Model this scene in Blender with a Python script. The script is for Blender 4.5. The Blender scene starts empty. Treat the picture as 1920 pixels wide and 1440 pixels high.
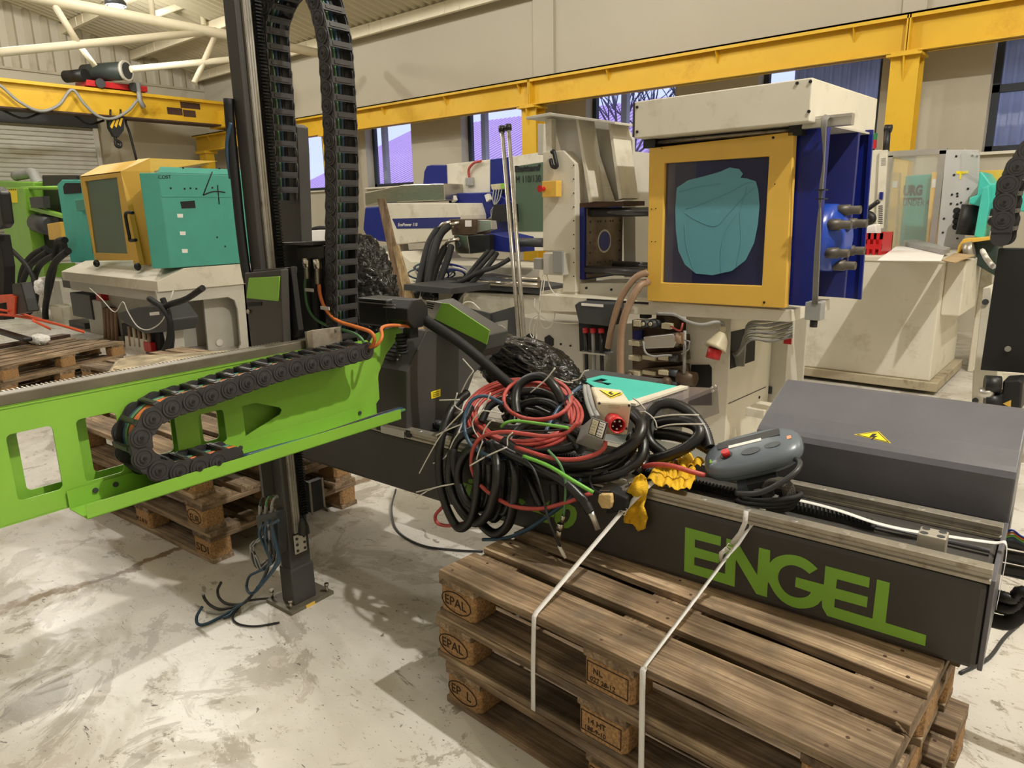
import bpy, bmesh, math, random
from mathutils import Vector, Matrix, geometry, noise
random.seed(7)
PI=math.pi
C=bpy.context.scene.collection
sc=bpy.context.scene
# ---------------------------------------------------------------- camera
FP=1331.0; H=1.443
CM=[Vector((0.76332078,0.64575049,-0.01864653)),Vector((0.1378587,-0.19102142,-0.97185688)),Vector((-0.63113895,0.73926796,-0.23483294))]
cam=bpy.data.cameras.new('camera'); cam.sensor_width=36; cam.lens=36*FP/1920; cam.clip_start=.05; cam.clip_end=200
co=bpy.data.objects.new('camera',cam); C.objects.link(co)
R3=Matrix((CM[0],-CM[1],-CM[2])).transposed()
co.matrix_world=Matrix.Translation((0,0,H))@R3.to_4x4(); sc.camera=co
# ---------------------------------------------------------------- world, exposure
vs=sc.view_settings; vs.view_transform='Standard'; vs.look='None'; vs.gamma=1; vs.use_curve_mapping=False; vs.exposure=-1.98
w=bpy.data.worlds.new('dusk_sky'); sc.world=w; w.use_nodes=True
wn=w.node_tree; bg=wn.nodes['Background']; bg.inputs[0].default_value=(.52,.60,1.0,1); bg.inputs[1].default_value=6.0
# ---------------------------------------------------------------- lamps of the hall (high-bay fittings)
LAMPS=[(1.4,2.5,5.9,4000,.06),(4.2,-2.6,6.2,130,.12),(-5.2,5.8,5.5,760,.12),(-2.0,-4.0,6.3,240,.14),(-9.0,3.6,5.9,1300,.12),(-13.6,3.2,6.1,1500,.12),(2.6,6.6,5.3,700,.12),(-8.5,-3.0,6.8,700,.14)]
for i,(x,y,z,p,s) in enumerate(LAMPS):
    l=bpy.data.lights.new('bay_light','POINT'); l.shadow_soft_size=s; l.energy=p; l.color=(1.0,.96,.90)
    o=bpy.data.objects.new('bay_light',l); o.location=(x,y,z-.1); C.objects.link(o)
# ---------------------------------------------------------------- frames
class F:
    def __init__(s,deg=0,o=(0,0,0)):
        a=math.radians(deg); s.yaw=a; s.ex=Vector((math.cos(a),math.sin(a),0)); s.ey=Vector((-math.sin(a),math.cos(a),0)); s.o=Vector(o)
    def w(s,p): return s.o+s.ex*p[0]+s.ey*p[1]+Vector((0,0,p[2]))
    def l(s,P): d=Vector(P)-s.o; return Vector((d.dot(s.ex),d.dot(s.ey),d.z))
    def at(s,px,py,x=None,y=None,z=None):
        # the place in this frame, on a plane of constant x, y or z, that photo pixel px,py looks at
        d=CM[0]*((px-960)/FP)+CM[1]*((py-720)/FP)+CM[2]; c=Vector((0,0,H)); q=s.l(c); e=Vector((d.dot(s.ex),d.dot(s.ey),d.z))
        if x is not None: t=(x-q.x)/e.x
        elif y is not None: t=(y-q.y)/e.y
        else: t=(z-q.z)/e.z
        return q+e*t
W=F(); RB=F(2.4,(-.114,1.709,0)); MA=F(-2.3)
# ---------------------------------------------------------------- mesh builder
def interp(P,n=8,closed=False):
    P=[Vector(p) for p in P]; N=len(P); out=[]
    rng=range(N) if closed else range(N-1)
    for i in rng:
        p1=P[i];p2=P[(i+1)%N]
        p0=P[(i-1)%N] if closed or i>0 else p1*2-p2
        p3=P[(i+2)%N] if closed or i+2<N else p2*2-p1
        for k in range(n):
            t=k/n; out.append(.5*((2*p1)+(p2-p0)*t+(2*p0-5*p1+4*p2-p3)*t*t+(3*p1-p0-3*p2+p3)*t**3))
    if not closed: out.append(P[-1])
    return out
def resample(P,step):
    out=[P[0]]; acc=0
    for a,b in zip(P,P[1:]):
        L=(b-a).length
        if L<1e-9: continue
        d=step-acc
        while d<=L: out.append(a+(b-a)*(d/L)); d+=step
        acc=(L-(d-step))
    return out
class MB:
    def __init__(s,fr=W): s.v=[];s.f=[];s.sm=[];s.mi=[];s.fr=fr;s.m=0
    def add(s,vs,fs,sm=False,raw=False):
        b=len(s.v); s.v+=[Vector(p) if raw else s.fr.w(p) for p in vs]
        for f in fs: s.f.append([b+i for i in f]); s.sm.append(sm); s.mi.append(s.m)
        return s
    def hexa(s,p): return s.add(p,[(0,3,2,1),(4,5,6,7),(0,1,5,4),(1,2,6,5),(2,3,7,6),(3,0,4,7)])
    def box(s,x0,x1,y0,y1,z0,z1):
        if x0>x1: x0,x1=x1,x0
        if y0>y1: y0,y1=y1,y0
        if z0>z1: z0,z1=z1,z0
        return s.hexa([(x0,y0,z0),(x1,y0,z0),(x1,y1,z0),(x0,y1,z0),(x0,y0,z1),(x1,y0,z1),(x1,y1,z1),(x0,y1,z1)])
    def prism(s,poly,ax,a,b,holes=()):
        # polygon in the two other axes (order x,y,z without ax), swept from a to b along ax
        def P(q,t):
            if ax=='x': return (t,q[0],q[1])
            if ax=='y': return (q[0],t,q[1])
            return (q[0],q[1],t)
        loops=[list(poly)]+[list(h) for h in holes]
        flat=[q for l in loops for q in l]; n=len(flat)
        tri=geometry.tessellate_polygon([[Vector((q[0],q[1],0)) for q in l] for l in loops])
        vs=[P(q,a) for q in flat]+[P(q,b) for q in flat]
        fs=[]
        if not holes and len(poly)<=12: fs+=[tuple(range(n)),tuple(range(2*n-1,n-1,-1))]
        else:
            for t in tri: fs+=[tuple(t),tuple(n+i for i in reversed(t))]
        k=0
        for l in loops:
            m=len(l)
            for i in range(m): j=(i+1)%m; fs.append((k+i,k+j,n+k+j,n+k+i))
            k+=m
        return s.add(vs,fs)
    def tube(s,P,r,n=8,closed=False,rib=0,ribd=.0,raw=True,cap=True,flat=None):
        P=[Vector(p) for p in P]
        if not raw: P=[s.fr.w(p) for p in P]
        if rib: P=resample(P,rib)
        N=len(P)
        if N<2: return s
        T=[]
        for i in range(N):
            a=P[(i-1)%N] if closed or i>0 else P[i]; b=P[(i+1)%N] if closed or i<N-1 else P[i]
            t=(b-a); T.append(t.normalized() if t.length>1e-9 else Vector((0,0,1)))
        up=Vector((0,0,1)) if abs(T[0].z)<.9 else Vector((1,0,0))
        u=(up-T[0]*up.dot(T[0])).normalized(); vs=[]
        for i in range(N):
            u=(u-T[i]*u.dot(T[i])); u=u.normalized() if u.length>1e-6 else T[i].orthogonal().normalized()
            v=T[i].cross(u); rr=r[i] if isinstance(r,(list,tuple)) else r
            if rib: rr=rr*(1+(ribd if i%2 else -ribd))
            fl=flat or 1
            for k in range(n): q=2*PI*k/n; vs.append(P[i]+u*math.cos(q)*rr*fl+v*math.sin(q)*rr)
        fs=[]
        for i in range(N if closed else N-1):
            for k in range(n): a=i*n+k;b=i*n+(k+1)%n;c=((i+1)%N)*n; fs.append((a,b,c+(k+1)%n,c+k))
        s.add(vs,fs,True,True)
        if cap and not closed: s.add([vs[k] for k in range(n)][::-1],[tuple(range(n))],False,True); s.add(vs[-n:],[tuple(range(n))],False,True)
        return s
    def cyl(s,p,q,r,n=16,r2=None):
        return s.tube([p,q],[r,r2 if r2 is not None else r],n,raw=False)
    def ribbon(s,P,wv,hw,t=.0012):
        # flat strap along P, half width hw along vector field wv
        vs=[];fs=[];P=[Vector(p) for p in P]
        for i,p in enumerate(P):
            wd=Vector(wv[i] if isinstance(wv,list) else wv).normalized()
            tg=(P[min(i+1,len(P)-1)]-P[max(i-1,0)]).normalized(); nn=tg.cross(wd).normalized(); wd=nn.cross(tg).normalized()
            vs+=[p-wd*hw-nn*t,p+wd*hw-nn*t,p+wd*hw+nn*t,p-wd*hw+nn*t]
        for i in range(len(P)-1):
            for k in range(4): fs.append((4*i+k,4*i+(k+1)%4,4*i+4+(k+1)%4,4*i+4+k))
        fs+=[(0,3,2,1),tuple(4*(len(P)-1)+k for k in range(4))]
        return s.add(vs,fs,True,True)
    def sph(s,c,r,n=12,sc_=(1,1,1),raw=False):
        vs=[];fs=[]; c=Vector(c) if raw else s.fr.w(c)
        for i in range(n//2+1):
            a=PI*i/(n//2)
            for k in range(n): b=2*PI*k/n; vs.append(c+Vector((math.sin(a)*math.cos(b)*r*sc_[0],math.sin(a)*math.sin(b)*r*sc_[1],math.cos(a)*r*sc_[2])))
        for i in range(n//2):
            for k in range(n): fs.append((i*n+k,i*n+(k+1)%n,(i+1)*n+(k+1)%n,(i+1)*n+k))
        return s.add(vs,fs,True,True)
    def build(s,name,mat,parent=None,bevel=0,label=None,cat=None,group=None,kind=None,seg=2,jit=0):
        if jit:
            for p in s.v: p+=Vector((random.uniform(-jit,jit),random.uniform(-jit,jit),random.uniform(-jit,jit)))
        if parent is not None: off=Vector(OFF[parent.name])
        elif kind=='structure' or not s.v: off=Vector((0,0,0))
        else:
            lo=[min(p[i] for p in s.v) for i in range(3)]; hi=[max(p[i] for p in s.v) for i in range(3)]
            off=Vector(((lo[0]+hi[0])/2,(lo[1]+hi[1])/2,lo[2]))
        me=bpy.data.meshes.new(name); me.from_pydata([p-off for p in s.v],[],s.f)
        me.polygons.foreach_set('use_smooth',s.sm)
        mats=mat if isinstance(mat,(list,tuple)) else [mat]
        for m in mats: me.materials.append(m)
        if len(mats)>1: me.polygons.foreach_set('material_index',s.mi)
        bm=bmesh.new(); bm.from_mesh(me); bmesh.ops.remove_doubles(bm,verts=bm.verts,dist=1e-6) if len(s.v)<4000 else None
        bmesh.ops.recalc_face_normals(bm,faces=bm.faces); bm.to_mesh(me); bm.free(); me.update()
        o=bpy.data.objects.new(name,me); C.objects.link(o)
        if parent is not None: o.parent=parent
        else: o.location=off
        OFF[o.name]=tuple(off)
        if bevel:
            b=o.modifiers.new('bevel','BEVEL'); b.width=bevel; b.segments=seg; b.limit_method='ANGLE'; b.angle_limit=math.radians(40)
        tag(o,label,cat,group,kind); return o
OFF={}
def tag(o,label=None,cat=None,group=None,kind=None):
    if label: o['label']=label
    if cat: o['category']=cat
    if group: o['group']=group
    if kind: o['kind']=kind
    return o
def thing(name,label,cat,loc,group=None):
    o=bpy.data.objects.new(name,None); C.objects.link(o); o.location=loc; o.empty_display_size=.1; OFF[o.name]=tuple(loc)
    return tag(o,label,cat,group)
def dup(root,loc,rz=0,label=None,group=None):
    r=root.copy(); C.objects.link(r); r.location=loc; r.rotation_euler=(0,0,rz)
    if label: r['label']=label
    if group: r['group']=group
    for ch in list(root.children):
        c=ch.copy(); C.objects.link(c); c.parent=r
        for g in ch.children:
            d=g.copy(); C.objects.link(d); d.parent=c
    return r
def place(mesh_o,parent,name,mats,off=(0,0,0)):
    pass
# photo-measured shapes, each on its own plane of a frame
def pbox(name,mat,fr,r,y,d,parent=None,bevel=0,**k):
    a=fr.at(r[0],r[1],y=y); b=fr.at(r[2],r[3],y=y); return MB(fr).box(a.x,b.x,y,y+d,b.z,a.z).build(name,mat,parent,bevel,**k)
def pboxx(name,mat,fr,r,x,d,parent=None,bevel=0,**k):
    a=fr.at(r[0],r[1],x=x); b=fr.at(r[2],r[3],x=x); return MB(fr).box(x-d,x,a.y,b.y,b.z,a.z).build(name,mat,parent,bevel,**k)
def ppoly(name,mat,fr,pts,d,parent=None,bevel=0,y=None,x=None,z=None,holes=(),**k):
    if y is not None: g=lambda q:(lambda p:(p.x,p.z))(fr.at(*q,y=y)); a=('y',y,y+d)
    elif x is not None: g=lambda q:(lambda p:(p.y,p.z))(fr.at(*q,x=x)); a=('x',x,x-d)
    else: g=lambda q:(lambda p:(p.x,p.y))(fr.at(*q,z=z)); a=('z',z,z-d)
    return MB(fr).prism([g(q) for q in pts],*a,holes=[[g(q) for q in h] for h in holes]).build(name,mat,parent,bevel,**k)
def pline(fr,pts,n=6,closed=False):
    # pts: (px,py,plane y)
    return interp([fr.w(fr.at(p[0],p[1],y=p[2])) for p in pts],n,closed)
def text(name,body,mat,parent,o,ex,ey,size,ext=.0008,shear=0,bold=0,fit=None):
    cu=bpy.data.curves.new(name,'FONT'); cu.body=body; cu.size=size; cu.extrude=ext; cu.shear=shear; cu.offset=bold; cu.resolution_u=3
    t=bpy.data.objects.new(name,cu); C.objects.link(t); dg=bpy.context.evaluated_depsgraph_get(); dg.update()
    me=bpy.data.meshes.new_from_object(t.evaluated_get(dg)); bpy.data.objects.remove(t)
    ex=Vector(ex).normalized(); ey=Vector(ey).normalized(); ez=ex.cross(ey)
    off=Vector(OFF[parent.name]); wd=max(v.co.x for v in me.vertices); k=(fit/wd) if fit else 1
    for v in me.vertices: v.co=Vector(o)+ex*v.co.x*k+ey*v.co.y+ez*v.co.z-off
    me.materials.clear(); me.materials.append(mat); ob=bpy.data.objects.new(name,me); C.objects.link(ob); ob.parent=parent; OFF[ob.name]=tuple(off)
    return ob
def circ(cx,cy,r,n=16,ry=None): return [(cx+r*math.cos(2*PI*i/n),cy+(ry or r)*math.sin(2*PI*i/n)) for i in range(n)]
def rrect(x0,x1,z0,z1,r,n=4):
    out=[]
    for cx,cz,a in ((x1-r,z1-r,0),(x0+r,z1-r,90),(x0+r,z0+r,180),(x1-r,z0+r,270)):
        for i in range(n+1): q=math.radians(a+90*i/n); out.append((cx+r*math.cos(q),cz+r*math.sin(q)))
    return out
# ---------------------------------------------------------------- materials
def lin(c): return tuple(((x/255)/12.92 if x/255<=.04045 else ((x/255+.055)/1.055)**2.4) for x in c)+(1,)
def mk(name,c,rough=.5,metal=0,var=.12,scale=6,bump=0,bscale=40,spec=.5,em=0,coat=0,stretch=None,dirt=None,dscale=3):
    m=bpy.data.materials.new(name); m.use_nodes=True; nt=m.node_tree; N=nt.nodes; L=nt.links; b=N['Principled BSDF']
    col=lin(c); b.inputs['Roughness'].default_value=rough; b.inputs['Metallic'].default_value=metal; b.inputs['Specular IOR Level'].default_value=spec; b.inputs['Coat Weight'].default_value=coat
    tc=N.new('ShaderNodeTexCoord'); mp=N.new('ShaderNodeMapping'); L.new(tc.outputs['Object'],mp.inputs[0])
    if stretch: mp.inputs['Scale'].default_value=stretch
    nz=N.new('ShaderNodeTexNoise'); nz.inputs['Scale'].default_value=scale; nz.inputs['Detail'].default_value=5; L.new(mp.outputs[0],nz.inputs['Vector'])
    mx=N.new('ShaderNodeMix'); mx.data_type='RGBA'
    lo=tuple(x*(1-var) for x in col[:3])+(1,); hi=tuple(min(1,x*(1+var)) for x in col[:3])+(1,)
    mr=N.new('ShaderNodeMapRange'); mr.inputs[1].default_value=.3; mr.inputs[2].default_value=.7; L.new(nz.outputs[0],mr.inputs[0])
    mx.inputs[6].default_value=lo; mx.inputs[7].default_value=hi; L.new(mr.outputs[0],mx.inputs[0]); out=mx.outputs[2]
    if dirt:
        n2=N.new('ShaderNodeTexNoise'); n2.inputs['Scale'].default_value=dscale; n2.inputs['Detail'].default_value=8; n2.inputs['Roughness'].default_value=.7; L.new(mp.outputs[0],n2.inputs['Vector'])
        r2=N.new('ShaderNodeMapRange'); r2.inputs[1].default_value=.54; r2.inputs[2].default_value=.72; L.new(n2.outputs[0],r2.inputs[0])
        m2=N.new('ShaderNodeMix'); m2.data_type='RGBA'; L.new(r2.outputs[0],m2.inputs[0]); L.new(out,m2.inputs[6]); m2.inputs[7].default_value=lin(dirt); out=m2.outputs[2]
    L.new(out,b.inputs['Base Color'])
    if bump:
        n3=N.new('ShaderNodeTexNoise'); n3.inputs['Scale'].default_value=bscale; n3.inputs['Detail'].default_value=4; L.new(mp.outputs[0],n3.inputs['Vector'])
        bp=N.new('ShaderNodeBump'); bp.inputs['Strength'].default_value=bump; bp.inputs['Distance'].default_value=.01; L.new(n3.outputs[0],bp.inputs['Height']); L.new(bp.outputs[0],b.inputs['Normal'])
    if em: b.inputs['Emission Color'].default_value=col; b.inputs['Emission Strength'].default_value=em
    return m
def mkwood(name,c1,c2,c3,axis=0,rough=.75):
    m=bpy.data.materials.new(name); m.use_nodes=True; nt=m.node_tree; N=nt.nodes; L=nt.links; b=N['Principled BSDF']; b.inputs['Roughness'].default_value=rough; b.inputs['Specular IOR Level'].default_value=.25
    tc=N.new('ShaderNodeTexCoord'); oi=N.new('ShaderNodeObjectInfo'); ad=N.new('ShaderNodeVectorMath'); ad.operation='ADD'
    sc_=N.new('ShaderNodeVectorMath'); sc_.operation='SCALE'; cb=N.new('ShaderNodeCombineXYZ')
    for i in range(3): L.new(oi.outputs['Random'],cb.inputs[i])
    L.new(cb.outputs[0],sc_.inputs[0]); sc_.inputs['Scale'].default_value=37
    L.new(tc.outputs['Object'],ad.inputs[0]); L.new(sc_.outputs[0],ad.inputs[1])
    mp=N.new('ShaderNodeMapping'); s=[20,20,20]; s[axis]=1.1; mp.inputs['Scale'].default_value=s; L.new(ad.outputs[0],mp.inputs[0])
    n1=N.new('ShaderNodeTexNoise'); n1.inputs['Scale'].default_value=1.6; n1.inputs['Detail'].default_value=8; n1.inputs['Roughness'].default_value=.65; n1.inputs['Distortion'].default_value=.6; L.new(mp.outputs[0],n1.inputs['Vector'])
    cr=N.new('ShaderNodeValToRGB'); e=cr.color_ramp.elements; e[0].position=.30; e[0].color=lin(c1); e[1].position=.68; e[1].color=lin(c3); k=cr.color_ramp.elements.new(.48); k.color=lin(c2); L.new(n1.outputs[0],cr.inputs[0])
    n2=N.new('ShaderNodeTexNoise'); n2.inputs['Scale'].default_value=5; n2.inputs['Detail'].default_value=6; L.new(ad.outputs[0],n2.inputs['Vector'])
    r2=N.new('ShaderNodeMapRange'); r2.inputs[1].default_value=.35; r2.inputs[2].default_value=.68; r2.inputs[3].default_value=.45; r2.inputs[4].default_value=1.15; L.new(n2.outputs[0],r2.inputs[0])
    hs=N.new('ShaderNodeHueSaturation'); L.new(cr.outputs[0],hs.inputs['Color'])
    r3=N.new('ShaderNodeMapRange'); r3.inputs[3].default_value=.72; r3.inputs[4].default_value=1.15; L.new(oi.outputs['Random'],r3.inputs[0])
    mu=N.new('ShaderNodeMath'); mu.operation='MULTIPLY'; L.new(r2.outputs[0],mu.inputs[0]); L.new(r3.outputs[0],mu.inputs[1]); L.new(mu.outputs[0],hs.inputs['Value'])
    L.new(hs.outputs[0],b.inputs['Base Color'])
    hs.inputs['Saturation'].default_value=.86
    # fine dark grain lines and grey weather stains
    m2=N.new('ShaderNodeMapping'); s=[120,120,120]; s[axis]=2.2; m2.inputs['Scale'].default_value=s; L.new(ad.outputs[0],m2.inputs[0])
    n4=N.new('ShaderNodeTexNoise'); n4.inputs['Scale'].default_value=1.3; n4.inputs['Detail'].default_value=5; n4.inputs['Roughness'].default_value=.7; L.new(m2.outputs[0],n4.inputs['Vector'])
    r4=N.new('ShaderNodeMapRange'); r4.inputs[1].default_value=.46; r4.inputs[2].default_value=.64; r4.inputs[3].default_value=0; r4.inputs[4].default_value=.55; L.new(n4.outputs[0],r4.inputs[0])
    x4=N.new('ShaderNodeMix'); x4.data_type='RGBA'; L.new(r4.outputs[0],x4.inputs[0]); L.new(hs.outputs[0],x4.inputs[6]); x4.inputs[7].default_value=tuple(v*.55 for v in lin(c1)[:3])+(1,)
    n5=N.new('ShaderNodeTexNoise'); n5.inputs['Scale'].default_value=9; n5.inputs['Detail'].default_value=9; n5.inputs['Roughness'].default_value=.75; L.new(ad.outputs[0],n5.inputs['Vector'])
    r5=N.new('ShaderNodeMapRange'); r5.inputs[1].default_value=.52; r5.inputs[2].default_value=.66; r5.inputs[3].default_value=0; r5.inputs[4].default_value=.6; L.new(n5.outputs[0],r5.inputs[0])
    x5=N.new('ShaderNodeMix'); x5.data_type='RGBA'; L.new(r5.outputs[0],x5.inputs[0]); L.new(x4.outputs[2],x5.inputs[6]); x5.inputs[7].default_value=lin((104,94,84)); L.new(x5.outputs[2],b.inputs['Base Color'])
    bp=N.new('ShaderNodeBump'); bp.inputs['Strength'].default_value=.5; bp.inputs['Distance'].default_value=.004; L.new(n4.outputs[0],bp.inputs['Height']); L.new(bp.outputs[0],b.inputs['Normal'])
    return m
def mkglass(name,c,alpha=.25,rough=.05):
    m=bpy.data.materials.new(name); m.use_nodes=True; nt=m.node_tree; N=nt.nodes; L=nt.links
    b=N['Principled BSDF']; b.inputs['Base Color'].default_value=lin(c); b.inputs['Roughness'].default_value=rough; b.inputs['Alpha'].default_value=alpha
    return m
G=mk('green_paint',(130,182,64),.42,var=.06,scale=5,bump=.03,bscale=90)
DG=mk('anthracite_paint',(64,62,60),.45,var=.1,scale=5,bump=.05,bscale=120,spec=.4)
DG2=mk('anthracite_cover',(94,94,101),.36,var=.12,scale=4,bump=.05,bscale=60,spec=.5)
BK=mk('black_plastic',(26,26,27),.45,var=.15)
BKM=mk('black_matt',(15,15,16),.7,var=.2)
CH=mk('chain_plastic',(54,53,54),.42,var=.15,bump=.05)
ST=mk('bright_steel',(190,184,172),.28,1,var=.12,scale=12,stretch=(1,8,8))
ST2=mk('worn_rail_steel',(172,166,154),.34,.6,var=.12,scale=22,dirt=(128,114,94),dscale=16)
ARMR=mk('dark_ground_steel',(112,106,92),.42,.4,var=.2,scale=9,dirt=(84,78,64),dscale=7)
BLK=mk('grey_steel_block',(176,170,158),.4,.3,var=.08)
ALU=mk('aluminium',(214,212,206),.35,.9,var=.06)
WP=mk('cream_machine_paint',(218,212,194),.5,var=.04,scale=3,dirt=(190,182,160),dscale=4)
WP2=mk('grey_white_paint',(196,192,180),.5,var=.05)
TE=mk('teal_paint',(72,156,140),.45,var=.05)
TE2=mk('bright_teal_paint',(70,190,175),.45,var=.05)
YE=mk('yellow_paint',(226,182,78),.45,var=.04)
CY=mk('crane_yellow_paint',(222,178,40),.5,var=.06,scale=2,dirt=(200,150,14),dscale=2)
BL=mk('blue_paint',(14,30,116),.4,var=.08)
NAV=mk('navy_print',(38,44,110),.5,var=.02)
RD=mk('red_plastic',(190,30,34),.4,var=.06)
RC=mk('red_cable_sheath',(176,72,66),.5,var=.12,scale=30)
GC=mk('green_cable_sheath',(110,178,70),.45,var=.08)
GC2=mk('dull_green_sheath',(84,130,84),.45,var=.08)
OC=mk('orange_cable_sheath',(200,112,52),.5,var=.1)
BC=mk('blue_hose',(44,72,96),.4,var=.1)
GRC=mk('grey_cable_sheath',(150,150,148),.5,var=.08)
DC=mk('dark_cable_sheath',(45,46,48),.45,var=.1)
WT=mk('white_nylon',(226,222,212),.5,var=.05)
STRAP=mk('white_strap_weave',(232,230,226),.6,var=.05,bump=.3,bscale=350)
GLOVE=mk('yellow_cotton',(226,180,36),.9,var=.14,scale=25,bump=.5,bscale=260)
PEND=mk('grey_pendant_plastic',(98,107,116),.32,var=.04)
PAPER=mk('paper',(236,232,226),.85,var=.04)
FILM=mk('black_stretch_film',(6,6,7),.10,var=.2,bump=.6,bscale=34,spec=.42,stretch=(1,2.5,4))
WARN=mk('warning_yellow',(244,220,30),.5,var=.03)
INK=mk('black_ink',(22,20,20),.7,var=.1)
BURN=mk('burnt_mark',(52,34,20),.9,var=.2)
WALLM=mk('wall_plaster',(188,181,162),.9,var=.03,scale=.7,bump=.05,bscale=30)
CLAD=mk('painted_cladding',(176,168,146),.55,var=.06,scale=1.5,dirt=(150,140,118),dscale=1.2)
CEIL=mk('painted_roof_sheet',(206,198,172),.6,var=.04,scale=1)
TRUSS=mk('truss_paint',(226,216,188),.5,var=.04)
SHUT=mk('shutter_slats',(222,220,212),.45,var=.05)
RUST=mk('brown_primer_patch',(70,48,34),.8,var=.25)
PLAT=mk('machined_platen_steel',(112,98,84),.45,.7,var=.3,scale=7,dirt=(74,62,52),dscale=6)
COPPER=mk('brown_hose',(150,122,98),.45,var=.12,scale=14)
GDARK=mk('dark_frame',(58,60,62),.5,var=.1)
WD=mkwood('pallet_board_wood',(90,70,48),(152,124,90),(204,176,136),0)
WDY=mkwood('pallet_stringer_wood',(88,68,48),(146,118,84),(196,166,128),1)
CHIP=mk('pressed_chip_block',(158,122,80),.9,var=.45,scale=120,bump=.6,bscale=150,dirt=(100,76,48),dscale=8)
WDL=mkwood('light_board_wood',(120,94,64),(176,144,104),(214,186,146),0)
WDZ=mkwood('upright_plank_wood',(96,74,52),(142,112,80),(180,150,112),2)
FRESH=mkwood('fresh_plank_wood',(180,146,92),(212,180,124),(230,202,150),2)
PLYW=mkwood('pale_plywood',(196,172,130),(222,202,160),(236,220,186),1)
ACR=mkglass('smoky_acrylic',(150,140,140),.35,.08)
ACRC=mkglass('clear_acrylic',(210,215,205),.18,.05)
TPANE=mkglass('dusty_green_pane',(92,110,92),.82,.2)
BPANE=mkglass('violet_protective_pane',(50,54,90),.5,.08)
WIN=mkglass('window_glass',(180,190,255),.06,.02)
TFILM=mkglass('teal_film',(104,166,180),.82,.2)
# ================================================================ SETTING
def floor_mat():
    m=bpy.data.materials.new('worn_white_floor_paint'); m.use_nodes=True; nt=m.node_tree; N=nt.nodes; L=nt.links; b=N['Principled BSDF']
    tc=N.new('ShaderNodeTexCoord')
    def nz(s,d=8,r=.65,dist=0,st=None):
        mp=N.new('ShaderNodeMapping'); L.new(tc.outputs['Object'],mp.inputs[0])
        if st: mp.inputs['Scale'].default_value=st
        n=N.new('ShaderNodeTexNoise'); n.inputs['Scale'].default_value=s; n.inputs['Detail'].default_value=d; n.inputs['Roughness'].default_value=r; n.inputs['Distortion'].default_value=dist; L.new(mp.outputs[0],n.inputs['Vector']); return n.outputs[0]
    def rng(o,a,bb,c=0,d=1):
        r=N.new('ShaderNodeMapRange'); r.inputs[1].default_value=a; r.inputs[2].default_value=bb; r.inputs[3].default_value=c; r.inputs[4].default_value=d; L.new(o,r.inputs[0]); return r.outputs[0]
    def mix(f,a,col):
        x=N.new('ShaderNodeMix'); x.data_type='RGBA'; L.new(f,x.inputs[0]); L.new(a,x.inputs[6]) if not isinstance(a,tuple) else setattr(x.inputs[6],'default_value',a); x.inputs[7].default_value=col; return x.outputs[2]
    c=mix(rng(nz(1.1,6,.55),.42,.62),lin((214,210,201)),lin((188,182,171)))
    c=mix(rng(nz(2.0,12,.74,1.0),.545,.57),c,lin((168,161,149)))
    c=mix(rng(nz(6,10,.72,.6,(1,1.8,1)),.575,.60),c,lin((184,176,164)))
    c=mix(rng(nz(4.5,11,.74,.8,(1,2.2,1)),.605,.62),c,lin((146,139,127)))
    c=mix(rng(nz(13,7,.7,.5,(1,2,1)),.655,.67),c,lin((104,99,92)))
    c=mix(rng(nz(38,4,.65,.3,(1,2.4,1)),.655,.68),c,lin((104,98,90)))
    c=mix(rng(nz(90,3,.6,.2,(1,2,1)),.68,.71),c,lin((120,112,102)))
    # crumbled expansion joint running along y near x=-3.06
    sx=N.new('ShaderNodeSeparateXYZ'); L.new(tc.outputs['Object'],sx.inputs[0])
    wob=rng(nz(2.2,6,.7),.3,.7,-.07,.07)
    ad=N.new('ShaderNodeMath'); L.new(sx.outputs[0],ad.inputs[0]); L.new(wob,ad.inputs[1])
    a2=N.new('ShaderNodeMath'); L.new(ad.outputs[0],a2.inputs[0]); a2.inputs[1].default_value=3.06
    ab=N.new('ShaderNodeMath'); ab.operation='ABSOLUTE'; L.new(a2.outputs[0],ab.inputs[0])
    j=rng(ab.outputs[0],.018,.030,1,0); c=mix(j,c,lin((128,110,86)))
    L.new(c,b.inputs['Base Color']); b.inputs['Roughness'].default_value=.42
    rr=rng(nz(2.3,10,.72,1.2),.5,.62,.30,.6); L.new(rr,b.inputs['Roughness'])
    bp=N.new('ShaderNodeBump'); bp.inputs['Strength'].default_value=.25; bp.inputs['Distance'].default_value=.004; L.new(nz(7,8,.7),bp.inputs['Height']); L.new(bp.outputs[0],b.inputs['Normal'])
    return m
XL=-18.2; XR=7.0; YB=9.6; YF=-7.0
MB().box(XL-.3,XR,YF,YB+.3,-.15,0).build('floor',floor_mat(),kind='structure')
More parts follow.
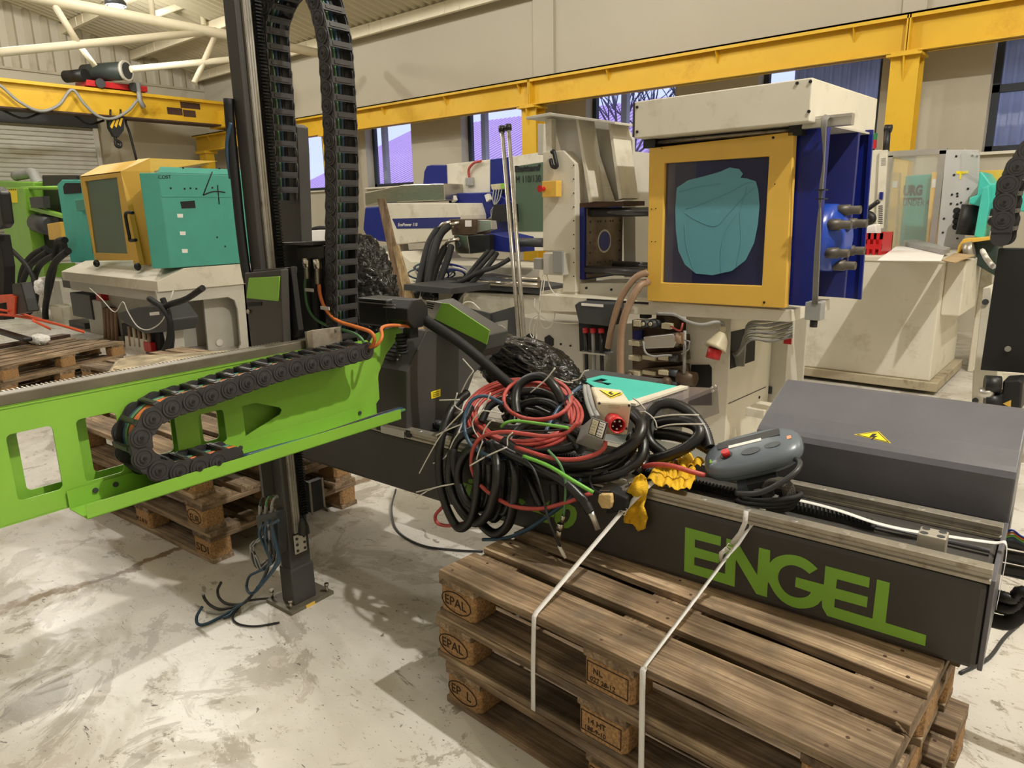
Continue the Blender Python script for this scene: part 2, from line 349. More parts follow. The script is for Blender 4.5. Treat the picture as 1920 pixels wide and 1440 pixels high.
# back wall with window openings
PX=[(520,606),(687,773),(866,992),(1098,1262),(1413,1638),(1838,2110)]
SILL=1.99; HEAD=3.42
wx=[(W.at(a,300,y=YB).x,W.at(b,300,y=YB).x) for a,b in PX]
ZE=4.85
holes=[[(a,SILL),(b,SILL),(b,HEAD),(a,HEAD)] for a,b in wx]
MB().prism([(XL-.3,0),(XR,0),(XR,ZE+.3),(XL-.3,ZE+.3)],'y',YB,YB+.32,holes=holes).build('wall_back',WALLM,kind='structure')
FRAMEM=mk('window_frame_dark',(44,50,58),.5,var=.05)
for i,(a,b) in enumerate(wx):
    t=bpy.data.objects.new('window_%d'%(i+1),None); C.objects.link(t); t.location=(a,YB+.2,SILL); OFF[t.name]=(a,YB+.2,SILL); t['kind']='structure'
    f=MB().box(a,a+.07,YB+.18,YB+.26,SILL,HEAD).box(b-.07,b,YB+.18,YB+.26,SILL,HEAD).box(a,b,YB+.18,YB+.26,SILL,SILL+.07).box(a,b,YB+.18,YB+.26,HEAD-.07,HEAD)
    if i==5: f.box(a,b,YB+.18,YB+.26,2.62,2.70)
    f.build('window_frame',FRAMEM,t)
    MB().box(a+.05,b-.05,YB+.215,YB+.222,SILL+.05,HEAD-.05).build('pane',WIN,t)
    MB().box(a-.03,b+.03,YB-.06,YB+.18,SILL-.03,SILL).build('window_sill',WP,t)
for i,(p,q) in enumerate(((1003,1041),(1690,1735))):
    a=W.at(p,60,y=YB).x; b=W.at(q,60,y=YB).x
    MB().box(a,b,YB-.05,YB,0,ZE).build('trim_%d'%(i+1),WALLM,kind='structure')
# left gable wall
MB().box(XL-.3,XL,YF,YB+.3,0,8.0).build('wall_left',WALLM,kind='structure')
MB().box(XL-.3,XR,YF-.3,YF,0,8.0).build('wall_front',WALLM,kind='structure')
MB().box(XR,XR+.3,YF-.3,YB+.3,0,8.0).build('wall_right',WALLM,kind='structure')
zc=W.at(180,145,x=XL).z
m=MB(); pit=.32
y=YF
while y<YB:
    m.prism([(y,XL),(y+.05,XL+.04),(y+.13,XL+.04),(y+.18,XL)],'z',zc,8.0) if False else m.hexa([(XL,y,zc),(XL,y+.18,zc),(XL+.04,y+.13,zc),(XL+.04,y+.05,zc),(XL,y,7.9),(XL,y+.18,7.9),(XL+.04,y+.13,7.9),(XL+.04,y+.05,7.9)]); y+=pit
m.box(XL,XL+.05,YF,YB,zc-.05,zc); m.build('trim_3',CLAD,kind='structure')
# sloped ribbed roof
def roofz(y): return ZE+(YB-y)*.235
m=MB(); x=XL
vs=[];fs=[];nn=0
while x<XR:
    for dx,dz in ((0,0),(.05,.045),(.12,.045),(.17,0)):
        vs+=[(x+dx,YB+.3,roofz(YB+.3)+dz),(x+dx,YF-.3,roofz(YF-.3)+dz)]
    x+=.2
n=len(vs)//2
for i in range(n-1): fs.append((2*i,2*i+1,2*i+3,2*i+2))
m.add(vs,fs).build('ceiling',CEIL,kind='structure')
pur=[W.at(px,py,x=XL).y for px,py in ((61,66),(150,78),(230,108),(305,122),(383,141))]
k=0
for yy in [9.3,7.9,6.5,5.1,3.7,2.3,.9,-.5,-1.9,-3.3]:
    z=roofz(yy)
    p=MB().box(XL,XR,yy,yy+.07,z-.2,z-.01)
    for q in range(12):
        xx=XL+2*q+.9; p.box(xx,xx+.03,yy-.012,yy,z-.19,z-.02); p.box(xx+.35,xx+.38,yy-.012,yy,z-.19,z-.02)
    k+=1; p.build('roof_purlin',TRUSS,label='cream roof purlin number %s from the window wall'%['one','two','three','four','five','six','seven','eight','nine','ten'][k-1],cat='purlin',group='roof purlins')
# trusses (tubes in planes of constant x)
def truss(X,members,label):
    t=thing('roof_truss',label,'truss',(X,4,4.0))
    for a,b,r in members:
        P=W.at(*a,x=X); Q=W.at(*b,x=X); d=(Q-P)
        MB().tube([P-d*.0,Q],r,10).build('tube',TRUSS,t)
truss(-11.5,[((-120,-42),(640,108),.075),((-150,113),(405,58),.055),((100,6),(148,84),.045),((600,98),(405,58),.05),((276,-60),(287,32),.04)],'cream tubular roof truss nearest the camera with lamp lit underside')
truss(-14.5,[((245,130),(700,85),.06),((148,84),(178,124),.05),((405,64),(364,156),.055),((375,-10),(382,47),.05),((290,27),(600,-75),.055),((500,18),(640,80),.08)],'cream tubular roof truss beyond the nearer one')
# roller shutter door on the left wall
d=bpy.data.objects.new('door_1',None); C.objects.link(d); dl=W.at(185,330,x=XL); d.location=(XL,dl.y-3,0); OFF[d.name]=(XL,dl.y-3,0); d['kind']='structure'
zt=W.at(100,236,x=XL).z; y1=dl.y; y0=y1-5.2
k=int(zt/.095)
sl=None
for i in range(k):
    z=i*.095
    if sl is None:
        sl=MB().add([(XL,y0,0),(XL+.03,y0,.012),(XL+.035,y0,.045),(XL+.03,y0,.08),(XL,y0,.09),(XL,y1,0),(XL+.03,y1,.012),(XL+.035,y1,.045),(XL+.03,y1,.08),(XL,y1,.09)],[(0,1,6,5),(1,2,7,6),(2,3,8,7),(3,4,9,8),(0,4,3,2,1),(5,6,7,8,9)]).build('slat',SHUT,d)
    else:
        o=sl.copy(); C.objects.link(o); o.location=(0,0,z)
MB().box(XL,XL+.12,y0-.1,y1+.1,zt,zt+.22).build('shutter_box',GDARK,d)
MB().box(XL,XL+.10,y1,y1+.09,0,zt+.1).build('guide_rail',SHUT,d)
# ================================================================ OUTSIDE
RIB=mk('roof_base_painted_shade',(150,96,168),.6,var=.08); RIB2=mk('roof_crest_painted_light',(236,196,236),.6,var=.05)  # pink light on the ribs put into colour: lighter crests, darker base
t=thing('neighbouring_shed','low shed outside with a corrugated roof coloured as if pink lit behind the left windows','building',(-14,15,0))
MB().box(-22,-8.6,14,20,0,2.0).build('shed_wall',WP2,t)
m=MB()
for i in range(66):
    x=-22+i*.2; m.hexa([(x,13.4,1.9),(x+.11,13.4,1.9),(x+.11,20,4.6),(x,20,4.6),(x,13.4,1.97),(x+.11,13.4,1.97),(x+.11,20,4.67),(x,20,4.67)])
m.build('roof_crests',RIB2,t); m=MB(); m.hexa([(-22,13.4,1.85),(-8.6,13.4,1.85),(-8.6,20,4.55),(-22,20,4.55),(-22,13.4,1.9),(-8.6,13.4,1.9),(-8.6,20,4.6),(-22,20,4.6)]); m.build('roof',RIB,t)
t=thing('corrugated_annex','grey corrugated metal annex outside the right hand windows','building',(-2,12.6,0))
m=MB()
for i in range(70):
    x=-4.3+i*.13; m.hexa([(x,12.0,0),(x+.07,12.0,0),(x+.05,11.97,0),(x+.02,11.97,0),(x,12.0,3.6),(x+.07,12.0,3.6),(x+.05,11.97,3.6),(x+.02,11.97,3.6)])
m.box(-4.3,4.8,12,12.1,0,3.6); m.build('cladding',mk('galvanised_sheet',(196,204,220),.5,.1,var=.15,scale=3),t)
MB().box(-5,5,11.7,12.2,3.55,3.75).build('eave',GDARK,t)
t=thing('canopy','dark steel canopy outside above the middle windows','canopy',(-8,10.8,0))
MB().box(-16,-5.1,11.2,12.4,3.62,3.72).build('canopy_roof',GDARK,t)
for x in (-14.2,-10.9,-7.4): MB().box(x,x+.12,11.9,12.02,0,3.62).build('post',WP2,t)
MB().box(-40,25,10,60,-.2,-.05).build('ground_outside',mk('ground_gravel',(150,150,160),.9),kind='structure')
TREE=mk('bare_branch',(92,88,104),.9)
for i,(x,y,lab) in enumerate(((-9.6,15.5,'bare winter tree outside, seen through the third window'),(-7.2,14.6,'bare winter tree outside, seen through the fourth window'))):
    rnd=random.Random(i+3); m=MB()
    def br(p,d,r,L,n):
        q=p+d*L; m.tube([p,(p+q)/2+Vector((rnd.uniform(-.04,.04),0,.02)),q],[r,r*.85,r*.7],5)
        if n>0:
            for _ in range(3):
                e=(d+Vector((rnd.uniform(-.8,.8),rnd.uniform(-.6,.6),rnd.uniform(-.15,.6)))).normalized(); br(q,e,r*.62,L*.74,n-1)
    br(Vector((x,y,0)),Vector((0,0,1)),.075,1.7,5); m.build('bare_tree',TREE,label=lab,cat='tree')
# ================================================================ CRANE RUNWAY
YC=9.0
zb=W.at(1240,161.4,y=YC).z; ztp=W.at(1240,103,y=YC).z
xe=W.at(360,262,y=YC).x
t=thing('crane_runway_beam','long yellow steel crane runway beam along the window wall','beam',((xe+XR)/2,YC,zb))
MB().box(xe,XR,YC+.10,YC+.13,zb,ztp).build('web',CY,t)
MB().box(xe,XR,YC,YC+.25,ztp-.02,ztp).box(xe,XR,YC-.0,YC+.012,ztp-.055,ztp).build('top_flange',CY,t)
MB().box(xe,XR,YC+.02,YC+.21,zb,zb+.018).build('bottom_flange',CY,t)
MB().box(xe,XR,YC+.12,YC+.16,ztp,ztp+.012).build('crane_rail',CY,t)
st=None
for i in range(15):
    x=xe+.7+i*1.62; st=MB().prism([(YC+.01,ztp-.05),(YC+.1,ztp-.05),(YC+.1,ztp-.2)],'x',x,x+.012).build('gusset',CY,t)
colx=[W.at(p,q,y=YC).x for p,q in ((1697,110),(991,215),(612,258))]
for x in colx:
    MB().box(x-.02,x-.006,YC+.0,YC+.1,zb,ztp-.02).box(x+.006,x+.02,YC,YC+.1,zb,ztp-.02).build('joint_plate',CY,t)
for x,l in zip(colx,('yellow steel column under the crane runway at the right','yellow steel column under the crane runway behind the gusset bracket','yellow steel column under the crane runway behind the cable chain')):
    c=thing('steel_column',l,'column',(x,YC+.1,0))
    MB().box(x-.14,x+.14,YC+.0,YC+.02,0,zb-.03).box(x-.14,x+.14,YC+.22,YC+.24,0,zb-.03).box(x-.01,x+.01,YC+.02,YC+.22,0,zb-.03).build('shaft',CY,c)
    MB().box(x-.17,x+.17,YC-.08,YC+.26,zb-.05,zb-.025).box(x-.13,x+.13,YC-.06,YC+.24,zb-.025,zb-.001).build('cap_plate',CY,c)
    MB().prism([(YC-.07,zb-.05),(YC,zb-.05),(YC,zb-.3)],'x',x-.008,x+.008).build('bracket_gusset',CY,c)
x=W.at(378,262,y=YC).x
c=thing('steel_column','yellow column stub at the far end of the crane runway','column',(x,YC+.1,0)); MB().box(x-.15,x+.15,YC-.02,YC+.2,0,zb-.03).build('shaft',CY,c); MB().box(x-.22,x+.22,YC-.08,YC+.26,zb-.06,zb-.002).build('cap_plate',CY,c)
# ---------------- crane bridge
XB=-16.2
t=thing('crane_bridge','yellow overhead crane bridge girder with brown primer patches','crane',(XB,5,W.at(200,215,x=XB).z))
def bx(a,b): # photo rect on the plane x=XB
    p=W.at(*a,x=XB); q=W.at(*b,x=XB); return p,q
p,q=W.at(0,152,x=XB),W.at(430,188,x=XB)
p2,q2=W.at(0,208,x=XB),W.at(428,228,x=XB)
zt_=(p.z+q.z)/2; zb_=(p2.z+q2.z)/2; ya=p.y-4; yb=q.y+.2
MB().box(XB-.32,XB-.06,ya,yb,zb_,zt_-.06).build('girder_web',CY,t)
MB().box(XB-.40,XB+.05,ya,yb,zt_-.06,zt_).build('top_flange',CY,t)
MB().box(XB-.40,XB+.05,ya,yb,zb_-.03,zb_).build('bottom_flange',RUST,t)
for a,b in (((340,190),(378,205)),((315,200),(345,216)),((345,205),(370,220))):
    P=W.at(*a,x=XB);Q=W.at(*b,x=XB); MB().box(XB-.07,XB-.055,P.y,Q.y,Q.z,P.z).build('primer_patch',RUST,t)
MB().box(XB-.5,XB+.15,YC-.15,YC+.35,ztp+.05,ztp+.4).build('end_carriage',CY,t)
t2=thing('hoist_trolley','dark hoist motor on a red trolley frame riding the crane bridge','hoist',(XB-.2,W.at(215,160,x=XB).y,zt_))
P=W.at(160,160,x=XB);Q=W.at(275,172,x=XB)
MB().box(XB-.5,XB+.05,P.y,Q.y,zt_+.03,zt_+.14).build('trolley_frame',RD,t2)
c0=W.at(212,136,x=XB); r=W.at(230,136,x=XB).y-c0.y
MB().tube([(XB-.5,c0.y-.34,c0.z),(XB+.0,c0.y-.1,c0.z),(XB+.35,c0.y+.1,c0.z)],r*.92,18).build('motor_body',mk('motor_grey_green',(52,60,56),.5),t2)
MB().tube([(XB+.33,c0.y+.09,c0.z),(XB+.38,c0.y+.12,c0.z)],r*1.03,18).build('fan_cowl',WP2,t2); MB().tube([(XB+.38,c0.y+.12,c0.z),(XB+.386,c0.y+.124,c0.z)],r*.84,18).build('fan_grille',GDARK,t2)
MB().tube([(XB-.4,c0.y-.75,c0.z-.12),(XB+.05,c0.y-.55,c0.z-.12)],r*.62,14).build('rope_drum',BK,t2)
for yy in (P.y+.25,Q.y-.3): MB().tube([(XB+.06,yy,zt_+.09),(XB+.12,yy,zt_+.09)],.09,12).build('wheel',GDARK,t2)
hb=W.at(215,245,x=XB)
t3=thing('crane_hook_block','black and yellow striped crane hook block with a dark hook','hook',(XB,hb.y,hb.z-.5))
def hp(px,py): q=W.at(px,py,x=XB); return (q.y,q.z)
MB().prism([hp(201,222),hp(231,222),hp(230,245),hp(220,258),hp(212,256),hp(203,240)],'x',XB-.06,XB+.06).build('block_cheek',INK,t3)
for i in range(3):
    MB().prism([hp(204+i*8,238-i*2),hp(210+i*7,226-i*2),hp(214+i*7,226-i*2),hp(208+i*8,242-i*2)],'x',XB+.06,XB+.066).build('yellow_stripe',CY,t3)
MB().tube(interp([W.at(a,b,x=XB) for a,b in ((216,254),(217,262),(226,268),(225,275),(218,273),(216,264))],5),.035,8).build('hook',BK,t3)
MB().tube([W.at(207,222,x=XB),W.at(207,205,x=XB)],.02,6).tube([W.at(226,222,x=XB),W.at(226,205,x=XB)],.02,6).build('wire_rope',BK,t3)
t4=thing('festoon_cable','pale festoon cable drooping in loops along the crane bridge','cable',(XB+.1,4,W.at(210,222,x=XB).z))
MB().tube(interp([W.at(a,b,x=XB+.1) for a,b in ((-40,140),(0,160),(35,190),(75,208),(110,197),(135,168),(158,195),(185,218),(212,222),(240,208),(258,187))],6),.028,6).build('loop',GRC,t4)
MB().tube(interp([W.at(a,b,x=XB-.3) for a,b in ((-20,190),(8,208),(45,222),(80,212),(130,212),(165,233),(195,226))],6),.022,6).build('rear_loop',BK,t4)
MB().tube([W.at(258,155,x=XB+.1),W.at(262,188,x=XB+.1),W.at(270,202,x=XB+.1)],.05,6).build('cable_arm',GRC,t4)
MB().tube(interp([W.at(236,212,x=XB-.3),W.at(236,230,x=XB-.3),W.at(243,250,x=XB-.3),W.at(256,300,x=XB-.3)],4),.025,6).build('pendant_cable',BK,t2)
# ---------------- lamps as fittings
LAMPW=mk('lamp_lens',(255,246,226),.4,em=9)
for i,(x,y,z,p_,s) in enumerate(LAMPS+[(0,0,0,0,0)]):
    if p_==0: q=W.at(218,17,x=-14.0); x,y,z,s=q.x,q.y,q.z+.05,.2
    t=thing('high_bay_lamp','glowing high bay lamp between the roof trusses, seen at top left' if p_==0 else 'round high bay lamp hanging under the roof, %s'%['above the near pallets','right behind the camera','above the yellow door machine','behind the camera','above the teal machine','above the roller shutter end','above the tank cabinet','left behind the camera'][i],'lamp',(x,y,z))
    MB().tube([(x,y,z),(x,y,z+.06),(x,y,z+.2)],[s*.6+.05,s*.6+.05,.06],18).build('housing',GDARK,t)
    MB().tube([(x,y,z+.2),(x,y,z+.2+max(.1,roofz(y)-z-.42))],.012,6).build('suspension_rod',GDARK,t)
    if p_==0: MB().tube([(x,y,z-.03),(x,y,z)],s*.6,18).build('lens',LAMPW,t)
q=W.at(218,17,x=-14.0); l=bpy.data.lights.new('bay_light','POINT'); l.shadow_soft_size=.1; l.energy=420; l.color=(1,.95,.875); o=bpy.data.objects.new('bay_light',l); o.location=(q.x,q.y,q.z-.12); C.objects.link(o)
# ================================================================ PALLETS (800 x 1200 x 144)
def board(L,wd,th,x0,y0,z0,ax,name,mat,parent,rag=.0015,seg=10):
    # a rough sawn board: slightly uneven edges, running along ax
    vs=[];fs=[]; rnd=random.Random(hash((round(x0,2),round(y0,2),round(z0,2)))%9999)
    for i in range(seg+1):
        t=i/seg*L; j=lambda s=1: rnd.uniform(-rag,rag)*s
        for (a,b) in ((0,0),(wd,0),(wd,th),(0,th)):
            p=(t,a+j(),b+j(.5)) if ax==0 else (a+j(),t,b+j(.5)); vs.append((x0+p[0],y0+p[1],z0+p[2]))
    for i in range(seg):
        for k in range(4): fs.append((4*i+k,4*i+(k+1)%4,4*i+4+(k+1)%4,4*i+4+k))
    fs+=[(0,3,2,1),(4*seg,4*seg+1,4*seg+2,4*seg+3)]
    return MB().add(vs,fs).build(name,mat,parent,.002)
def make_pallet(label,group,rag=.002):
    r=thing('euro_pallet',label,'pallet',(0,0,0),group)
    wd=[.145,.1,.145,.1,.145]; y=0
    for k in range(5): board(1.2,wd[k],.022,0,y,.122,0,'deck_board',WD,r,rag); y+=wd[k]+(.8-.635)/4
    for x in (0,.5275,1.055): board(.8,.145,.022,x,0,.1,1,'stringer_board',WDY,r,.001,6)
    r_=[]
    for x in (0,.5275,1.055):
        for yy,ww in ((0,.1),(.3275,.145),(.7,.1)):
            c=.012; b=MB().prism([(x+c,yy),(x+.145-c,yy),(x+.145,yy+c),(x+.145,yy+ww-c),(x+.145-c,yy+ww),(x+c,yy+ww),(x,yy+ww-c),(x,yy+c)],'z',.022,.1).build('block',CHIP,r,.003); r_.append(b)
    for yy,ww in ((0,.1),(.3275,.145),(.7,.1)): board(1.2,ww,.022,0,yy,0,0,'bottom_board',WD,r,.0015)
    m=MB(); y=0
    for k in range(5):
        for x in (.07,.6,1.13):
            for q in range(2 if wd[k]<.12 else 3):
                cx=x+((q*37+k*13)%7-3)*.012; cy=y+wd[k]*(q+.5)/(2 if wd[k]<.12 else 3); m.tube([(cx,cy,.1435),(cx,cy,.1446)],.0045,7)
        y+=wd[k]+(.8-.635)/4
    m.build('nail_heads',RUST,r,kind='stuff')
    return r,r_
def oval(parent,cx,cz,rx,rz,y,t=.0035):
    MB().prism(circ(cx,cz,rx,28,rz),'y',y-.0012,y,holes=[circ(cx,cz,rx-t,28,rz-t)]).build('burnt_oval',BURN,parent)
def brand_epal(b,miss=False):
    oval(b,.072,.062,.062,.034,-.0005)
    text('burnt_lettering','EPAL' if not miss else 'EP  L',BURN,b,(.022,-.0006,.048),(1,0,0),(0,0,1),.042,.0008)
def brand_mid(b,l1,l2):
    x0=.5275
    MB().prism([(x0+.012,.034),(x0+.132,.034),(x0+.132,.092),(x0+.012,.092)],'y',-.0012,-.0002,holes=[[(x0+.0145,.0365),(x0+.1295,.0365),(x0+.1295,.0895),(x0+.0145,.0895)]]).build('burnt_frame',BURN,b)
    text('burnt_lettering',l1,BURN,b,(x0+.030,-.0006,.062),(1,0,0),(0,0,1),.022,.0008); text('burnt_lettering',l2,BURN,b,(x0+.022,-.0006,.040),(1,0,0),(0,0,1),.018,.0008)
P1=[]
A=Vector((-1.3997,1.292,0))
spec=[(.288,(0,0),-2.3,'topmost wooden pallet of the near stack, carrying the grey beam and white straps'),(.144,(-.016,-.004),-2.0,'middle wooden pallet of the near stack under the grey beam'),(0,(.016,-.004),-2.8,'lowest wooden pallet of the near stack, standing on the floor')]
for i,(z,s,yw,lab) in enumerate(spec):
    r,b=make_pallet(lab,'pallets of the near stack',.0028); r.location=(A.x+s[0],A.y+s[1],z); r.rotation_euler=(0,0,math.radians(yw))
    brand_epal(b[0],i==2); brand_mid(b[3],*[('NL','027 28-12'),('14 HT','188-9-10'),('EPP','EPAL')][i]); P1.append(r)
for k,(a_,b_,c_,d_) in enumerate(((1678,1352,1702,1380),(1684,1354,1712,1366),(1682,1358,1708,1384),(1676,1350,1695,1373))):
    p=P1[0].matrix_world; M_=Matrix.Translation(P1[0].location)@Matrix.Rotation(P1[0].rotation_euler.z,4,'Z'); I_=M_.inverted()
    MB().tube([I_@W.at(a_,b_,z=.425),I_@(W.at(c_,d_,z=.415+.003*k))],[.005,.001],4).build('splinter',WD,P1[0])
# stack under the far end of the beam
def fr_pallet(loc,yaw,label,group): return dup(P2,loc,math.radians(yaw),label,group)
P2,b2=make_pallet('wooden pallet marked EUR, second from the floor in the stack behind the green arm','pallets of the stack behind the green arm')
def brand_txt(b,x0,body,size=.05,w=.1,face=0):
    text('burnt_lettering',body,BURN,b,(x0,-.0006,.04),(1,0,0),(0,0,1),size,.0008,fit=w)
# long side faces the camera: local y=0 faces -Y ; corner at +x end
def corner_loc(cx,cy,yaw,z): a=math.radians(yaw); return (cx-1.2*math.cos(a),cy-1.2*math.sin(a),z)
P2.location=corner_loc(-2.80,1.262,3.6,.144); P2.rotation_euler=(0,0,math.radians(3.6))
oval(b2[6],1.1275,.062,.055,.033,-.0005); brand_txt(b2[6],1.09,'EUR',.042,.075)
P3,b3=make_pallet('wooden pallet with burnt letters SDI, lowest of the stack behind the green arm','pallets of the stack behind the green arm'); P3.location=corner_loc(-2.79,1.275,3.2,0); P3.rotation_euler=(0,0,math.radians(3.2))
brand_txt(b3[6],1.075,'SDI',.05,.1); brand_txt(b3[3],.54,'PL2 B U',.03,.1); 
fr_pallet(corner_loc(-2.85,1.255,2.0,.288),2.0,'wooden pallet on top of the stack behind the green arm','pallets of the stack behind the green arm')
pq=W.at(330,690,z=.44)
for k_,zz in enumerate((0,.144,.288)): fr_pallet((pq.x-.75,pq.y-.35,zz),5.0+k_,('lowest','middle','topmost')[k_]+' pallet of the farther stack behind the green arm, under the plywood off-cut','pallets of the farther stack')
# pallets at left
c,s=math.cos(math.radians(-70.5)),math.sin(math.radians(-70.5))
PL,bl=make_pallet('pale wooden pallet on the floor at the left, under a second one','two pallets at the left edge',.0015); PL.location=(-8.089,2.472,0); PL.rotation_euler=(0,0,math.radians(-70.5))
dup(PL,(-8.10,2.50,.144),math.radians(-70.5),'upper pale wooden pallet at the left, with a steel bar and paper on it','two pallets at the left edge')
far=W.at(372,628,z=.1)
dup(PL,(far.x-.9,far.y,0),math.radians(14),'far wooden pallet seen through the cut-out of the teal machine stand',None)
# ================================================================ ROBOT BEAM
t=thing('robot_base_beam','long anthracite steel robot beam with large green lettering lying on wooden pallets','beam',tuple(RB.w((-1.4,.19,.432))))
MB(RB).box(-2.93,-.006,0,.37,.432,.645).build('beam_body',DG,t,.014)
MB(RB).box(-.006,.004,.004,.366,.434,.655).build('end_plate',DG2,t,.002)
def rail(y0,name):
    w_=.034
    prof=[(y0,.645),(y0+w_,.645),(y0+w_,.653),(y0+w_-.007,.656),(y0+w_-.007,.665),(y0+w_,.668),(y0+w_,.68),(y0,.68),(y0,.668),(y0+.007,.665),(y0+.007,.656),(y0,.653)]
    r=MB(RB).prism(prof,'x',-2.9,-.004).build(name,ST2,t,.0012)
    pl=None
    for i in range(16):
        x=-.06-i*.12
        if pl is None: pl=MB(RB).cyl((x,y0+w_/2,.678),(x,y0+w_/2,.6812),.0085,14).build('bolt_plug',ALU,r); x0=x
        else: o=pl.copy(); C.objects.link(o); o.location=RB.ex*(x-x0)
rail(0.002,'front_linear_rail'); rail(.262,'rear_linear_rail')
m=MB(RB); m.box(-2.0,-.262,.143,.168,.645,.655)
for i in range(165): x=-2.0+i*.0105; m.hexa([(x,.143,.655),(x+.008,.143,.655),(x+.008,.168,.655),(x,.168,.655),(x+.002,.143,.668),(x+.006,.143,.668),(x+.006,.168,.668),(x+.002,.168,.668)])
m.build('gear_rack',BKM,t)
MB(RB).box(-.262,-.02,.15,.158,.645,.650).build('rack_groove',DG,t)
MB(RB).prism([(-2.93,.175),(-.02,.175),(-.02,.19),(-2.93,.19)],'z',.645,.648).build('side_strip',DG2,t)
b=MB(RB).box(-.158,-.10,.062,.112,.645,.70).build('stop_block',BLK,t,.003)
for x in (-.146,-.112):
    for y in (.073,.101): MB(RB).tube([RB.w((x,y,.6995)),RB.w((x,y,.7008))],.0085,14).build('socket_screw',GDARK,b)
ov=[(1857,1106)]
# lettering traced on the front face
def lp(c,ox,oy,k): return [(ox+x/k,oy+y/k) for x,y in c]
K2=1920/340
E1=lp([(200,225),(738,370),(730,507),(345,408),(343,528),(716,635),(703,768),(338,672),(335,795),(798,925),(805,700),(820,395),(975,440),(1280,945),(1308,530),(1475,575),(1467,790),(1440,1050),(1425,1275),(1265,1225),(960,710),(940,1120),(185,885)],1260,960,8)
def arc(P,n=4): return [(p.x,p.y) for p in interp([Vector((a,b,0)) for a,b in P],n)]
Gm=lp(arc([(130,205),(170,160),(230,128),(310,112),(400,118),(480,142),(560,190),(640,262)])+arc([(552,314),(500,272),(440,240),(370,222),(300,232),(245,272),(221,340),(232,410),(270,480),(330,535),(400,563),(470,568),(530,552),(572,510)])+[(400,450),(410,350),(705,430),(722,230),(1192,355),(1182,460),(845,370),(833,468),(1170,560),(1160,670),(822,576),(815,668),(1220,790),(1268,373),(1404,410),(1358,832),(1788,965),(1777,1078),(740,758),(688,668),(684,590)]+arc([(640,640),(580,668),(500,680),(420,676),(330,645),(250,590),(180,510),(130,420),(112,400)]),1420,1020,K2)
def plpoly(pts): return [(lambda p:(p.x,p.z))(RB.at(*q,y=0)) for q in pts]
MB(RB).prism(plpoly(E1),'y',-.0012,-.0002).build('green_lettering',G,t,label='bright green lettering on the dark beam')
MB(RB).prism(plpoly(Gm),'y',-.0012,-.0002).build('green_lettering',G,t)
p=RB.at(905,955,y=0); q=RB.at(1082,1000,y=0)
text('green_model_lettering','viper 40',G,t,RB.w((RB.at(840,915,y=0).x,-.0006,.482)),RB.ex,(0,0,1),.115,.0006,shear=.25,bold=.003,fit=q.x-RB.at(840,915,y=0).x)
# ---------------- grey cover behind the beam
t=thing('drive_cover','anthracite sheet metal hood with a yellow warning triangle behind the grey beam','cover',tuple(RB.w((-.32,.55,.6))))
prof=[(.378,.648),(.378,.768),(.386,.784),(.40,.794),(.46,.822),(.64,.884),(.662,.886),(.70,.86),(.70,.5),(.56,.5),(.56,.648)]
MB(RB).prism(prof,'x',-.652,.004).build('hood',DG2,t,.004)
p=[RB.at(px,py,z=.8085) for px,py in ((1601,814),(1647,809),(1671,831))]
def ontop(px,py):
    # meet the flat slope between (.40,.794) and (.46,.822)
    lo,hi=.3,.6
    for _ in range(40):
        y=(lo+hi)/2; q=RB.at(px,py,y=y); zz=.794+(y-.40)*(.028/.06)
        if q.z>zz: lo=y
        else: hi=y
    return RB.w(RB.at(px,py,y=y))
def decal(name,pts,h,mat,par,up=Vector((0,-.42,.9)),surf=ontop):
    P=[surf(*q) for q in pts]; n=up.normalized()
    m=MB(); m.add([p+n*h for p in P],[tuple(range(len(P)))]); m.add([p-n*.002 for p in P],[tuple(range(len(P)))]); k=len(P)
    m.f+= [[i,(i+1)%k,k+(i+1)%k,k+i] for i in range(k)]; m.sm+=[False]*k; m.mi+=[0]*k
    return m.build(name,mat,par)
wsgn=decal('warning_triangle',((1601,815),(1647,808.5),(1671,831.5)),.0008,WARN,t)
def shrink(T,k): cx=sum(a for a,b in T)/len(T); cy=sum(b for a,b in T)/len(T); return [(cx+(a-cx)*k,cy+(b-cy)*k) for a,b in T]
T0=[(1601,815),(1647,808.5),(1671,831.5)]
decal('triangle_border',shrink(T0,.90),.0012,INK,wsgn); decal('triangle_field',shrink(T0,.76),.0016,WARN,wsgn)
decal('flash_symbol',[(1636,814),(1645,814),(1639,818.5),(1646,818.5),(1634,825),(1637,820.5),(1630,820.5)],.0022,INK,wsgn)
# ---------------- carriage housing
t=thing('robot_carriage','anthracite robot carriage housing with vent slots riding on the beam rails','robot carriage',tuple(RB.w((-1.88,.16,.68))))
MB(RB).box(-1.93,-1.805,-.004,.30,.645,.672).build('slide_block',ALU,t,.002)
for yy in (.0,):
    MB(RB).box(-1.80,-1.775,.002,.04,.65,.678).build('wiper',BK,t)
    MB(RB).box(-1.96,-1.935,.002,.04,.65,.678).build('wiper',BK,t)
def hx(px,py): q=RB.at(px,py,x=-1.80); return (q.y,q.z)
side=[hx(763,822),hx(763,697),hx(800,618),hx(900,640),hx(925,668),hx(890,700),hx(872,750),hx(856,806)]
hs_=MB(RB).prism(side,'x',-2.02,-1.80).build('housing',DG,t,.006)
y0,z0=side[1]; y1,z1=side[2]; 
for i in range(7):
    a=.2+i*.09; yy=y0+(y1-y0)*a; zz=z0+(z1-z0)*a
    MB(RB).box(-1.965+.01*(i%2),-1.885,yy-.004,yy+.004,zz-.001,zz+.004).build('vent_slot',BKM,hs_)
for i in range(4): MB(RB).sph((-1.868,y0+(y1-y0)*(.22+i*.11)-.003,z0+(z1-z0)*(.22+i*.11)+.003),.0035,8).build('rivet',ALU,hs_)
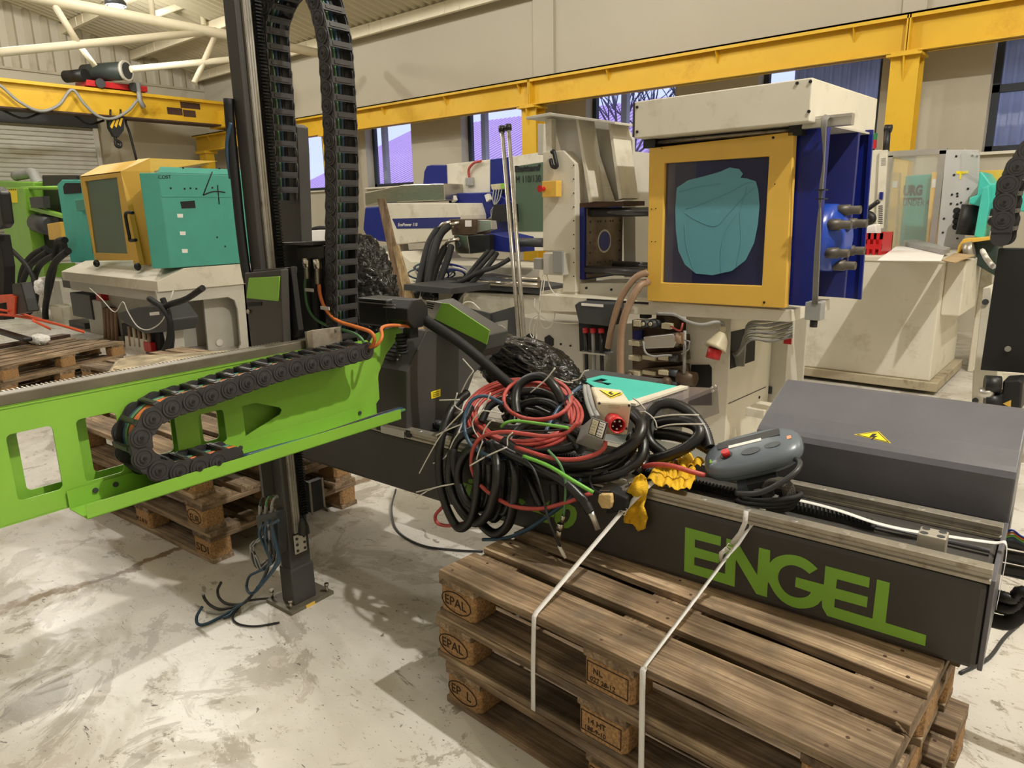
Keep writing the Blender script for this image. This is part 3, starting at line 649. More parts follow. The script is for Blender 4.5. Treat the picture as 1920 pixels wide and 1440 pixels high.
d_=ppoly('yellow_notice',WARN,RB,[(808,735),(826,729),(826,743),(809,748)],.001,hs_,x=-1.7985)
for py in (738,742,745): a=RB.at(812,py-1,x=-1.797); b=RB.at(823,py-4,x=-1.797); MB(RB).box(-1.798,-1.797,a.y,b.y,a.z-.0008,a.z+.0008).build('notice_line',INK,d_)
for cx,cy,rx,ry in ((822,688,24,7),(824,752,24,7)):
    pass
c=RB.at(815,795,x=-1.78); MB(RB).cyl((-1.76,c.y,.66),(-1.76,c.y,c.z-.004),.010,12).cyl((-1.76,c.y,c.z-.004),(-1.76,c.y,c.z+.016),.013,12).build('buffer_bolt',GDARK,t)
# servo motor on top
c=RB.at(784,588,x=-1.74); R=.054
oc=[(c.y+R*math.cos(a),c.z+R*math.sin(a)) for a in [PI/8+i*PI/4 for i in range(8)]]
t=thing('servo_motor','black octagonal servo motor above the carriage housing beside the vertical cable chain','motor',tuple(RB.w((-1.84,c.y,c.z-R))))
MB(RB).prism(oc,'x',-1.845,-1.74).build('end_bell',BK,t,.003)
s2=[(c.y-R*.93,c.z-R*.93),(c.y+R*.93,c.z-R*.93),(c.y+R*.93,c.z+R*.86),(c.y-R*.93,c.z+R*.86)]
MB(RB).prism(s2,'x',-2.0,-1.845).build('body',BK,t,.006)
MB(RB).box(-2.0,-1.80,c.y-R*.96,c.y-R*.9,c.z+R*.55,c.z+R*.62).box(-1.86,-1.80,c.y-R*.98,c.y-R*.9,c.z+R*.36,c.z+R*.42).build('bright_edge',ALU,t)
MB(RB).box(-1.80,-1.765,c.y-.02,c.y+.02,c.z-R-.035,c.z-R).build('connector',BK,t)
m=MB(RB); 
for i in range(6): m.cyl((-1.80+0,c.y-.03,c.z-R-.02-i*.012),(-1.80,c.y-.03,c.z-R-.029-i*.012),.022 if i%2 else .018,14)
m.build('bellows',BKM,t)
# green topped gear cover
t=thing('gear_cover','slanted cover with a bright green panel and silver vent end above the housing','cover',tuple(RB.w((-1.7,.2,.9))))
yy=.20
ppoly('cover_body',DG,RB,[(797,592),(812,564),(918,628),(910,655),(898,672),(800,612)],.11,t,.004,y=yy+.002)
ppoly('green_panel',G,RB,[(828,568),(842,570),(918,620),(912,646),(815,598)],.004,t,y=yy-.002)
v_=ppoly('silver_vent_end',ALU,RB,[(799,563),(828,568),(815,598),(800,598)],.006,t,.002,y=yy-.004)
for i in range(3): ppoly('vent_slot',BKM,RB,[(800,567+i*4),(814-i,570+i*4),(813-i,572+i*4),(800,569+i*4)],.002,v_,y=yy-.005)
# thick corrugated hose
tag(MB().tube(pline(RB,[(790,592,.10),(806,606,.08),(870,648,.10),(945,712,.18),(985,745,.24)],10),.0185,12,rib=.0028,ribd=.06).build('corrugated_hose',BKM),'thick black corrugated hose slanting down from the servo motor to the cable pile','hose')
# ================================================================ GREEN ARM
t=thing('robot_cross_arm','bright green sheet metal robot arm with rectangular cut-outs and a cable tray','robot arm',tuple(RB.w((-1.88,-.6,.745))))
XF=-1.86
def fx(px,py,x=XF): q=RB.at(px,py,x=x); return (q.y,q.z)
top=1.028; bot=.748
ho=[[(-1.20,.80),(-1.105,.80),(-1.105,.955),(-1.20,.955)],]
def cut(r4): (a,b)=r4; return rrect(a[0],b[0],b[1],a[1],.012)
ho=[rrect(-1.196,-1.098,.797,.962,.012),rrect(-1.046,-.950,.797,.962,.012),rrect(-.890,-.800,.797,.93,.012),rrect(-.735,-.655,.80,.90,.012),[(-.595,.80),(-.47,.84),(-.462,.852),(-.47,.862),(-.55,.895),(-.595,.895)]]
outl=[(-1.6,bot-.0),(-.12,bot),(-.06,.80),(-.06,.98),(-.1,1.02),(-.35,top),(-1.6,top)]
MB(RB).prism(outl,'x',XF,XF-.004,holes=ho).build('front_sheet',G,t)
hb=[rrect(-1.16,-1.07,.80,.955,.012),rrect(-1.005,-.92,.80,.955,.012),rrect(-.86,-.79,.80,.92,.012),rrect(-.70,-.65,.80,.89,.012)]
hb=[[(a-.0,b) for a,b in h] for h in hb]
MB(RB).prism(outl,'x',XF-.05,XF-.054,holes=hb).build('rear_sheet',G,t)
MB(RB).box(XF-.054,XF+.002,-1.6,-.35,top-.004,top).build('top_sheet',G,t)
ppoly('end_flange',G,RB,[(690,648),(704,626),(745,611),(754,622),(724,664),(710,700),(702,775),(690,780)],.004,t,x=XF-.006)
MB(RB).box(XF-.054,XF,-1.6,-.12,bot-.003,bot+.001).build('bottom_sheet',G,t)
# bolted joint line strip with tray
tr=t
YT0,YT1=-1.094,-.062
MB(RB).box(XF+.004,XF+.006,YT0,YT1-.02,.745,.79).build('tray_back',G,t)
MB(RB).box(XF+.004,-1.75,YT0,YT1,.742,.7445).build('tray_floor',G,t)
MB(RB).box(-1.752,-1.75,YT0,YT1,.742,.779).build('tray_lip',G,t)
for y in (-1.03,-.98,-.62,-.16): MB(RB).cyl((XF+.006,y,.772),(XF+.0095,y,.772),.007,10).build('screw',GDARK,t)
MB(RB).box(XF-.05,XF-.01,-1.6,-.30,top,top+.027).build('linear_rail',ARMR,t,.002)
m=MB(RB)
for i in range(124): y=-1.6+i*.0105; m.hexa([(XF-.075,y,top+.012),(XF-.05,y,top+.012),(XF-.05,y+.007,top+.012),(XF-.075,y+.007,top+.012),(XF-.075,y+.002,top+.026),(XF-.05,y+.002,top+.026),(XF-.05,y+.005,top+.026),(XF-.075,y+.005,top+.026)])
m.box(XF-.075,XF-.05,-1.6,-.30,top-.01,top+.012); m.build('gear_rack',ST,t)
# grey angle bracket on the rail
t=thing('angle_bracket','folded bare steel angle bracket screwed beside the green arm','bracket',tuple(RB.w((-1.88,-.3,1.03))))
ppoly('plate',ST2,RB,[(575,622),(586,619),(640,612),(642,640),(636,652),(580,656)],.004,t,.001,x=XF+.006)
ppoly('fold',ST,RB,[(575,622),(586,619),(588,656),(579,656)],.012,t,.001,x=XF+.016)
for q in ((582,630),(630,618),(634,648)): p=RB.at(*q,x=XF+.008); MB(RB).cyl((XF+.006,p.y,p.z),(XF+.012,p.y,p.z),.005,10).build('bolt',ST,t)
# ================================================================ VERTICAL AXIS
t=thing('vertical_axis_column','tall anthracite vertical robot axis with guide rail standing on a foot plate','robot axis',tuple(RB.w((-2.135,-.28,0))))
x0,x1,y0,y1=-2.175,-2.11,-.325,-.235
MB(RB).box(x0,x1,y0,y1,.012,2.75).build('profile',DG,t,.006)
MB(RB).box(x0-.006,x1+.006,y0-.006,y1+.006,.012,.16).build('foot_sleeve',DG,t,.006)
fp=MB(RB).box(-2.235,-2.075,-.365,-.17,0,.014).build('foot_plate',ARMR,t,.001)
for x,y in ((-2.225,-.345),(-2.1,-.348),(-2.09,-.19)): MB(RB).cyl((x,y,.014),(x,y,.04),.005,10).cyl((x,y,.04),(x,y,.05),.009,10).build('bolt',ST,fp)
MB(RB).box(-2.12,-2.074,-.30,-.26,-.0,.013).build('yellow_tag',YE,fp)
MB(RB).box(x1,x1+.012,y0+.022,y0+.05,.30,2.75).build('guide_rail',ST2,t,.001)
m=MB(RB)
for i in range(3): m.box(x1+.012,x1+.0135,y0+.025+i*.009,y0+.029+i*.009,.30,2.75)
m.build('rail_edge',ALU,t)
m=MB(RB)
for i in range(228): z=.36+i*.0105; m.hexa([(x1,y1-.028,z),(x1+.018,y1-.028,z+.001),(x1+.018,y1-.028,z+.005),(x1,y1-.028,z+.008),(x1,y1-.004,z),(x1+.018,y1-.004,z+.001),(x1+.018,y1-.004,z+.005),(x1,y1-.004,z+.008)])
m.box(x1-.002,x1+.006,y1-.03,y1-.002,.36,2.75); m.build('gear_rack',BKM,t)
pl=MB(RB).box(x1+.002,x1+.008,y0+.02,y0+.072,.215,.29).build('stop_plate',WP2,t,.002)
for i in range(3):
    for y in (y0+.03,y0+.062): MB(RB).cyl((x1+.008,y,.228+i*.024),(x1+.011,y,.228+i*.024),.0055,8).build('screw',GDARK,pl)
MB().tube([RB.w((x1+.02,y0+.056,z)) for z in (.292,.298,.32,.345,.358)],[.022,.022,.021,.013,.003],14).build('rubber_buffer',BK,t)
for i in range(22): z=.5+i*.1; MB(RB).cyl((x1+.0,y0+.060,z),(x1+.0025,y0+.060,z),.006,10).build('rail_screw',INK,t)
MB(RB).box(x0-.004,x0+.01,y0-.045,y0-.002,.45,.62).build('cable_guard',DG,t)
MB(RB).box(x1+.02,x1+.045,y1-.01,y1+.05,.37,.49).build('clamp_plate',BK,t,.002)
MB(RB).box(x1+.045,x1+.048,y1-.012,y1-.004,.365,.492).box(x1+.045,x1+.048,y1+.044,y1+.052,.365,.492).box(x1+.03,x1+.075,y1+.04,y1+.05,.365,.375).build('clamp_edge',ST,t)
# cable loom clipped to the outer side
tag(MB().tube(pline(RB,[(428,185,-.34),(434,260,-.34),(441,330,-.34),(450,420,-.34),(460,500,-.34),(466,530,-.34)],6),.016,10).build('cable_loom',BKM),'black cable loom down the left side of the tall robot column','cable')
tag(MB().tube(pline(RB,[(433,230,-.35),(425,275,-.36),(432,335,-.35)],8),.006,8).build('blue_air_line',BC),'short blue air line bowed out from the left side of the column','hose')
# carriage of the vertical axis
t=thing('vertical_carriage','anthracite carriage cover with a green panel around the column','robot carriage',tuple(RB.w((-2.13,-.3,1.03))))
ppoly('lower_cover',DG,RB,[(458,512),(526,505),(532,660),(472,666),(461,560)],.03,t,.004,y=-.40)
ppoly('green_panel',G,RB,[(466,521),(523,518),(521,565),(461,559)],.006,t,.002,y=-.405)
q=RB.at(467,584,y=-.402); MB(RB).cyl((q.x,-.40,q.z),(q.x,-.408,q.z),.007,12).build('lock',ST,t)
ppoly('cover_slot',BKM,RB,[(463,567),(490,566),(490,573),(464,575)],.002,t,y=-.402)
ppoly('side_cover',BK,RB,[(523,508),(545,500),(560,620),(548,640),(530,650)],.02,t,.002,y=-.36)
ppoly('carriage_block',BK,RB,[(520,457),(560,455),(588,458),(598,630),(560,640),(545,560),(528,500)],.12,t,.004,y=-.21)
ppoly('top_plate',DG,RB,[(519,455),(585,453),(586,460),(520,459)],.14,t,.002,y=-.24)
ppoly('wiper_plate',DG,RB,[(474,506),(533,502),(533,514),(474,518)],.05,t,.002,y=-.35)
for a in ((525,590),(533,620)): 
    pass
MB(RB).tube([RB.w(RB.at(a,b,y=-.30)) for a,b in ((529,592),(534,594),(534,600),(550,600),(552,626))],.007,8).build('handle_bracket',GDARK,t)
MB().sph(tuple(RB.w(RB.at(547,628,y=-.30))),.014,12,raw=True).build('knob',GDARK,t)
ppoly('lower_block',GDARK,RB,[(556,616),(606,608),(606,640),(560,648)],.08,t,.003,y=-.20)
# big dark back panel
t=thing('chain_anchor_panel','tall dark plate behind the column where the back run of the cable chain ends','panel',tuple(RB.w((-2.15,-.08,1.3))))
ppoly('panel',DG,RB,[(508,232),(548,232),(556,237),(559,290),(565,455),(520,458)],.05,t,.004,y=-.10)
p=RB.at(556,297,y=-.10); MB(RB).cyl((p.x,-.102,p.z),(p.x,-.108,p.z),.008,12).build('screw',GDARK,t)
# ---------------- energy chains
def chain(name,label,path,wdir,wd,pitch,hgt,zin,bars=True,lim=None,group=None,bw=.010):
    # path: polyline of the chain centre line; wdir: axis of the pins; every link is a part
    P=resample(path,pitch); root=thing(name,label,'cable chain',tuple(P[0]),group); wv=Vector(wdir).normalized()
    N=len(P)
    for i in range(N-1):
        a,b=P[i],P[i+1]; tg=(b-a).normalized(); nn=wv.cross(tg).normalized()*zin
        l=None
        for s in (-1,1):
            m=MB(); o=wv*(s*(wd/2)); th=wv*(s*.005); k=0
            for (r0,e0,off) in ((hgt*.5,1,0.0),(hgt*.44,-1,-.004)):
                cc=a if e0==1 else b
                oo=o+wv*(s*off)
                # stadium plate half around one pivot
                ring=[]
                for q in range(13):
                    an=-PI/2+PI*q/12; ring.append(cc-tg*e0*math.cos(an)*r0+nn*math.sin(an)*r0)
                far_=(a+b)/2+tg*e0*pitch*.22
                ring+= [far_+nn*hgt*.42,far_-nn*hgt*.42]
                n=len(ring); vs=[p+oo-th*.4 for p in ring]+[p+oo+th*.4 for p in ring]
                m.add(vs,[tuple(range(n)),tuple(range(2*n-1,n-1,-1))]+[(j,(j+1)%n,n+(j+1)%n,n+j) for j in range(n)],False,True)
            for rr,hh in ((hgt*.43,.0035),(hgt*.17,.0075)):
                m.tube([a+o-th*.3,a+o+th*.4+wv*s*hh],rr,16)
            m.m=1; m.tube([a+o+wv*s*.009,a+o+wv*s*.0125],hgt*.075,8); m.tube([a+o+wv*s*(.0055)+(wv.orthogonal().normalized()*math.cos(q_)+wv.cross(wv.orthogonal().normalized())*math.sin(q_))*hgt*.33 for q_ in [2*PI*z_/16 for z_ in range(16)]],.0011,5,True); m.m=0
            if l is None: l=m.build('link',[CH,BKM],root)
            else: m.build('side_plate',[CH,BKM],l)
        if bars:
            for sg,nm in ((1,'crossbar'),(-1,'crossbar')):
                c=(a+b)/2+nn*sg*hgt*.42; q=MB()
                vs=[]
                for dw in (-wd/2,wd/2):
                    for dt,dn in ((-bw,-.003),(bw,-.003),(bw,.004),(-bw,.004)): vs.append(c+wv*dw+tg*dt+nn*sg*dn)
                q.add(vs,[(0,1,2,3),(4,7,6,5),(0,4,5,1),(1,5,6,2),(2,6,7,3),(3,7,4,0)],False,True)
                vs=[]
                for dw in (-wd*.36,wd*.36):
                    for dt,dn in ((-.005,.003),(.005,.003),(.005,.006),(-.005,.006)): vs.append(c+wv*dw+tg*dt+nn*sg*dn)
                q.add(vs,[(0,1,2,3),(4,7,6,5),(0,4,5,1),(1,5,6,2),(2,6,7,3),(3,7,4,0)],False,True)
                q.build(nm,CH,l)
    return root,P
# vertical chain: bends in the x-z plane, pins along y
yc=-.165; wdv=.088
xf=-1.858; xbk=-2.15; rr=abs(xf-xbk)/2; ztop=2.02
path=[(xf-.055,yc,1.02),(xf-.025,yc,1.3),(xf+.01,yc,1.6),(xf+.02,yc,1.92)]
path+=[((xf+xbk)/2+rr*1.05*math.cos(math.radians(a)),yc,ztop-.02+rr*1.1*math.sin(math.radians(a))) for a in range(10,180,20)]
path+=[(xbk-.01,yc,1.75),(xbk-.03,yc,1.5)]
pw=interp([RB.w(p) for p in path],8)
cv,_=chain('vertical_cable_chain','black plastic cable chain looping high above the robot column','',[],0,0,0,0) if False else chain('vertical_cable_chain','black plastic cable chain looping high above the robot column',pw,RB.ey,wdv,.0505,.060,1)
for k,(dy,mat,r) in enumerate(((-.018,DC,.005),(-.008,GC2,.004),(.006,BC,.007),(.017,BKM,.009))):
    MB().tube([p+RB.ey*dy for p in pw],r,8).build('cable',mat,cv)
# horizontal chain: bends in the y-z plane, pins along x
xc=-1.804; wdh=.092
ph=[(688,652),(640,665),(560,682),(480,706),(400,734),(340,752),(300,768),(272,794),(262,826),(272,858),(300,877),(345,877),(400,862),(455,846)]
pz=[RB.w((xc,)+tuple(RB.at(a,b+6,x=-1.757))[1:]) for a,b in ph]
pw2=interp(pz,8)
ch2,_=chain('arm_cable_chain','black plastic cable chain folded in a loop along the green arm',pw2,RB.ex,wdh,.0555,.060,-1,bw=.0075)
for k,(dx,mat,r,dn) in enumerate(((-.030,BC,.006,.010),(-.018,GC2,.0055,.012),(.002,OC,.0055,.013),(.016,OC,.0065,.013),(.028,OC,.006,.012),(-.006,DC,.005,.012))):
    MB().tube([p+RB.ex*dx+Vector((0,0,dn)) for p in pw2],r,8).build('cable',mat,ch2)
# cables lying in the tray
for k,(o,mat,lab) in enumerate(((0,GC2,'dull green cable lying in the green tray'),(6,BC,'blue hose lying in the green tray'),(11,DC,'thin dark cable lying in the green tray'))):
    tag(MB().tube([RB.w((-1.765-.012*k,y,.768+.004*math.sin(y*9+k))) for y in [-.66+i*.03 for i in range(22)]],.0055 if k<2 else .004,8).build('tray_cable',mat),lab,'cable')
# motor on the vertical carriage with two plugs
t=thing('lift_motor','black lift motor with two silver cable plugs and a yellow warning label','motor',tuple(RB.w((-1.93,-.22,1.05))))
ppoly('motor_body',BK,RB,[(540,458),(600,455),(606,470),(612,640),(560,640),(548,560)],.10,t,.005,y=-.19)
ppoly('motor_head',BK,RB,[(556,463),(606,460),(606,485),(558,488)],.05,t,.004,y=-.215)
lab=ppoly('warning_label',WARN,RB,[(562,552),(602,547),(602,566),(564,572)],.001,t,y=-.196)
ppoly('label_triangle',INK,RB,[(570,554),(576,567),(565,568)],.001,lab,y=-.1975)
for i in range(3): ppoly('label_line',INK,RB,[(578,555+i*5),(599,552+i*5),(599,553.5+i*5),(578,556.5+i*5)],.001,lab,y=-.1975)
for k,(px,pt,mat,nm,pts,cl) in enumerate(((574,484,GC2,'green_motor_cable',[(573,522,-.225),(572,540,-.225),(577,575,-.22),(592,598,-.21),(620,613,-.21),(655,622,-.20),(677,634,-.19),(686,652,-.18)],'dull green'),(594,486,OC,'orange_motor_cable',[(598,532,-.225),(601,556,-.225),(612,582,-.22),(634,602,-.21),(668,613,-.20),(694,622,-.19),(702,634,-.185),(698,648,-.18),(684,656,-.18)],'orange'))):
    ex_=8 if k else 0
    q0=RB.w(RB.at(px,pt,y=-.225)); q1=RB.w(RB.at(px+2,pt+18,y=-.225)); q2=RB.w(RB.at(px+3,pt+38+ex_,y=-.225))
    MB().tube([q0,q1,q1,q2],[.0135,.0135,.0115,.011],14).build('cable_plug',ST,t)
    tag(MB().tube(pline(RB,pts,6),.0062 if k else .005,10).build('motor_cable',mat),cl+' cable curving from a silver plug down to the arm chain','cable')
    p0,p1=(pts[1],pts[2])
    a=RB.at(pts[1][0]+2,pts[1][1]+(4 if k==0 else 22),y=-.232); 
    MB(RB).box(a.x-.004,a.x+.042,-.234,-.232,a.z-.004,a.z+.007).build('white_tag',WT,t)
tag(MB().tube(pline(RB,[(684,656,-.16),(705,648,-.15),(716,632,-.13),(716,615,-.10),(735,610,-.05),(770,612,.02)],6),.006,10).build('motor_cable',OC),'orange cable looping from the arm chain up to the servo motor','cable')
# ================================================================ INJECTION MACHINE WITH THE YELLOW DOOR
def wv(fr,px,py,**k): return fr.w(fr.at(px,py,**k))
yD=3.80
t=thing('moulding_machine','cream and blue injection moulding machine with a yellow framed safety door','machine',tuple(MA.w((-1.9,4.2,0))))
MM=t
a=MA.at(1190,195,y=3.70); b=MA.at(1524,140,y=3.70); c=MA.at(1518,225,y=3.70); dpt=MA.at(1647,172,x=b.x).y-3.70
zt=(a.z+b.z)/2; zb=(c.z+MA.at(1190,262,y=3.70).z)/2
h=MB(MA).box(a.x,b.x,3.70,3.70+dpt,zb,zt).build('top_hood',WP,t,.006)
for q in ((1195,201),(1195,247),(1520,153),(1517,209),(1495,156)): p=MA.at(*q,y=3.70); MB(MA).cyl((p.x,3.70,p.z),(p.x,3.694,p.z),.008,10).build('hood_screw',INK,h)
MB(MA).box(a.x-.012,a.x-.001,3.70,3.74,zb+.01,zt-.005).build('dark_end_strip',GDARK,h)
# slide gear under the hood
p=MA.at(1215,268,y=3.82); q=MA.at(1492,243,y=3.82)
MB(MA).cyl((p.x,3.84,(p.z+q.z)/2),(q.x,3.84,(p.z+q.z)/2),.011,12).build('slide_rod',ST2,t)
MB(MA).box(p.x-.02,p.x+.06,3.80,3.9,(p.z+q.z)/2-.03,(p.z+q.z)/2+.03).box(q.x-.03,q.x+.04,3.80,3.9,(p.z+q.z)/2-.03,(p.z+q.z)/2+.03).build('rod_clamp',BK,t)
MB(MA).box(p.x,q.x+.05,3.88,3.92,(p.z+q.z)/2-.045,zb+.01).build('dark_gap_plate',BKM,t)
p=MA.at(1505,228,y=3.78); q=MA.at(1597,222,y=3.78); pr_=MB(MA).box(p.x,q.x,3.78,3.82,q.z-.028,q.z+.026); pr_.box(p.x,q.x,3.775,3.78,q.z+.012,q.z+.024).box(p.x,q.x,3.775,3.78,q.z-.026,q.z-.014); pr_.build('aluminium_profile',ALU,t)
# door
dr=ppoly('safety_door',YE,MA,[(1217,278),(1488,247),(1472,578),(1213,564)],.05,t,.004,y=yD,holes=[[(1246,306),(1442,293),(1428,536),(1240,530)]])
ppoly('pane',BPANE,MA,[(1243,303),(1445,290),(1431,539),(1237,533)],.006,dr,y=yD+.02)
ppoly('film_remnant',TFILM,MA,[(1269,352),(1290,338),(1322,330),(1350,322),(1368,314),(1386,317),(1393,326),(1388,333),(1402,335),(1417,340),(1422,358),(1424,385),(1421,420),(1414,455),(1398,488),(1372,508),(1336,516),(1305,513),(1284,496),(1272,470),(1267,430),(1266,388)],.0015,dr,y=yD+.017,label='crinkled teal protective film stuck on the pane')
for pts in ([(1286,392),(1320,380),(1360,364),(1396,345),(1412,342)],[(1284,398),(1305,412),(1340,424),(1362,405),(1392,372),(1414,352)],[(1352,512),(1352,470),(1362,430),(1386,395)],[(1400,350),(1388,400),(1390,450),(1380,500)],[(1300,505),(1287,460),(1284,420)],[(1274,360),(1310,350),(1350,345)]):
    MB().tube(interp([wv(MA,u,v,y=yD+.0155) for u,v in pts],5),.0013,5).build('film_crease',TFILM,dr)
for q in ((1241,278),(1450,258),(1433,567),(1222,392),(1230,391),(1222,453),(1229,453),(1453,345)): p=MA.at(*q,y=yD); MB(MA).cyl((p.x,yD,p.z),(p.x,yD-.004,p.z),.007 if q[1]<270 or q[1]>560 else .003,8).build('door_screw',INK,dr)
# enclosure
p=MA.at(1500,240,y=3.87); q=MA.at(1524,575,y=3.87)
MB(MA).box(p.x-.04,q.x,3.87,3.92,q.z,zb).build('blue_side_post',BL,t,.003)
MB(MA).box(MA.at(1240,300,y=3.95).x,MA.at(1268,300,y=3.95).x,3.95,4.2,MA.at(1250,535,y=3.95).z,zb).build('inner_post',WP,t)
MB(MA).box(MA.at(1240,300,y=3.95).x,q.x,4.35,4.38,q.z,zb).build('inner_rear_wall',NAV,t)
ppoly('blue_rear_panel',BL,MA,[(1545,247),(1636,243),(1613,562),(1538,553)],.02,t,.002,y=4.55)
ppoly('panel_edge',BL,MA,[(1629,243),(1637,243),(1614,562),(1607,561)],.02,t,.002,y=4.53)
MB(MA).box(q.x-.3,MA.at(1633,243,y=4.55).x,3.9,4.6,zb-.01,zb+.0).build('hood_underside',WP2,t)
# cylinder head with tie-bar nuts
NUT=mk('dark_nut_steel',(86,80,72),.45,.3,var=.2); BAR=mk('dark_polished_bar',(92,92,94),.25,.6)
c=MA.at(1563,446,y=4.2); sc1=c.x-MA.at(1535,446,y=4.2).x
hd=MB(MA).tube([MA.w((c.x-sc1*1.2,4.2,c.z)),MA.w((c.x+.01,4.2,c.z)),MA.w((c.x+.02,4.2,c.z)),MA.w((c.x+sc1*.9,4.2,c.z)),MA.w((c.x+sc1*1.0,4.2,c.z))],[.19,.185,.15,.10,.07],24).build('blue_cylinder_head',mk('blue_gloss_casting',(34,70,170),.25,var=.06),t)
for a_ in range(6):
    an=PI/6+a_*PI/3; yy=4.2+.15*math.cos(an); zz=c.z+.15*math.sin(an)
    MB().tube([MA.w((c.x-.02,yy,zz)),MA.w((c.x+.075,yy,zz)),MA.w((c.x+.075,yy,zz)),MA.w((c.x+.13,yy,zz))],[.03,.03,.023,.023],8).build('tie_bar_nut',NUT,hd)
MB().sph(tuple(MA.w((c.x+sc1*.9,4.16,c.z+.06))),.03,10,raw=True).build('lug',BL,hd)
# bed and frame
ppoly('bed_rail',WP,MA,[(1012,553),(1215,565),(1482,582),(1482,604),(1215,590),(1013,583)],.6,t,.003,y=3.83)
ppoly('bed_slot',BKM,MA,[(1100,560),(1215,567),(1215,571),(1100,563)],.01,t,y=3.825)
ppoly('upper_bed',WP2,MA,[(1058,531),(1215,531),(1215,566),(1058,556)],.4,t,.003,y=4.0)
for q in ((1100,540),(1147,543),(1198,545),(1072,548)): p=MA.at(*q,y=4.0); MB(MA).cyl((p.x,4.0,p.z),(p.x,3.99,p.z),.008,8).build('bed_screw',INK,t)
p=MA.at(1286,600,y=3.95); q=MA.at(1371,600,y=3.95); yr=MA.at(1450,600,x=q.x).y
lg=MB(MA).box(p.x,q.x,3.95,yr,0,q.z+.01).build('frame_leg',WP,t,.004)
ppoly('cable_opening',BKM,MA,[(1371,622),(1417,612),(1415,676),(1369,692)],.01,lg,x=q.x+.002)
ppoly('frame_opening',BKM,MA,[(1296,684),(1330,684),(1334,690),(1334,760),(1290,760)],.01,lg,y=3.945)
MB(MA).box(q.x,q.x+.004,3.97,yr-.05,.28,.283).build('panel_joint',INK,lg)
p=MA.at(1424,745,x=q.x+.002); MB(MA).cyl((q.x,p.y,p.z),(q.x+.004,p.y,p.z),.01,8).build('screw',INK,lg)
p=MA.at(1443,731,x=q.x+.25); MB(MA).box(q.x-.02,q.x+.10,yr+.02,yr+.35,0,MA.at(1445,600,x=q.x).z).build('rear_leg',WP2,t,.003)
p=MA.at(1443,731,y=yr+.02); MB(MA).box(p.x-.018,p.x+.018,yr+.012,yr+.02,p.z-.025,p.z+.025).build('grey_sticker',GDARK,t)
# left lower body
ppoly('lower_body',WP2,MA,[(968,592),(1092,612),(1095,790),(970,770)],.35,t,.004,y=4.05)
ppoly('lower_body_cap',WP,MA,[(1012,555),(1092,560),(1092,592),(1013,586)],.2,t,.004,y=3.98)
for q in ((1052,645),(1070,648),(1058,670),(1066,672),(1005,664)): p=MA.at(*q,y=4.05); MB(MA).cyl((p.x,4.05,p.z),(p.x,4.042,p.z),.008,8).build('screw',INK,t)
for q in ((995,636),(1030,640)): p=MA.at(*q,y=4.05); MB(MA).tube([MA.w((p.x,4.045,p.z)),MA.w((p.x,4.05,p.z))],.05,6).build('dark_hexagon_opening',BKM,t)
ppoly('rear_body',WP2,MA,[(1090,612),(1290,600),(1290,800),(1095,800)],.05,t,y=4.5)
# tower
tw=ppoly('tower',WP,MA,[(1018,285),(1056,282),(1078,306),(1079,548),(1055,548),(1056,470),(1018,470)],.25,t,.004,y=3.95)
for i in range(9): p=MA.at(1076,310+i*26,y=3.95); MB(MA).cyl((p.x,3.95,p.z),(p.x,3.944,p.z),.004,8).build('tower_hole',INK,tw)
ppoly('tower_foot',WP,MA,[(1055,540),(1079,540),(1079,556),(1012,556),(1014,546)],.2,t,.003,y=3.96)
ppoly('front_post',WP,MA,[(1022,224),(1034,222),(1034,284),(1024,285)],.05,t,.002,y=3.96)
ppoly('rear_post',WP2,MA,[(1008,232),(1020,232),(1018,290),(1008,290)],.06,t,.002,y=4.3)
# bracket on top
a=MA.at(1030,212,y=3.90); b=MA.at(1152,230,x=a.x+.02)
ppoly('bracket_top_plate',WP2,MA,[(986,219),(1030,211),(1153,228),(1153,233),(1032,217),(986,224)],.30,t,.003,y=3.90)
ppoly('gusset',WP2,MA,[(1036,224),(1080,224),(1106,380),(1078,382),(1056,300)],.03,t,.002,y=4.05)  # plate in shade: its shade is put into the greyer paint
ppoly('gusset',WP,MA,[(1079,222),(1084,222),(1111,378),(1104,380)],.18,t,.002,y=3.98)
ppoly('bracket_web',WP2,MA,[(1084,224),(1144,230),(1166,375),(1108,382)],.03,t,.002,y=4.22)
ppoly('stiffener',WP,MA,[(1088,274),(1112,276),(1146,378),(1108,378)],.05,t,.002,y=4.12)  # lit plate: its light is put into the creamier paint
ppoly('gusset',WP,MA,[(1140,230),(1146,230),(1166,372),(1160,374)],.20,t,.002,y=4.0)
ppoly('gusset',WP2,MA,[(1146,240),(1172,235),(1186,262),(1188,380),(1166,374)],.03,t,.002,y=4.35)  # another shaded plate, the shade again carried by greyer paint
ppoly('rear_cabinet',WP2,MA,[(1166,290),(1190,284),(1192,520),(1170,520)],.2,t,.002,y=4.45)
ppoly('bracket_foot',RUST,MA,[(1078,381),(1170,377),(1170,386),(1080,390)],.25,t,.002,y=4.0)
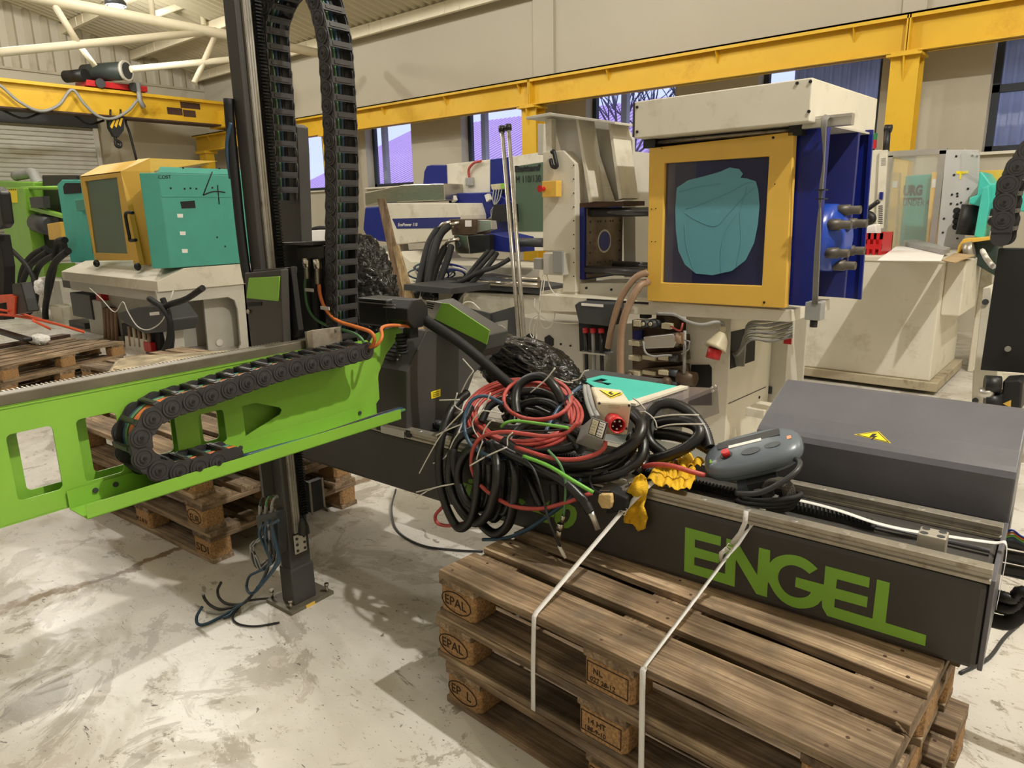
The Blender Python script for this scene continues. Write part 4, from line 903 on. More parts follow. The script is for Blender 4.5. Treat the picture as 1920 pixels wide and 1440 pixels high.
# platen facing right, tie bars
p=MA.at(1080,388,y=4.0); q=MA.at(1098,522,y=4.0); yf=MA.at(1169,450,x=q.x).y
pt=MB(MA).box(p.x,q.x-.012,4.0,yf,q.z-.01,p.z).build('blue_platen',BL,t,.006)
MB(MA).box(q.x-.012,q.x,4.015,yf-.01,q.z,p.z-.01).build('machined_face',PLAT,pt,.002)
m=MB(MA); zc_=MA.at(1133,452,x=q.x).z; yc_=MA.at(1133,452,x=q.x).y
for i in range(13):
    for j in range(13):
        yy=4.05+(yf-4.1)*i/12; zz=q.z+.03+(p.z-q.z-.06)*j/12
        if abs(yy-yc_)<.11 and abs(zz-zc_)<.11 : continue
        if (i+j)%2==0 and abs(i-6)<4 or (i%3==0 and j%2==0): m.tube([MA.w((q.x-.001,yy,zz)),MA.w((q.x+.0015,yy,zz))],.008,7)
m.build('threaded_holes',INK,pt,kind='stuff')
MB().tube([MA.w((q.x-.001,yc_,zc_)),MA.w((q.x+.002,yc_,zc_))],.082,24).build('centring_ring',ST2,pt)
MB().tube([MA.w((q.x,yc_,zc_)),MA.w((q.x+.0035,yc_,zc_))],.068,24).build('centre_bore',BL,pt)
for q2,yy in (((1150,398),4.06),((1150,508),4.02),((1180,498),4.35)):
    p=MA.at(*q2,y=yy); MB(MA).cyl((q.x-.005,yy,p.z),(MA.at(1260,400,y=yy).x,yy,p.z),.030,18).build('tie_bar',BAR,t)
# switch gear on the tower
es=pbox('emergency_stop_box',YE,MA,(1016,340,1043,369),3.88,.06,t,.004)
p=MA.at(1020,354,y=3.88); MB(MA).tube([MA.w((p.x,3.88,p.z)),MA.w((p.x-.0,3.86,p.z)),MA.w((p.x,3.835,p.z))],[.014,.016,.024],14).build('red_button',RD,es)
MB().tube(interp([wv(MA,u,v,y=3.92) for u,v in ((1034,286),(1038,284),(1041,296),(1044,312),(1036,312),(1032,298))],4),.014,8).build('black_handle',BK,t)
jb=pbox('junction_box',WP2,MA,(1018,474,1054,517),3.87,.09,t,.006)
pbox('junction_lid',GRC,MA,(1036,470,1054,512),3.855,.02,jb,.003)
pbox('small_socket',GRC,MA,(1000,484,1017,506),3.88,.05,t,.004)
# black water manifold with hoses
mf=ppoly('water_manifold',GDARK,MA,[(1077,572),(1085,566),(1150,569),(1152,580),(1142,612),(1085,606)],.16,t,.006,y=3.72)
ppoly('white_label',PAPER,MA,[(1090,568),(1131,571),(1131,576),(1090,573)],.002,mf,y=3.716)
ppoly('manifold_back',BKM,MA,[(1085,606),(1142,612),(1140,664),(1087,660)],.03,t,y=3.80)
for i,x_ in enumerate((1098,1112,1127)):
    MB().tube([wv(MA,x_,615,y=3.76),wv(MA,x_+.5,624,y=3.76)],.020,12).build('red_cap',RD,mf)
    MB().tube([wv(MA,x_,624,y=3.76),wv(MA,x_+1,655,y=3.76),wv(MA,x_+2,700,y=3.76),wv(MA,x_+1,780,y=3.76)],.013,10).build('hose_tail',BK if i!=1 else GRC,mf)
ppoly('shelf_plate',ALU,MA,[(1086,659),(1135,664),(1135,667),(1086,662)],.1,mf,y=3.72)
tag(MB().tube(pline(MA,[(1215,510,3.74),(1190,522,3.70),(1164,560,3.68),(1148,610,3.68),(1140,652,3.70)],8),.020,12).build('brown_hose',COPPER),'stained brown hose curving down in front of the black manifold','hose')
tag(MB().tube(pline(MA,[(1215,528,3.78),(1196,540,3.70),(1172,590,3.66),(1164,640,3.66),(1164,720,3.66),(1166,800,3.66)],8),.023,12).build('brown_hose',COPPER),'long stained brown hose running straight down beside the valve stack','hose')
# valve stack under the door
vs_=thing('hydraulic_valve_stack','dirty stack of hydraulic valves with cream plugs under the yellow door','valves',tuple(MA.w((MA.at(1235,700,y=3.8).x,3.85,MA.at(1235,730,y=3.8).z))))
DIRT=mk('oily_brown_metal',(96,80,64),.5,.4,var=.3,scale=14); PLUG=mk('cream_plug',(196,186,156),.45,var=.1,scale=20)
ppoly('back_plate',DIRT,MA,[(1185,600),(1282,600),(1284,730),(1186,730)],.04,vs_,.002,y=3.94)
for i,(yy) in enumerate((636,664,692,712)):
    ppoly('valve_body',DIRT,MA,[(1200,yy),(1278,yy-6),(1280,yy+14),(1202,yy+16)],.10,vs_,.003,y=3.84)
    pbox('plug',PLUG,MA,(1178,yy+2,1198,yy+14),3.80,.05,vs_,.004)
    pbox('tag_plate',PLUG,MA,(1204,yy+2,1228,yy+13),3.82,.02,vs_,.002)
    pbox('plug',PLUG,MA,(1234,yy+1,1252,yy+13),3.80,.05,vs_,.004)
    c=MA.at(1260,yy+7,y=3.83); MB().tube([MA.w((c.x-.02,3.83,c.z)),MA.w((c.x+.045,3.83,c.z))],.025,12).build('knurled_coil',GDARK,vs_)
ppoly('silver_solenoid',ALU,MA,[(1206,632),(1262,626),(1268,640),(1262,652),(1210,654)],.07,vs_,.004,y=3.77)
c=MA.at(1276,634,y=3.8); MB().tube([MA.w((c.x-.02,3.8,c.z)),MA.w((c.x+.02,3.8,c.z))],.035,14).build('end_cap',COPPER,vs_)
for u in (1212,1226):
    c=MA.at(u,607,y=3.8); MB().tube([MA.w((c.x-.01,3.78,c.z)),MA.w((c.x+.015,3.90,c.z))],.024,14).build('pressure_dial',GDARK,vs_); MB().tube([MA.w((c.x-.012,3.772,c.z)),MA.w((c.x-.01,3.781,c.z))],.012,12).build('brass_screw',PLUG,vs_)
pbox('black_cap',BK,MA,(1199,585,1213,598),3.85,.06,vs_,.004); pbox('cream_block',PLUG,MA,(1187,600,1200,613),3.82,.05,vs_,.003); pbox('cream_block',PLUG,MA,(1240,606,1256,618),3.80,.05,vs_,.003); pbox('brown_block',DIRT,MA,(1230,590,1266,620),3.88,.06,vs_,.004)
ppoly('blue_plate',BL,MA,[(1187,620),(1204,619),(1204,640),(1187,640)],.02,vs_,y=3.88)
MB().tube(pline(MA,[(1206,640,3.77),(1210,660,3.76),(1225,668,3.75),(1250,666,3.78),(1260,666,3.8)],6),.007,8).build('grey_loop',GRC,vs_)
MB().tube(pline(MA,[(1258,612,3.8),(1275,620,3.78),(1280,606,3.8)],6),.006,8).build('pink_tube',RC,vs_)
MB().tube([wv(MA,1284,620,y=3.82),wv(MA,1283,700,y=3.82)],.010,8).build('air_pipe',GRC,vs_)
MB().tube([wv(MA,1284,638,y=3.80),wv(MA,1293,640,y=3.80),wv(MA,1291,655,y=3.80),wv(MA,1278,664,y=3.80)],.005,8).build('thin_tube',GRC,vs_)
c=MA.at(1295,710,y=3.85); MB().tube([MA.w((c.x-.08,3.85,c.z)),MA.w((c.x+.03,3.85,c.z))],.045,14).build('pump_end',DIRT,vs_)
for u,v in ((1180,706),(1250,716)): c=MA.at(u,v,y=3.8); MB().sph(tuple(MA.w((c.x,3.8,c.z))),.035,10,raw=True).build('fitting',DIRT,vs_)
# lamp-like power plug
pp=thing('power_plug','cream power socket with a red plug hanging on the machine leg','plug',tuple(wv(MA,1340,660,y=3.86)))
MB().tube([wv(MA,1356,622,y=3.86),wv(MA,1352,634,y=3.86),wv(MA,1344,648,y=3.84),wv(MA,1341,654,y=3.83)],[.022,.045,.062,.070],14).build('cream_housing',PLUG,pp)
MB().tube([wv(MA,1341,654,y=3.83),wv(MA,1336,672,y=3.82)],[.045,.045],6).build('red_insert',RD,pp)
MB().tube([wv(MA,1356,612,y=3.86),wv(MA,1355,624,y=3.86)],.018,10).build('gland',PLUG,pp)
tag(MB().tube(pline(MA,[(1232,588,3.8),(1264,590,3.78),(1290,603,3.76),(1315,609,3.76),(1340,604,3.8),(1354,606,3.86),(1356,614,3.86)],8),.010,8).build('grey_cable',GRC),'grey cable sagging to the cream power plug','cable')
OLV=mk('olive_sheath',(120,118,100),.5); GRC2=mk('mid_grey_sheath',(118,116,110),.5,var=.1)
gcb=thing('control_cable_bundle','bundle of grey control cables under the machine bed running into the leg opening','cable',tuple(wv(MA,1420,620,y=3.9)))
for i in range(9):
    (MB().tube(pline(MA,[(1486,592+i*5,3.9),(1444,602+i*5+4*math.sin(i*2.1),3.84),(1404+2*math.sin(i),606+i*4,3.86-.008*i),(1398-i*2,634+i*4,3.93),(1396-i*3,662,4.0),(1394-i*3,686,4.05)],5),.0072,6).build('cable',OLV if i%3==0 else GRC2,gcb))
hc=thing('hanging_cable_bundle','grey cable bundle hung over the aluminium profile down the blue panel','cable',tuple(wv(MA,1525,590,y=3.74)))
for i in range(5):
    MB().tube(pline(MA,[(1552+i,232,3.84),(1548+i*2,216+i,3.77),(1541+i*2,232,3.73),(1545,300,3.74),(1541-i,360,3.75),(1534+i,410,3.76),(1528+i*2,480,3.77),(1524+i*2,570,3.78)],5),.0046,6).build('cable',GRC2,hc)
for v in (356,373): p=MA.at(1540,v,y=3.745); MB(MA).box(p.x-.022,p.x+.022,3.72,3.775,p.z-.003,p.z+.003).build('cable_tie',BK,hc)
jb2=pbox('limit_switch',GRC,MA,(1510,566,1537,602),3.78,.07,None,.004,label='grey limit switch box under the lower right door corner',cat='switch')
p=MA.at(1524,610,y=3.8); MB(MA).cyl((p.x,3.81,p.z+.03),(p.x,3.81,p.z-.01),.02,10).build('black_gland',BK,jb2)
tag(pbox('red_tag',RD,MA,(1470,629,1483,646),3.95,.01,None),'small red plastic tag hanging under the bed by the right leg','tag')
tag(pbox('white_floor_box',WP,MA,(1398,764,1432,786),3.9,.2,None,.004),'small cream box beside the right leg of the machine','box')
# rods leaning
for k,(u0,v0,u1,v1,l) in enumerate(((941,242,975,650,'left of two steel rods with black caps leaning by the tower'),(953,239,984,650,'right of two steel rods with black caps leaning by the tower'))):
    P=wv(MA,u0,v0,y=3.85); Q=wv(MA,u1,v1,y=3.62)
    d=(P-Q); Q=Q-d*(Q.z/d.z)
    r=thing('steel_rod',l,'rod',tuple(Q)); MB().tube([Q,P],.015,10).build('shaft',ST2,r); MB().tube([P-d*.012,P+d*.012],.024,10).build('cap',BK,r)
# white thin wires on the left body
lw=thing('white_wire_bunch','bunch of thin white wires tied up and hanging on the cream machine body','wires',tuple(wv(MA,1010,600,y=3.9)))
for pts in ([(1018,515),(1012,560),(1010,590),(1000,620),(1004,655)],[(1022,518),(1016,560),(1010,590),(1020,615),(1034,610),(1040,590),(1040,555)],[(1025,515),(1035,545),(1060,566),(1085,580)],[(1010,590),(996,600),(994,625),(1005,640)],[(1010,590),(1030,602),(1060,606),(1085,606)],[(1010,590),(1005,640),(1000,650)],[(1010,590),(1002,575),(1003,560)]):
    MB().tube(pline(MA,[(a_,b_,3.88) for a_,b_ in pts],6),.004,6).build('wire',WT,lw)
# ================================================================ BLUE AND WHITE MACHINE FURTHER BACK
Y2=6.8
t=thing('moulding_machine','white and blue injection machine with a navy stripe behind the upright planks','machine',tuple(W.w((-6.5,7.2,0))))
ec=ppoly('white_cover',WP,W,[(716,381),(856,381),(863,404),(863,440),(848,448),(745,458),(738,450),(728,410)],.7,t,.01,y=Y2)
ppoly('navy_stripe',NAV,W,[(735,410),(863,407),(863,427),(744,429)],.004,ec,y=Y2-.003)
a=W.at(746,424,y=Y2-.004); b=W.at(783,424,y=Y2-.004)
text('white_lettering','EcoPower 110',WT,ec,(a.x,Y2-.005,a.z),(1,0,0),(0,0,1),.062,.001,shear=.2,fit=b.x-a.x,bold=.001)
ppoly('blue_fender',BL,W,[(684,388),(718,386),(736,440),(742,456),(690,450),(680,430)],.6,t,.02,y=Y2+.03)
ppoly('steel_trough',ST,W,[(684,361),(758,346),(832,344),(834,376),(705,381),(685,386)],.5,t,.01,y=Y2+.25)
ppoly('blue_hood',BL,W,[(793,345),(795,322),(800,311),(808,309),(836,309),(838,362),(830,364)],.4,t,.01,y=Y2+.6)
ppoly('cream_panel',WP,W,[(836,308),(919,299),(919,362),(838,364)],.3,t,.005,y=Y2+.62)
ppoly('blue_column',BL,W,[(919,299),(956,294),(962,390),(919,390)],.3,t,.005,y=Y2+.6)
ppoly('blue_body',BL,W,[(838,363),(925,360),(975,385),(978,470),(860,470)],.4,t,.01,y=Y2+.5)
sc_=ppoly('service_door',WP,W,[(957,294),(1030,283),(1030,470),(964,470)],.1,t,.004,y=Y2+.45)
ppoly('tinted_pane',TPANE,W,[(966,312),(1030,302),(1030,434),(968,434)],.004,sc_,y=Y2+.445)
a=W.at(967,343,y=Y2+.44); b=W.at(1014,343,y=Y2+.44); text('dark_lettering','M 110/130',INK,sc_,(a.x,Y2+.438,a.z),(1,0,0),(0,0,1),.12,.001,fit=b.x-a.x)
a=W.at(965,322,y=Y2+.44); text('dark_lettering','Battenf',INK,sc_,(a.x,Y2+.438,a.z),(1,0,0),(0,0,1),.1,.001,fit=b.x-a.x,bold=.004)
sk=pbox('grey_socket',GRC,W,(872,333,886,348),Y2+.58,.06,t,.006); MB().tube(pline(W,[(880,334,Y2+.6),(879,318,Y2+.58),(888,306,Y2+.58),(902,302,Y2+.58)],5),.018,8).build('red_lead',RC,sk)
for u,v in ((843,367),(908,366)): ppoly('clip_lamp',WT,W,[(u,v),(u+6,v-3),(u+10,v+8),(u+4,v+13)],.06,t,.004,y=Y2+.42)
ppoly('network_plugs',PLUG,W,[(920,346),(948,343),(950,355),(922,356)],.05,t,.004,y=Y2+.52); ppoly('green_plug',G,W,[(938,344),(948,343),(949,353),(939,354)],.03,t,.003,y=Y2+.48)
for k in range(4): MB().tube(pline(W,[(926+k*5,355,Y2+.5),(924+k*4,375,Y2+.46),(930-k*3,395,Y2+.44),(915+k*3,412,Y2+.42)],4),.008,5).build('signal_wire',GRC,t)
ppoly('black_box',BKM,W,[(925,384),(962,382),(964,416),(920,416)],.15,t,.004,y=Y2+.35)
# injection unit
iu=thing('injection_unit','stainless steel hydraulic block and black motor with hose fittings behind the planks','hydraulic unit',tuple(wv(W,890,478,y=6.2)))
ppoly('manifold_block',DIRT,W,[(842,411),(890,411),(889,440),(848,441)],.3,iu,.004,y=6.15)
ppoly('paper_label',PAPER,W,[(872,413),(884,413),(884,425),(872,425)],.002,iu,y=6.147)
ppoly('steel_end_box',ST,W,[(851,441),(876,442),(881,476),(854,475)],.25,iu,.004,y=6.1)
ppoly('black_motor_box',BK,W,[(876,442),(917,440),(917,470),(880,476)],.25,iu,.004,y=6.11)
c=W.at(860,459,y=6.1); MB().tube([Vector((c.x,6.1,c.z)),Vector((c.x,6.085,c.z))],.035,14).build('round_knob',GDARK,iu)
ppoly('plug_board',ALU,W,[(889,412),(920,414),(922,430),(890,438)],.1,iu,.003,y=6.2)
ppoly('blue_barrel_housing',BL,W,[(917,436),(960,446),(962,474),(917,470)],.4,iu,.01,y=6.2)
MB().tube([wv(W,962,454,y=6.3),wv(W,1020,455,y=6.3)],.05,14).build('barrel',GDARK,iu)
for k,(u,v) in enumerate(((826,423),(832,431),(842,424),(838,455))):
    MB().tube([wv(W,u+20,v-7,y=6.1),wv(W,u+4,v-3,y=6.05),wv(W,u-6,v+8,y=6.0)],.022,8).build('hose_fitting',ST,iu)
for k,pts in enumerate(([(820,430),(805,455),(795,490),(786,530),(779,556)],[(826,438),(812,460),(803,500),(795,556)],[(842,424),(826,440),(815,470),(806,510),(798,560)],[(834,464),(822,490),(812,520),(806,560)],[(846,462),(838,490),(826,520),(812,556)])):
    tag(MB().tube(pline(W,[(a_,b_,6.0-.15*i) for i,(a_,b_) in enumerate(pts)],6),.042,8).build('hydraulic_hose',BKM),('leftmost','second from the left','middle one','fourth from the left','rightmost')[k]+' of five thick black hoses dropping from the stainless block','hose','left hydraulic hoses')
for k,pts in enumerate(([(916,470),(890,500),(868,530),(850,560),(842,572)],[(926,470),(905,495),(878,525),(856,556),(846,574)],[(932,475),(918,495),(890,525),(862,552),(850,574)],[(955,486),(930,500),(900,510),(860,530),(822,540),(818,562)])):
    tag(MB().tube(pline(W,[(a_,b_,6.0-.15*i) for i,(a_,b_) in enumerate(pts)],6),.026,8).build('hydraulic_hose',BKM),('topmost','second','third','longest, lowest')[k]+' of four black hoses slanting down left below the black motor box','hose','right hydraulic hoses')
bb=ppoly('machine_bed',WP,W,[(640,476),(748,472),(770,490),(1012,505),(1012,700),(640,700)],1.0,t,.01,y=Y2-.25)
ppoly('bed_base',WP,W,[(868,548),(1012,553),(1012,700),(868,700)],.3,t,.01,y=6.05)
ppoly('rail_table',GDARK,W,[(772,534),(870,540),(1012,552),(1012,540),(870,518),(775,528)],.5,t,.004,y=6.0)
MB().tube([wv(W,860,528,y=6.0),wv(W,1010,535,y=6.0)],.03,10).build('guide_bar',ST,t)
MB().tube([wv(W,860,522,y=6.3),wv(W,1010,524,y=6.3)],.03,10).build('guide_bar',ST,t)
ppoly('wire_basket',ALU,W,[(690,462),(735,459),(738,476),(692,478)],.3,t,.002,y=Y2-.1)
cc=thing('blue_white_cable_coil','tangled coil of blue and white cable on the machine bed','cable',tuple(wv(W,825,525,y=6.1)))
for k in range(9):
    rnd=random.Random(k); cx,cy=825+rnd.uniform(-22,22),508+rnd.uniform(-8,8); rx,ry=rnd.uniform(25,50),rnd.uniform(9,18)
    MB().tube(interp([wv(W,cx+rx*math.cos(a_),cy+ry*math.sin(a_),y=6.1+.12*math.sin(a_)) for a_ in [i*PI/5 for i in range(10)]],4,True),.011,6,True).build('cable_loop',(WT,BC,BL)[k%3],cc)
# dark steel table frame
fr_=thing('steel_table','dark grey steel table frame with cables inside in front of the cream bed','frame',tuple(wv(W,915,660,y=5.2)))
ppoly('front_plate',GDARK,W,[(862,575),(918,588),(920,700),(866,690)],.03,fr_,.003,y=5.2)
ppoly('side_plate',GDARK,W,[(918,588),(966,574),(968,660),(950,640),(952,600),(925,605),(925,700),(920,700)],.03,fr_,.003,y=5.22)
for k in range(5): MB().tube(interp([wv(W,936+10*math.cos(a_+k),622+12*math.sin(a_)+k*3,y=5.35) for a_ in [i*PI/3 for i in range(6)]],4,True),.008,6,True).build('white_cable',WT,fr_)
MB().tube([wv(W,940,588,y=5.4),wv(W,940,596,y=5.4)],.03,10).build('red_lid',RD,fr_)
ppoly('inner_box',WP2,W,[(925,600),(952,600),(952,650),(925,660)],.02,fr_,y=5.5)
MB().tube(pline(W,[(865,578,5.2),(870,568,5.2),(885,567,5.2),(900,580,5.2)],6),.007,6).build('white_lead',WT,fr_)
# planks
for k,(pts,mt,l,y_) in enumerate((([(707,373),(719,371),(784,645),(764,645)],WDZ,'long grey brown plank leaning upright behind the cable chain',5.2),([(736,463),(745,459),(799,645),(779,645)],FRESH,'shorter fresh pale plank leaning against the brown plank',5.15))):
    tag(ppoly('plank',mt,W,pts,.03,None,.002,y=y_),l,'plank')
ppoly('dark_bar',GDARK,W,[(757,533),(845,541),(845,552),(757,544)],.6,t,.002,y=5.1)
MB().box(W.at(640,540,y=5.9).x,W.at(780,540,y=5.9).x,5.25,6.5,0,.62).build('bed_extension',WP,t,.01)
pbox('storage_box',WP,W,(572,468,650,700),6.88,.5,None,.01,label='cream storage box under the pile of papers behind the tall column',cat='box')
ppoly('paper_pile',PAPER,W,[(575,432),(628,430),(632,455),(640,470),(580,470)],.3,None,.01,y=6.9,label='pile of papers and plastic sheets behind the tall column',cat='papers')
MB().tube(interp([wv(W,a_,b_,y=6.95) for a_,b_ in ((575,433),(600,427),(626,431),(640,440))],5),.03,8).build('dark_sheet',BKM,label='dark plastic sheet on the pile of papers',cat='sheet')
# stretch film bundles
def bundle(name,label,c,rx,rz,ry,seed,rot=0):
    bm=bmesh.new(); bmesh.ops.create_icosphere(bm,subdivisions=6,radius=1)
    for v in bm.verts:
        p=v.co.copy(); n=noise.noise(p*1.7+Vector((seed,0,0)))*.22+abs(noise.noise(Vector((p.x*3,p.y*7,p.z*9))+Vector((seed,5,0))))*.12-abs(noise.noise(Vector((p.x*3,p.y*10,p.z*16))+Vector((0,seed,0))))*.10
        p*=1+n; v.co=Vector((p.x*rx,p.y*ry,p.z*rz))
    bm.transform(Matrix.Rotation(rot,4,'Y'))
    me=bpy.data.meshes.new(name); bm.to_mesh(me); bm.free(); me.polygons.foreach_set('use_smooth',[True]*len(me.polygons)); me.materials.append(FILM)
    o=bpy.data.objects.new(name,me); C.objects.link(o); o.location=c; o.rotation_euler=(0,0,math.radians(2.4)); tag(o,label,'bundle'); return o
bundle('film_wrapped_bundle','glossy black film wrapped bundle behind the cable coil and green panel',wv(RB,988,692,y=.72),.30,.12,.16,3.1,math.radians(18))
bundle('film_wrapped_bundle','glossy black film wrapped bundle behind the vertical cable chain',wv(RB,662,560,y=.55),.26,.29,.2,8.4,math.radians(12))
# ================================================================ ALUMINIUM PROFILES, TEAL PLATE, ACRYLIC behind the beam
tre=thing('support_trestle','dark support frame standing behind the grey beam','frame',tuple(RB.w((-1.2,.6,0))))
MB(RB).box(-1.66,-.5,.47,.78,.42,.50).build('top_frame',GDARK,tre,.004)
for x_ in (-1.6,-.56):
    for y_ in (.52,.74): MB(RB).box(x_-.03,x_+.03,y_-.03,y_+.03,0,.42).build('leg',GDARK,tre)
for k,(y_,l) in enumerate(((.47,'silver aluminium profile beside the grey hood, nearest the beam'),(.62,'silver aluminium profile beside the grey hood, farther from the beam'))):
    z_=.50; p_=MB(RB).box(-1.95,-.66,y_,y_+.12,z_,z_+.06); 
    p_.box(-2.1,-.66,y_-.003,y_,z_+.045,z_+.06).box(-2.1,-.66,y_-.003,y_,z_+.02,z_+.03); p_.build('aluminium_profile',ALU,label=l,cat='profile',bevel=.001)
tpl=ppoly('teal_plate',TE2,RB,[(1093,712),(1130,703),(1272,724),(1168,757)],.004,None,z=.70,label='bright teal sheet metal plate with slots lying behind the power plugs',cat='plate',holes=[[(1108,714),(1126,709),(1140,712),(1128,716),(1148,719),(1140,722)]])
MB(RB).box(-1.75,-1.36,.86,1.2,.0,.69).build('grey_plinth',GDARK,label='dark grey plinth under the teal plate behind the cable pile',cat='plinth',bevel=.003)
ppoly('white_strip',WP,RB,[(1172,754),(1276,722),(1290,724),(1192,757)],.01,None,z=.705,label='narrow white strip along the edge of the teal plate',cat='strip')
ag=thing('acrylic_guard','smoky clear acrylic guard sheet bent like a tray behind the grey hood','guard',tuple(RB.w((-1.1,.7,.56))))
ppoly('front_sheet',ACR,RB,[(1254,760),(1345,724),(1348,775),(1250,812)],.005,ag,y=.80)
ppoly('lying_sheet',ACR,RB,[(1180,756),(1290,725),(1350,728),(1256,764),(1200,770)],.004,ag,z=.69)
for q in ((1335,727),(1341,724),(1337,733)): p=RB.at(*q,y=.795); MB(RB).cyl((p.x,.795,p.z),(p.x,.79,p.z),.005,8).build('screw',WT,ag)
# ================================================================ TEAL AND YELLOW MACHINE AT LEFT
xT=-7.45; yT=3.2
t=thing('moulding_machine','teal machine with yellow glazed door standing on a cream base at the left','machine',(-8.2,4.0,0))
YE1=W.at(478,400,x=-7.45).y; YE2=W.at(505,520,x=-7.45).y
z0=W.at(290,547,y=yT).z; z1=W.at(288,527,y=yT).z; z2=W.at(310,505,x=xT).z; xl=W.at(115,512,y=yT).x
MB().prism([(yT,z0),(yT,z1),(yT+.30,z2),(YE2,z2),(YE2,z0)],'x',xl,xT).build('cream_base',WP,t,.006)
MB().box(xl+.05,xT-.05,yT+.06,YE2-.1,z0-.12,z0).build('under_rail',WP2,t,.004)
def tx(px,py): p=W.at(px,py,x=xT-.03); return (p.y,p.z)
ppoly('side_frame',WP2,W,[(292,545),(462,529),(500,650),(500,690),(322,690)],.03,t,.003,x=xT-.03,holes=[[(340,572),(345,566),(428,557),(440,563),(446,580),(452,645),(448,656),(348,668)]])
ppoly('inner_panel',WP2,W,[(381,560),(450,555),(456,662),(392,668)],.03,t,x=xT-.25)
p=W.at(411,642,x=xT-.24); MB().tube([p,p+Vector((.01,0,0))],.04,14).build('white_disc',WT,t)
MB().box(xl+.1,xT-.6,3.6,YE2-.1,0,z0-.1).build('rear_body',WP2,t,.01)
ppoly('end_leg',WP2,W,[(455,520),(520,515),(530,700),(470,700)],.2,t,.004,x=xT-.03)
# yellow door housing
yd=yT+.16; a=W.at(149,331,y=yd); b=W.at(226,321,y=yd); c=W.at(178,489,y=yd); zt_=(a.z+b.z)/2; ztop=W.at(245,302,y=yd+.25).z; xr=b.x
fd=ppoly('yellow_door',YE,W,[(149,331),(226,321),(262,497),(250,488),(178,489)],.05,t,.004,y=yd,holes=[[(158,340),(219,332),(239,476),(176,474)]])
ppoly('pane',TPANE,W,[(156,338),(221,330),(241,478),(174,476)],.008,fd,y=yd+.02)
MB().hexa([(a.x,yd,zt_-.01),(xr,yd,zt_-.01),(xr,yd+.25,ztop-.01),(a.x,yd+.25,ztop-.01),(a.x,yd,zt_),(xr,yd,zt_),(xr,yd+.25,ztop),(a.x,yd+.25,ztop)]).build('sloped_top',YE,t)
MB().box(a.x,xr,yd+.25,YE1,ztop-.03,ztop).build('top_panel',YE,t,.003)
xr2=xr+.22
MB().prism([(xr,yd),(xr2,yd+.22),(xr2,yd+.26),(xr,yd+.04)],'z',c.z-.02,zt_).build('door_return',YE,t)
MB().hexa([(xr,yd,zt_),(xr2,yd+.22,zt_),(xr2,yd+.26,zt_),(xr,yd+.25,zt_),(xr,yd+.2,ztop),(xr2-.02,yd+.24,ztop),(xr2-.02,YE1,ztop),(xr,YE1,ztop)]).build('corner_cap',YE,t)
# teal side box
zb=W.at(319,503,x=xT).z; zt2=W.at(300,312,x=xT).z; yk=W.at(296,312,x=xT).y
MB().prism([(xT,yk),(xT,YE1),(xT-1.2,YE1),(xT-1.2,yd+.3),(xr2+.02,yd+.24),(xT-.12,yk-.14)],'z',zb,zt2-.06).build('teal_side_box',TE,t,.01)
MB().hexa([(xr2+.02,yd+.24,zt2-.06),(xT,yk,zt2-.06),(xT,YE1,zt2-.06),(xr2,YE1,zt2-.06),(xr2+.12,yd+.34,zt2),(xT-.06,yk+.05,zt2),(xT-.06,YE1,zt2),(xr2+.12,YE1,zt2)]).build('teal_top',TE,t)
ppoly('black_slot',BKM,W,[(338,378),(365,376),(367,390),(341,391)],.004,t,x=xT+.004)
MB().box(xT-.002,xT+.006,yk,YE1,W.at(300,368,x=xT).z-.006,W.at(300,368,x=xT).z+.006).build('pressed_crease',TE,t)
for k,(u,v) in enumerate(((332,401),(337,434),(341,467))): ppoly('tape_piece',PAPER,W,[(u,v),(u+11,v),(u+11,v+7),(u+1,v+7)],.003,t,x=xT+.003)
MB().tube([W.at(u,v,x=xT+.003) for u,v in ((398,322),(381,366))],.006,5).tube(interp([W.at(u,v,x=xT+.003) for u,v in ((381,366),(396,360),(410,359),(422,361))],4),.006,5).tube([W.at(u,v,x=xT+.003) for u,v in ((408,347),(411,383))],.006,5).build('marker_figure_four',INK,t)
q=W.at(297,335,x=xT+.004); text('marker_note','COST',INK,t,q,(0,1,.02),(0,0,1),.05,.001)
for u,v in ((320,353),(346,354),(357,353),(368,354),(398,352),(343,315),(411,316),(407,445),(422,462)): p=W.at(u,v,x=xT); MB().tube([p,p+Vector((.005,0,0))],.010,7).build('bolt_hole',INK,t)
hh=MB().tube(interp([W.at(u,v,y=yd-.06) for u,v in ((249,399),(236,400),(238,420),(243,445),(244,451),(255,450))],3),.018,8); hh.build('black_handle',BK,t)
for u in (181,258): p=W.at(u,494 if u<200 else 500,y=yd-.03); MB().sph(tuple(p),.045,10,(1,.8,1)).build('latch',BK,t)
# teal frame plate at left
ppoly('teal_frame',TE2,W,[(107,346),(116,337),(152,337),(176,492),(133,492),(122,440)],.5,t,.01,y=yd+.35)
ppoly('teal_rib',TE,W,[(140,375),(156,373),(160,394),(144,396)],.1,t,.006,y=yd+.28)
ppoly('dark_recess',BKM,W,[(118,350),(122,343),(150,343),(152,362),(120,364)],.01,t,y=yd+.343)
for k,(r_,m_) in enumerate((((115,520,160,545),BK),((130,548,175,600),GDARK),((160,560,200,640),WP2),((178,548,192,575),RD),((192,575,220,660),BKM),((128,600,160,620),GDARK))):
    pbox(('hose_block','dark_tank','white_plate','red_disc','pipe_rack','valve')[k],m_,W,r_,yT+.25+.02*k,.25,t,.01)
for k in range(4): MB().tube([W.at(195+k*7,578,y=yT+.2),W.at(199+k*7,650,y=yT+.2)],.022,8).build('copper_pipe',COPPER,t)
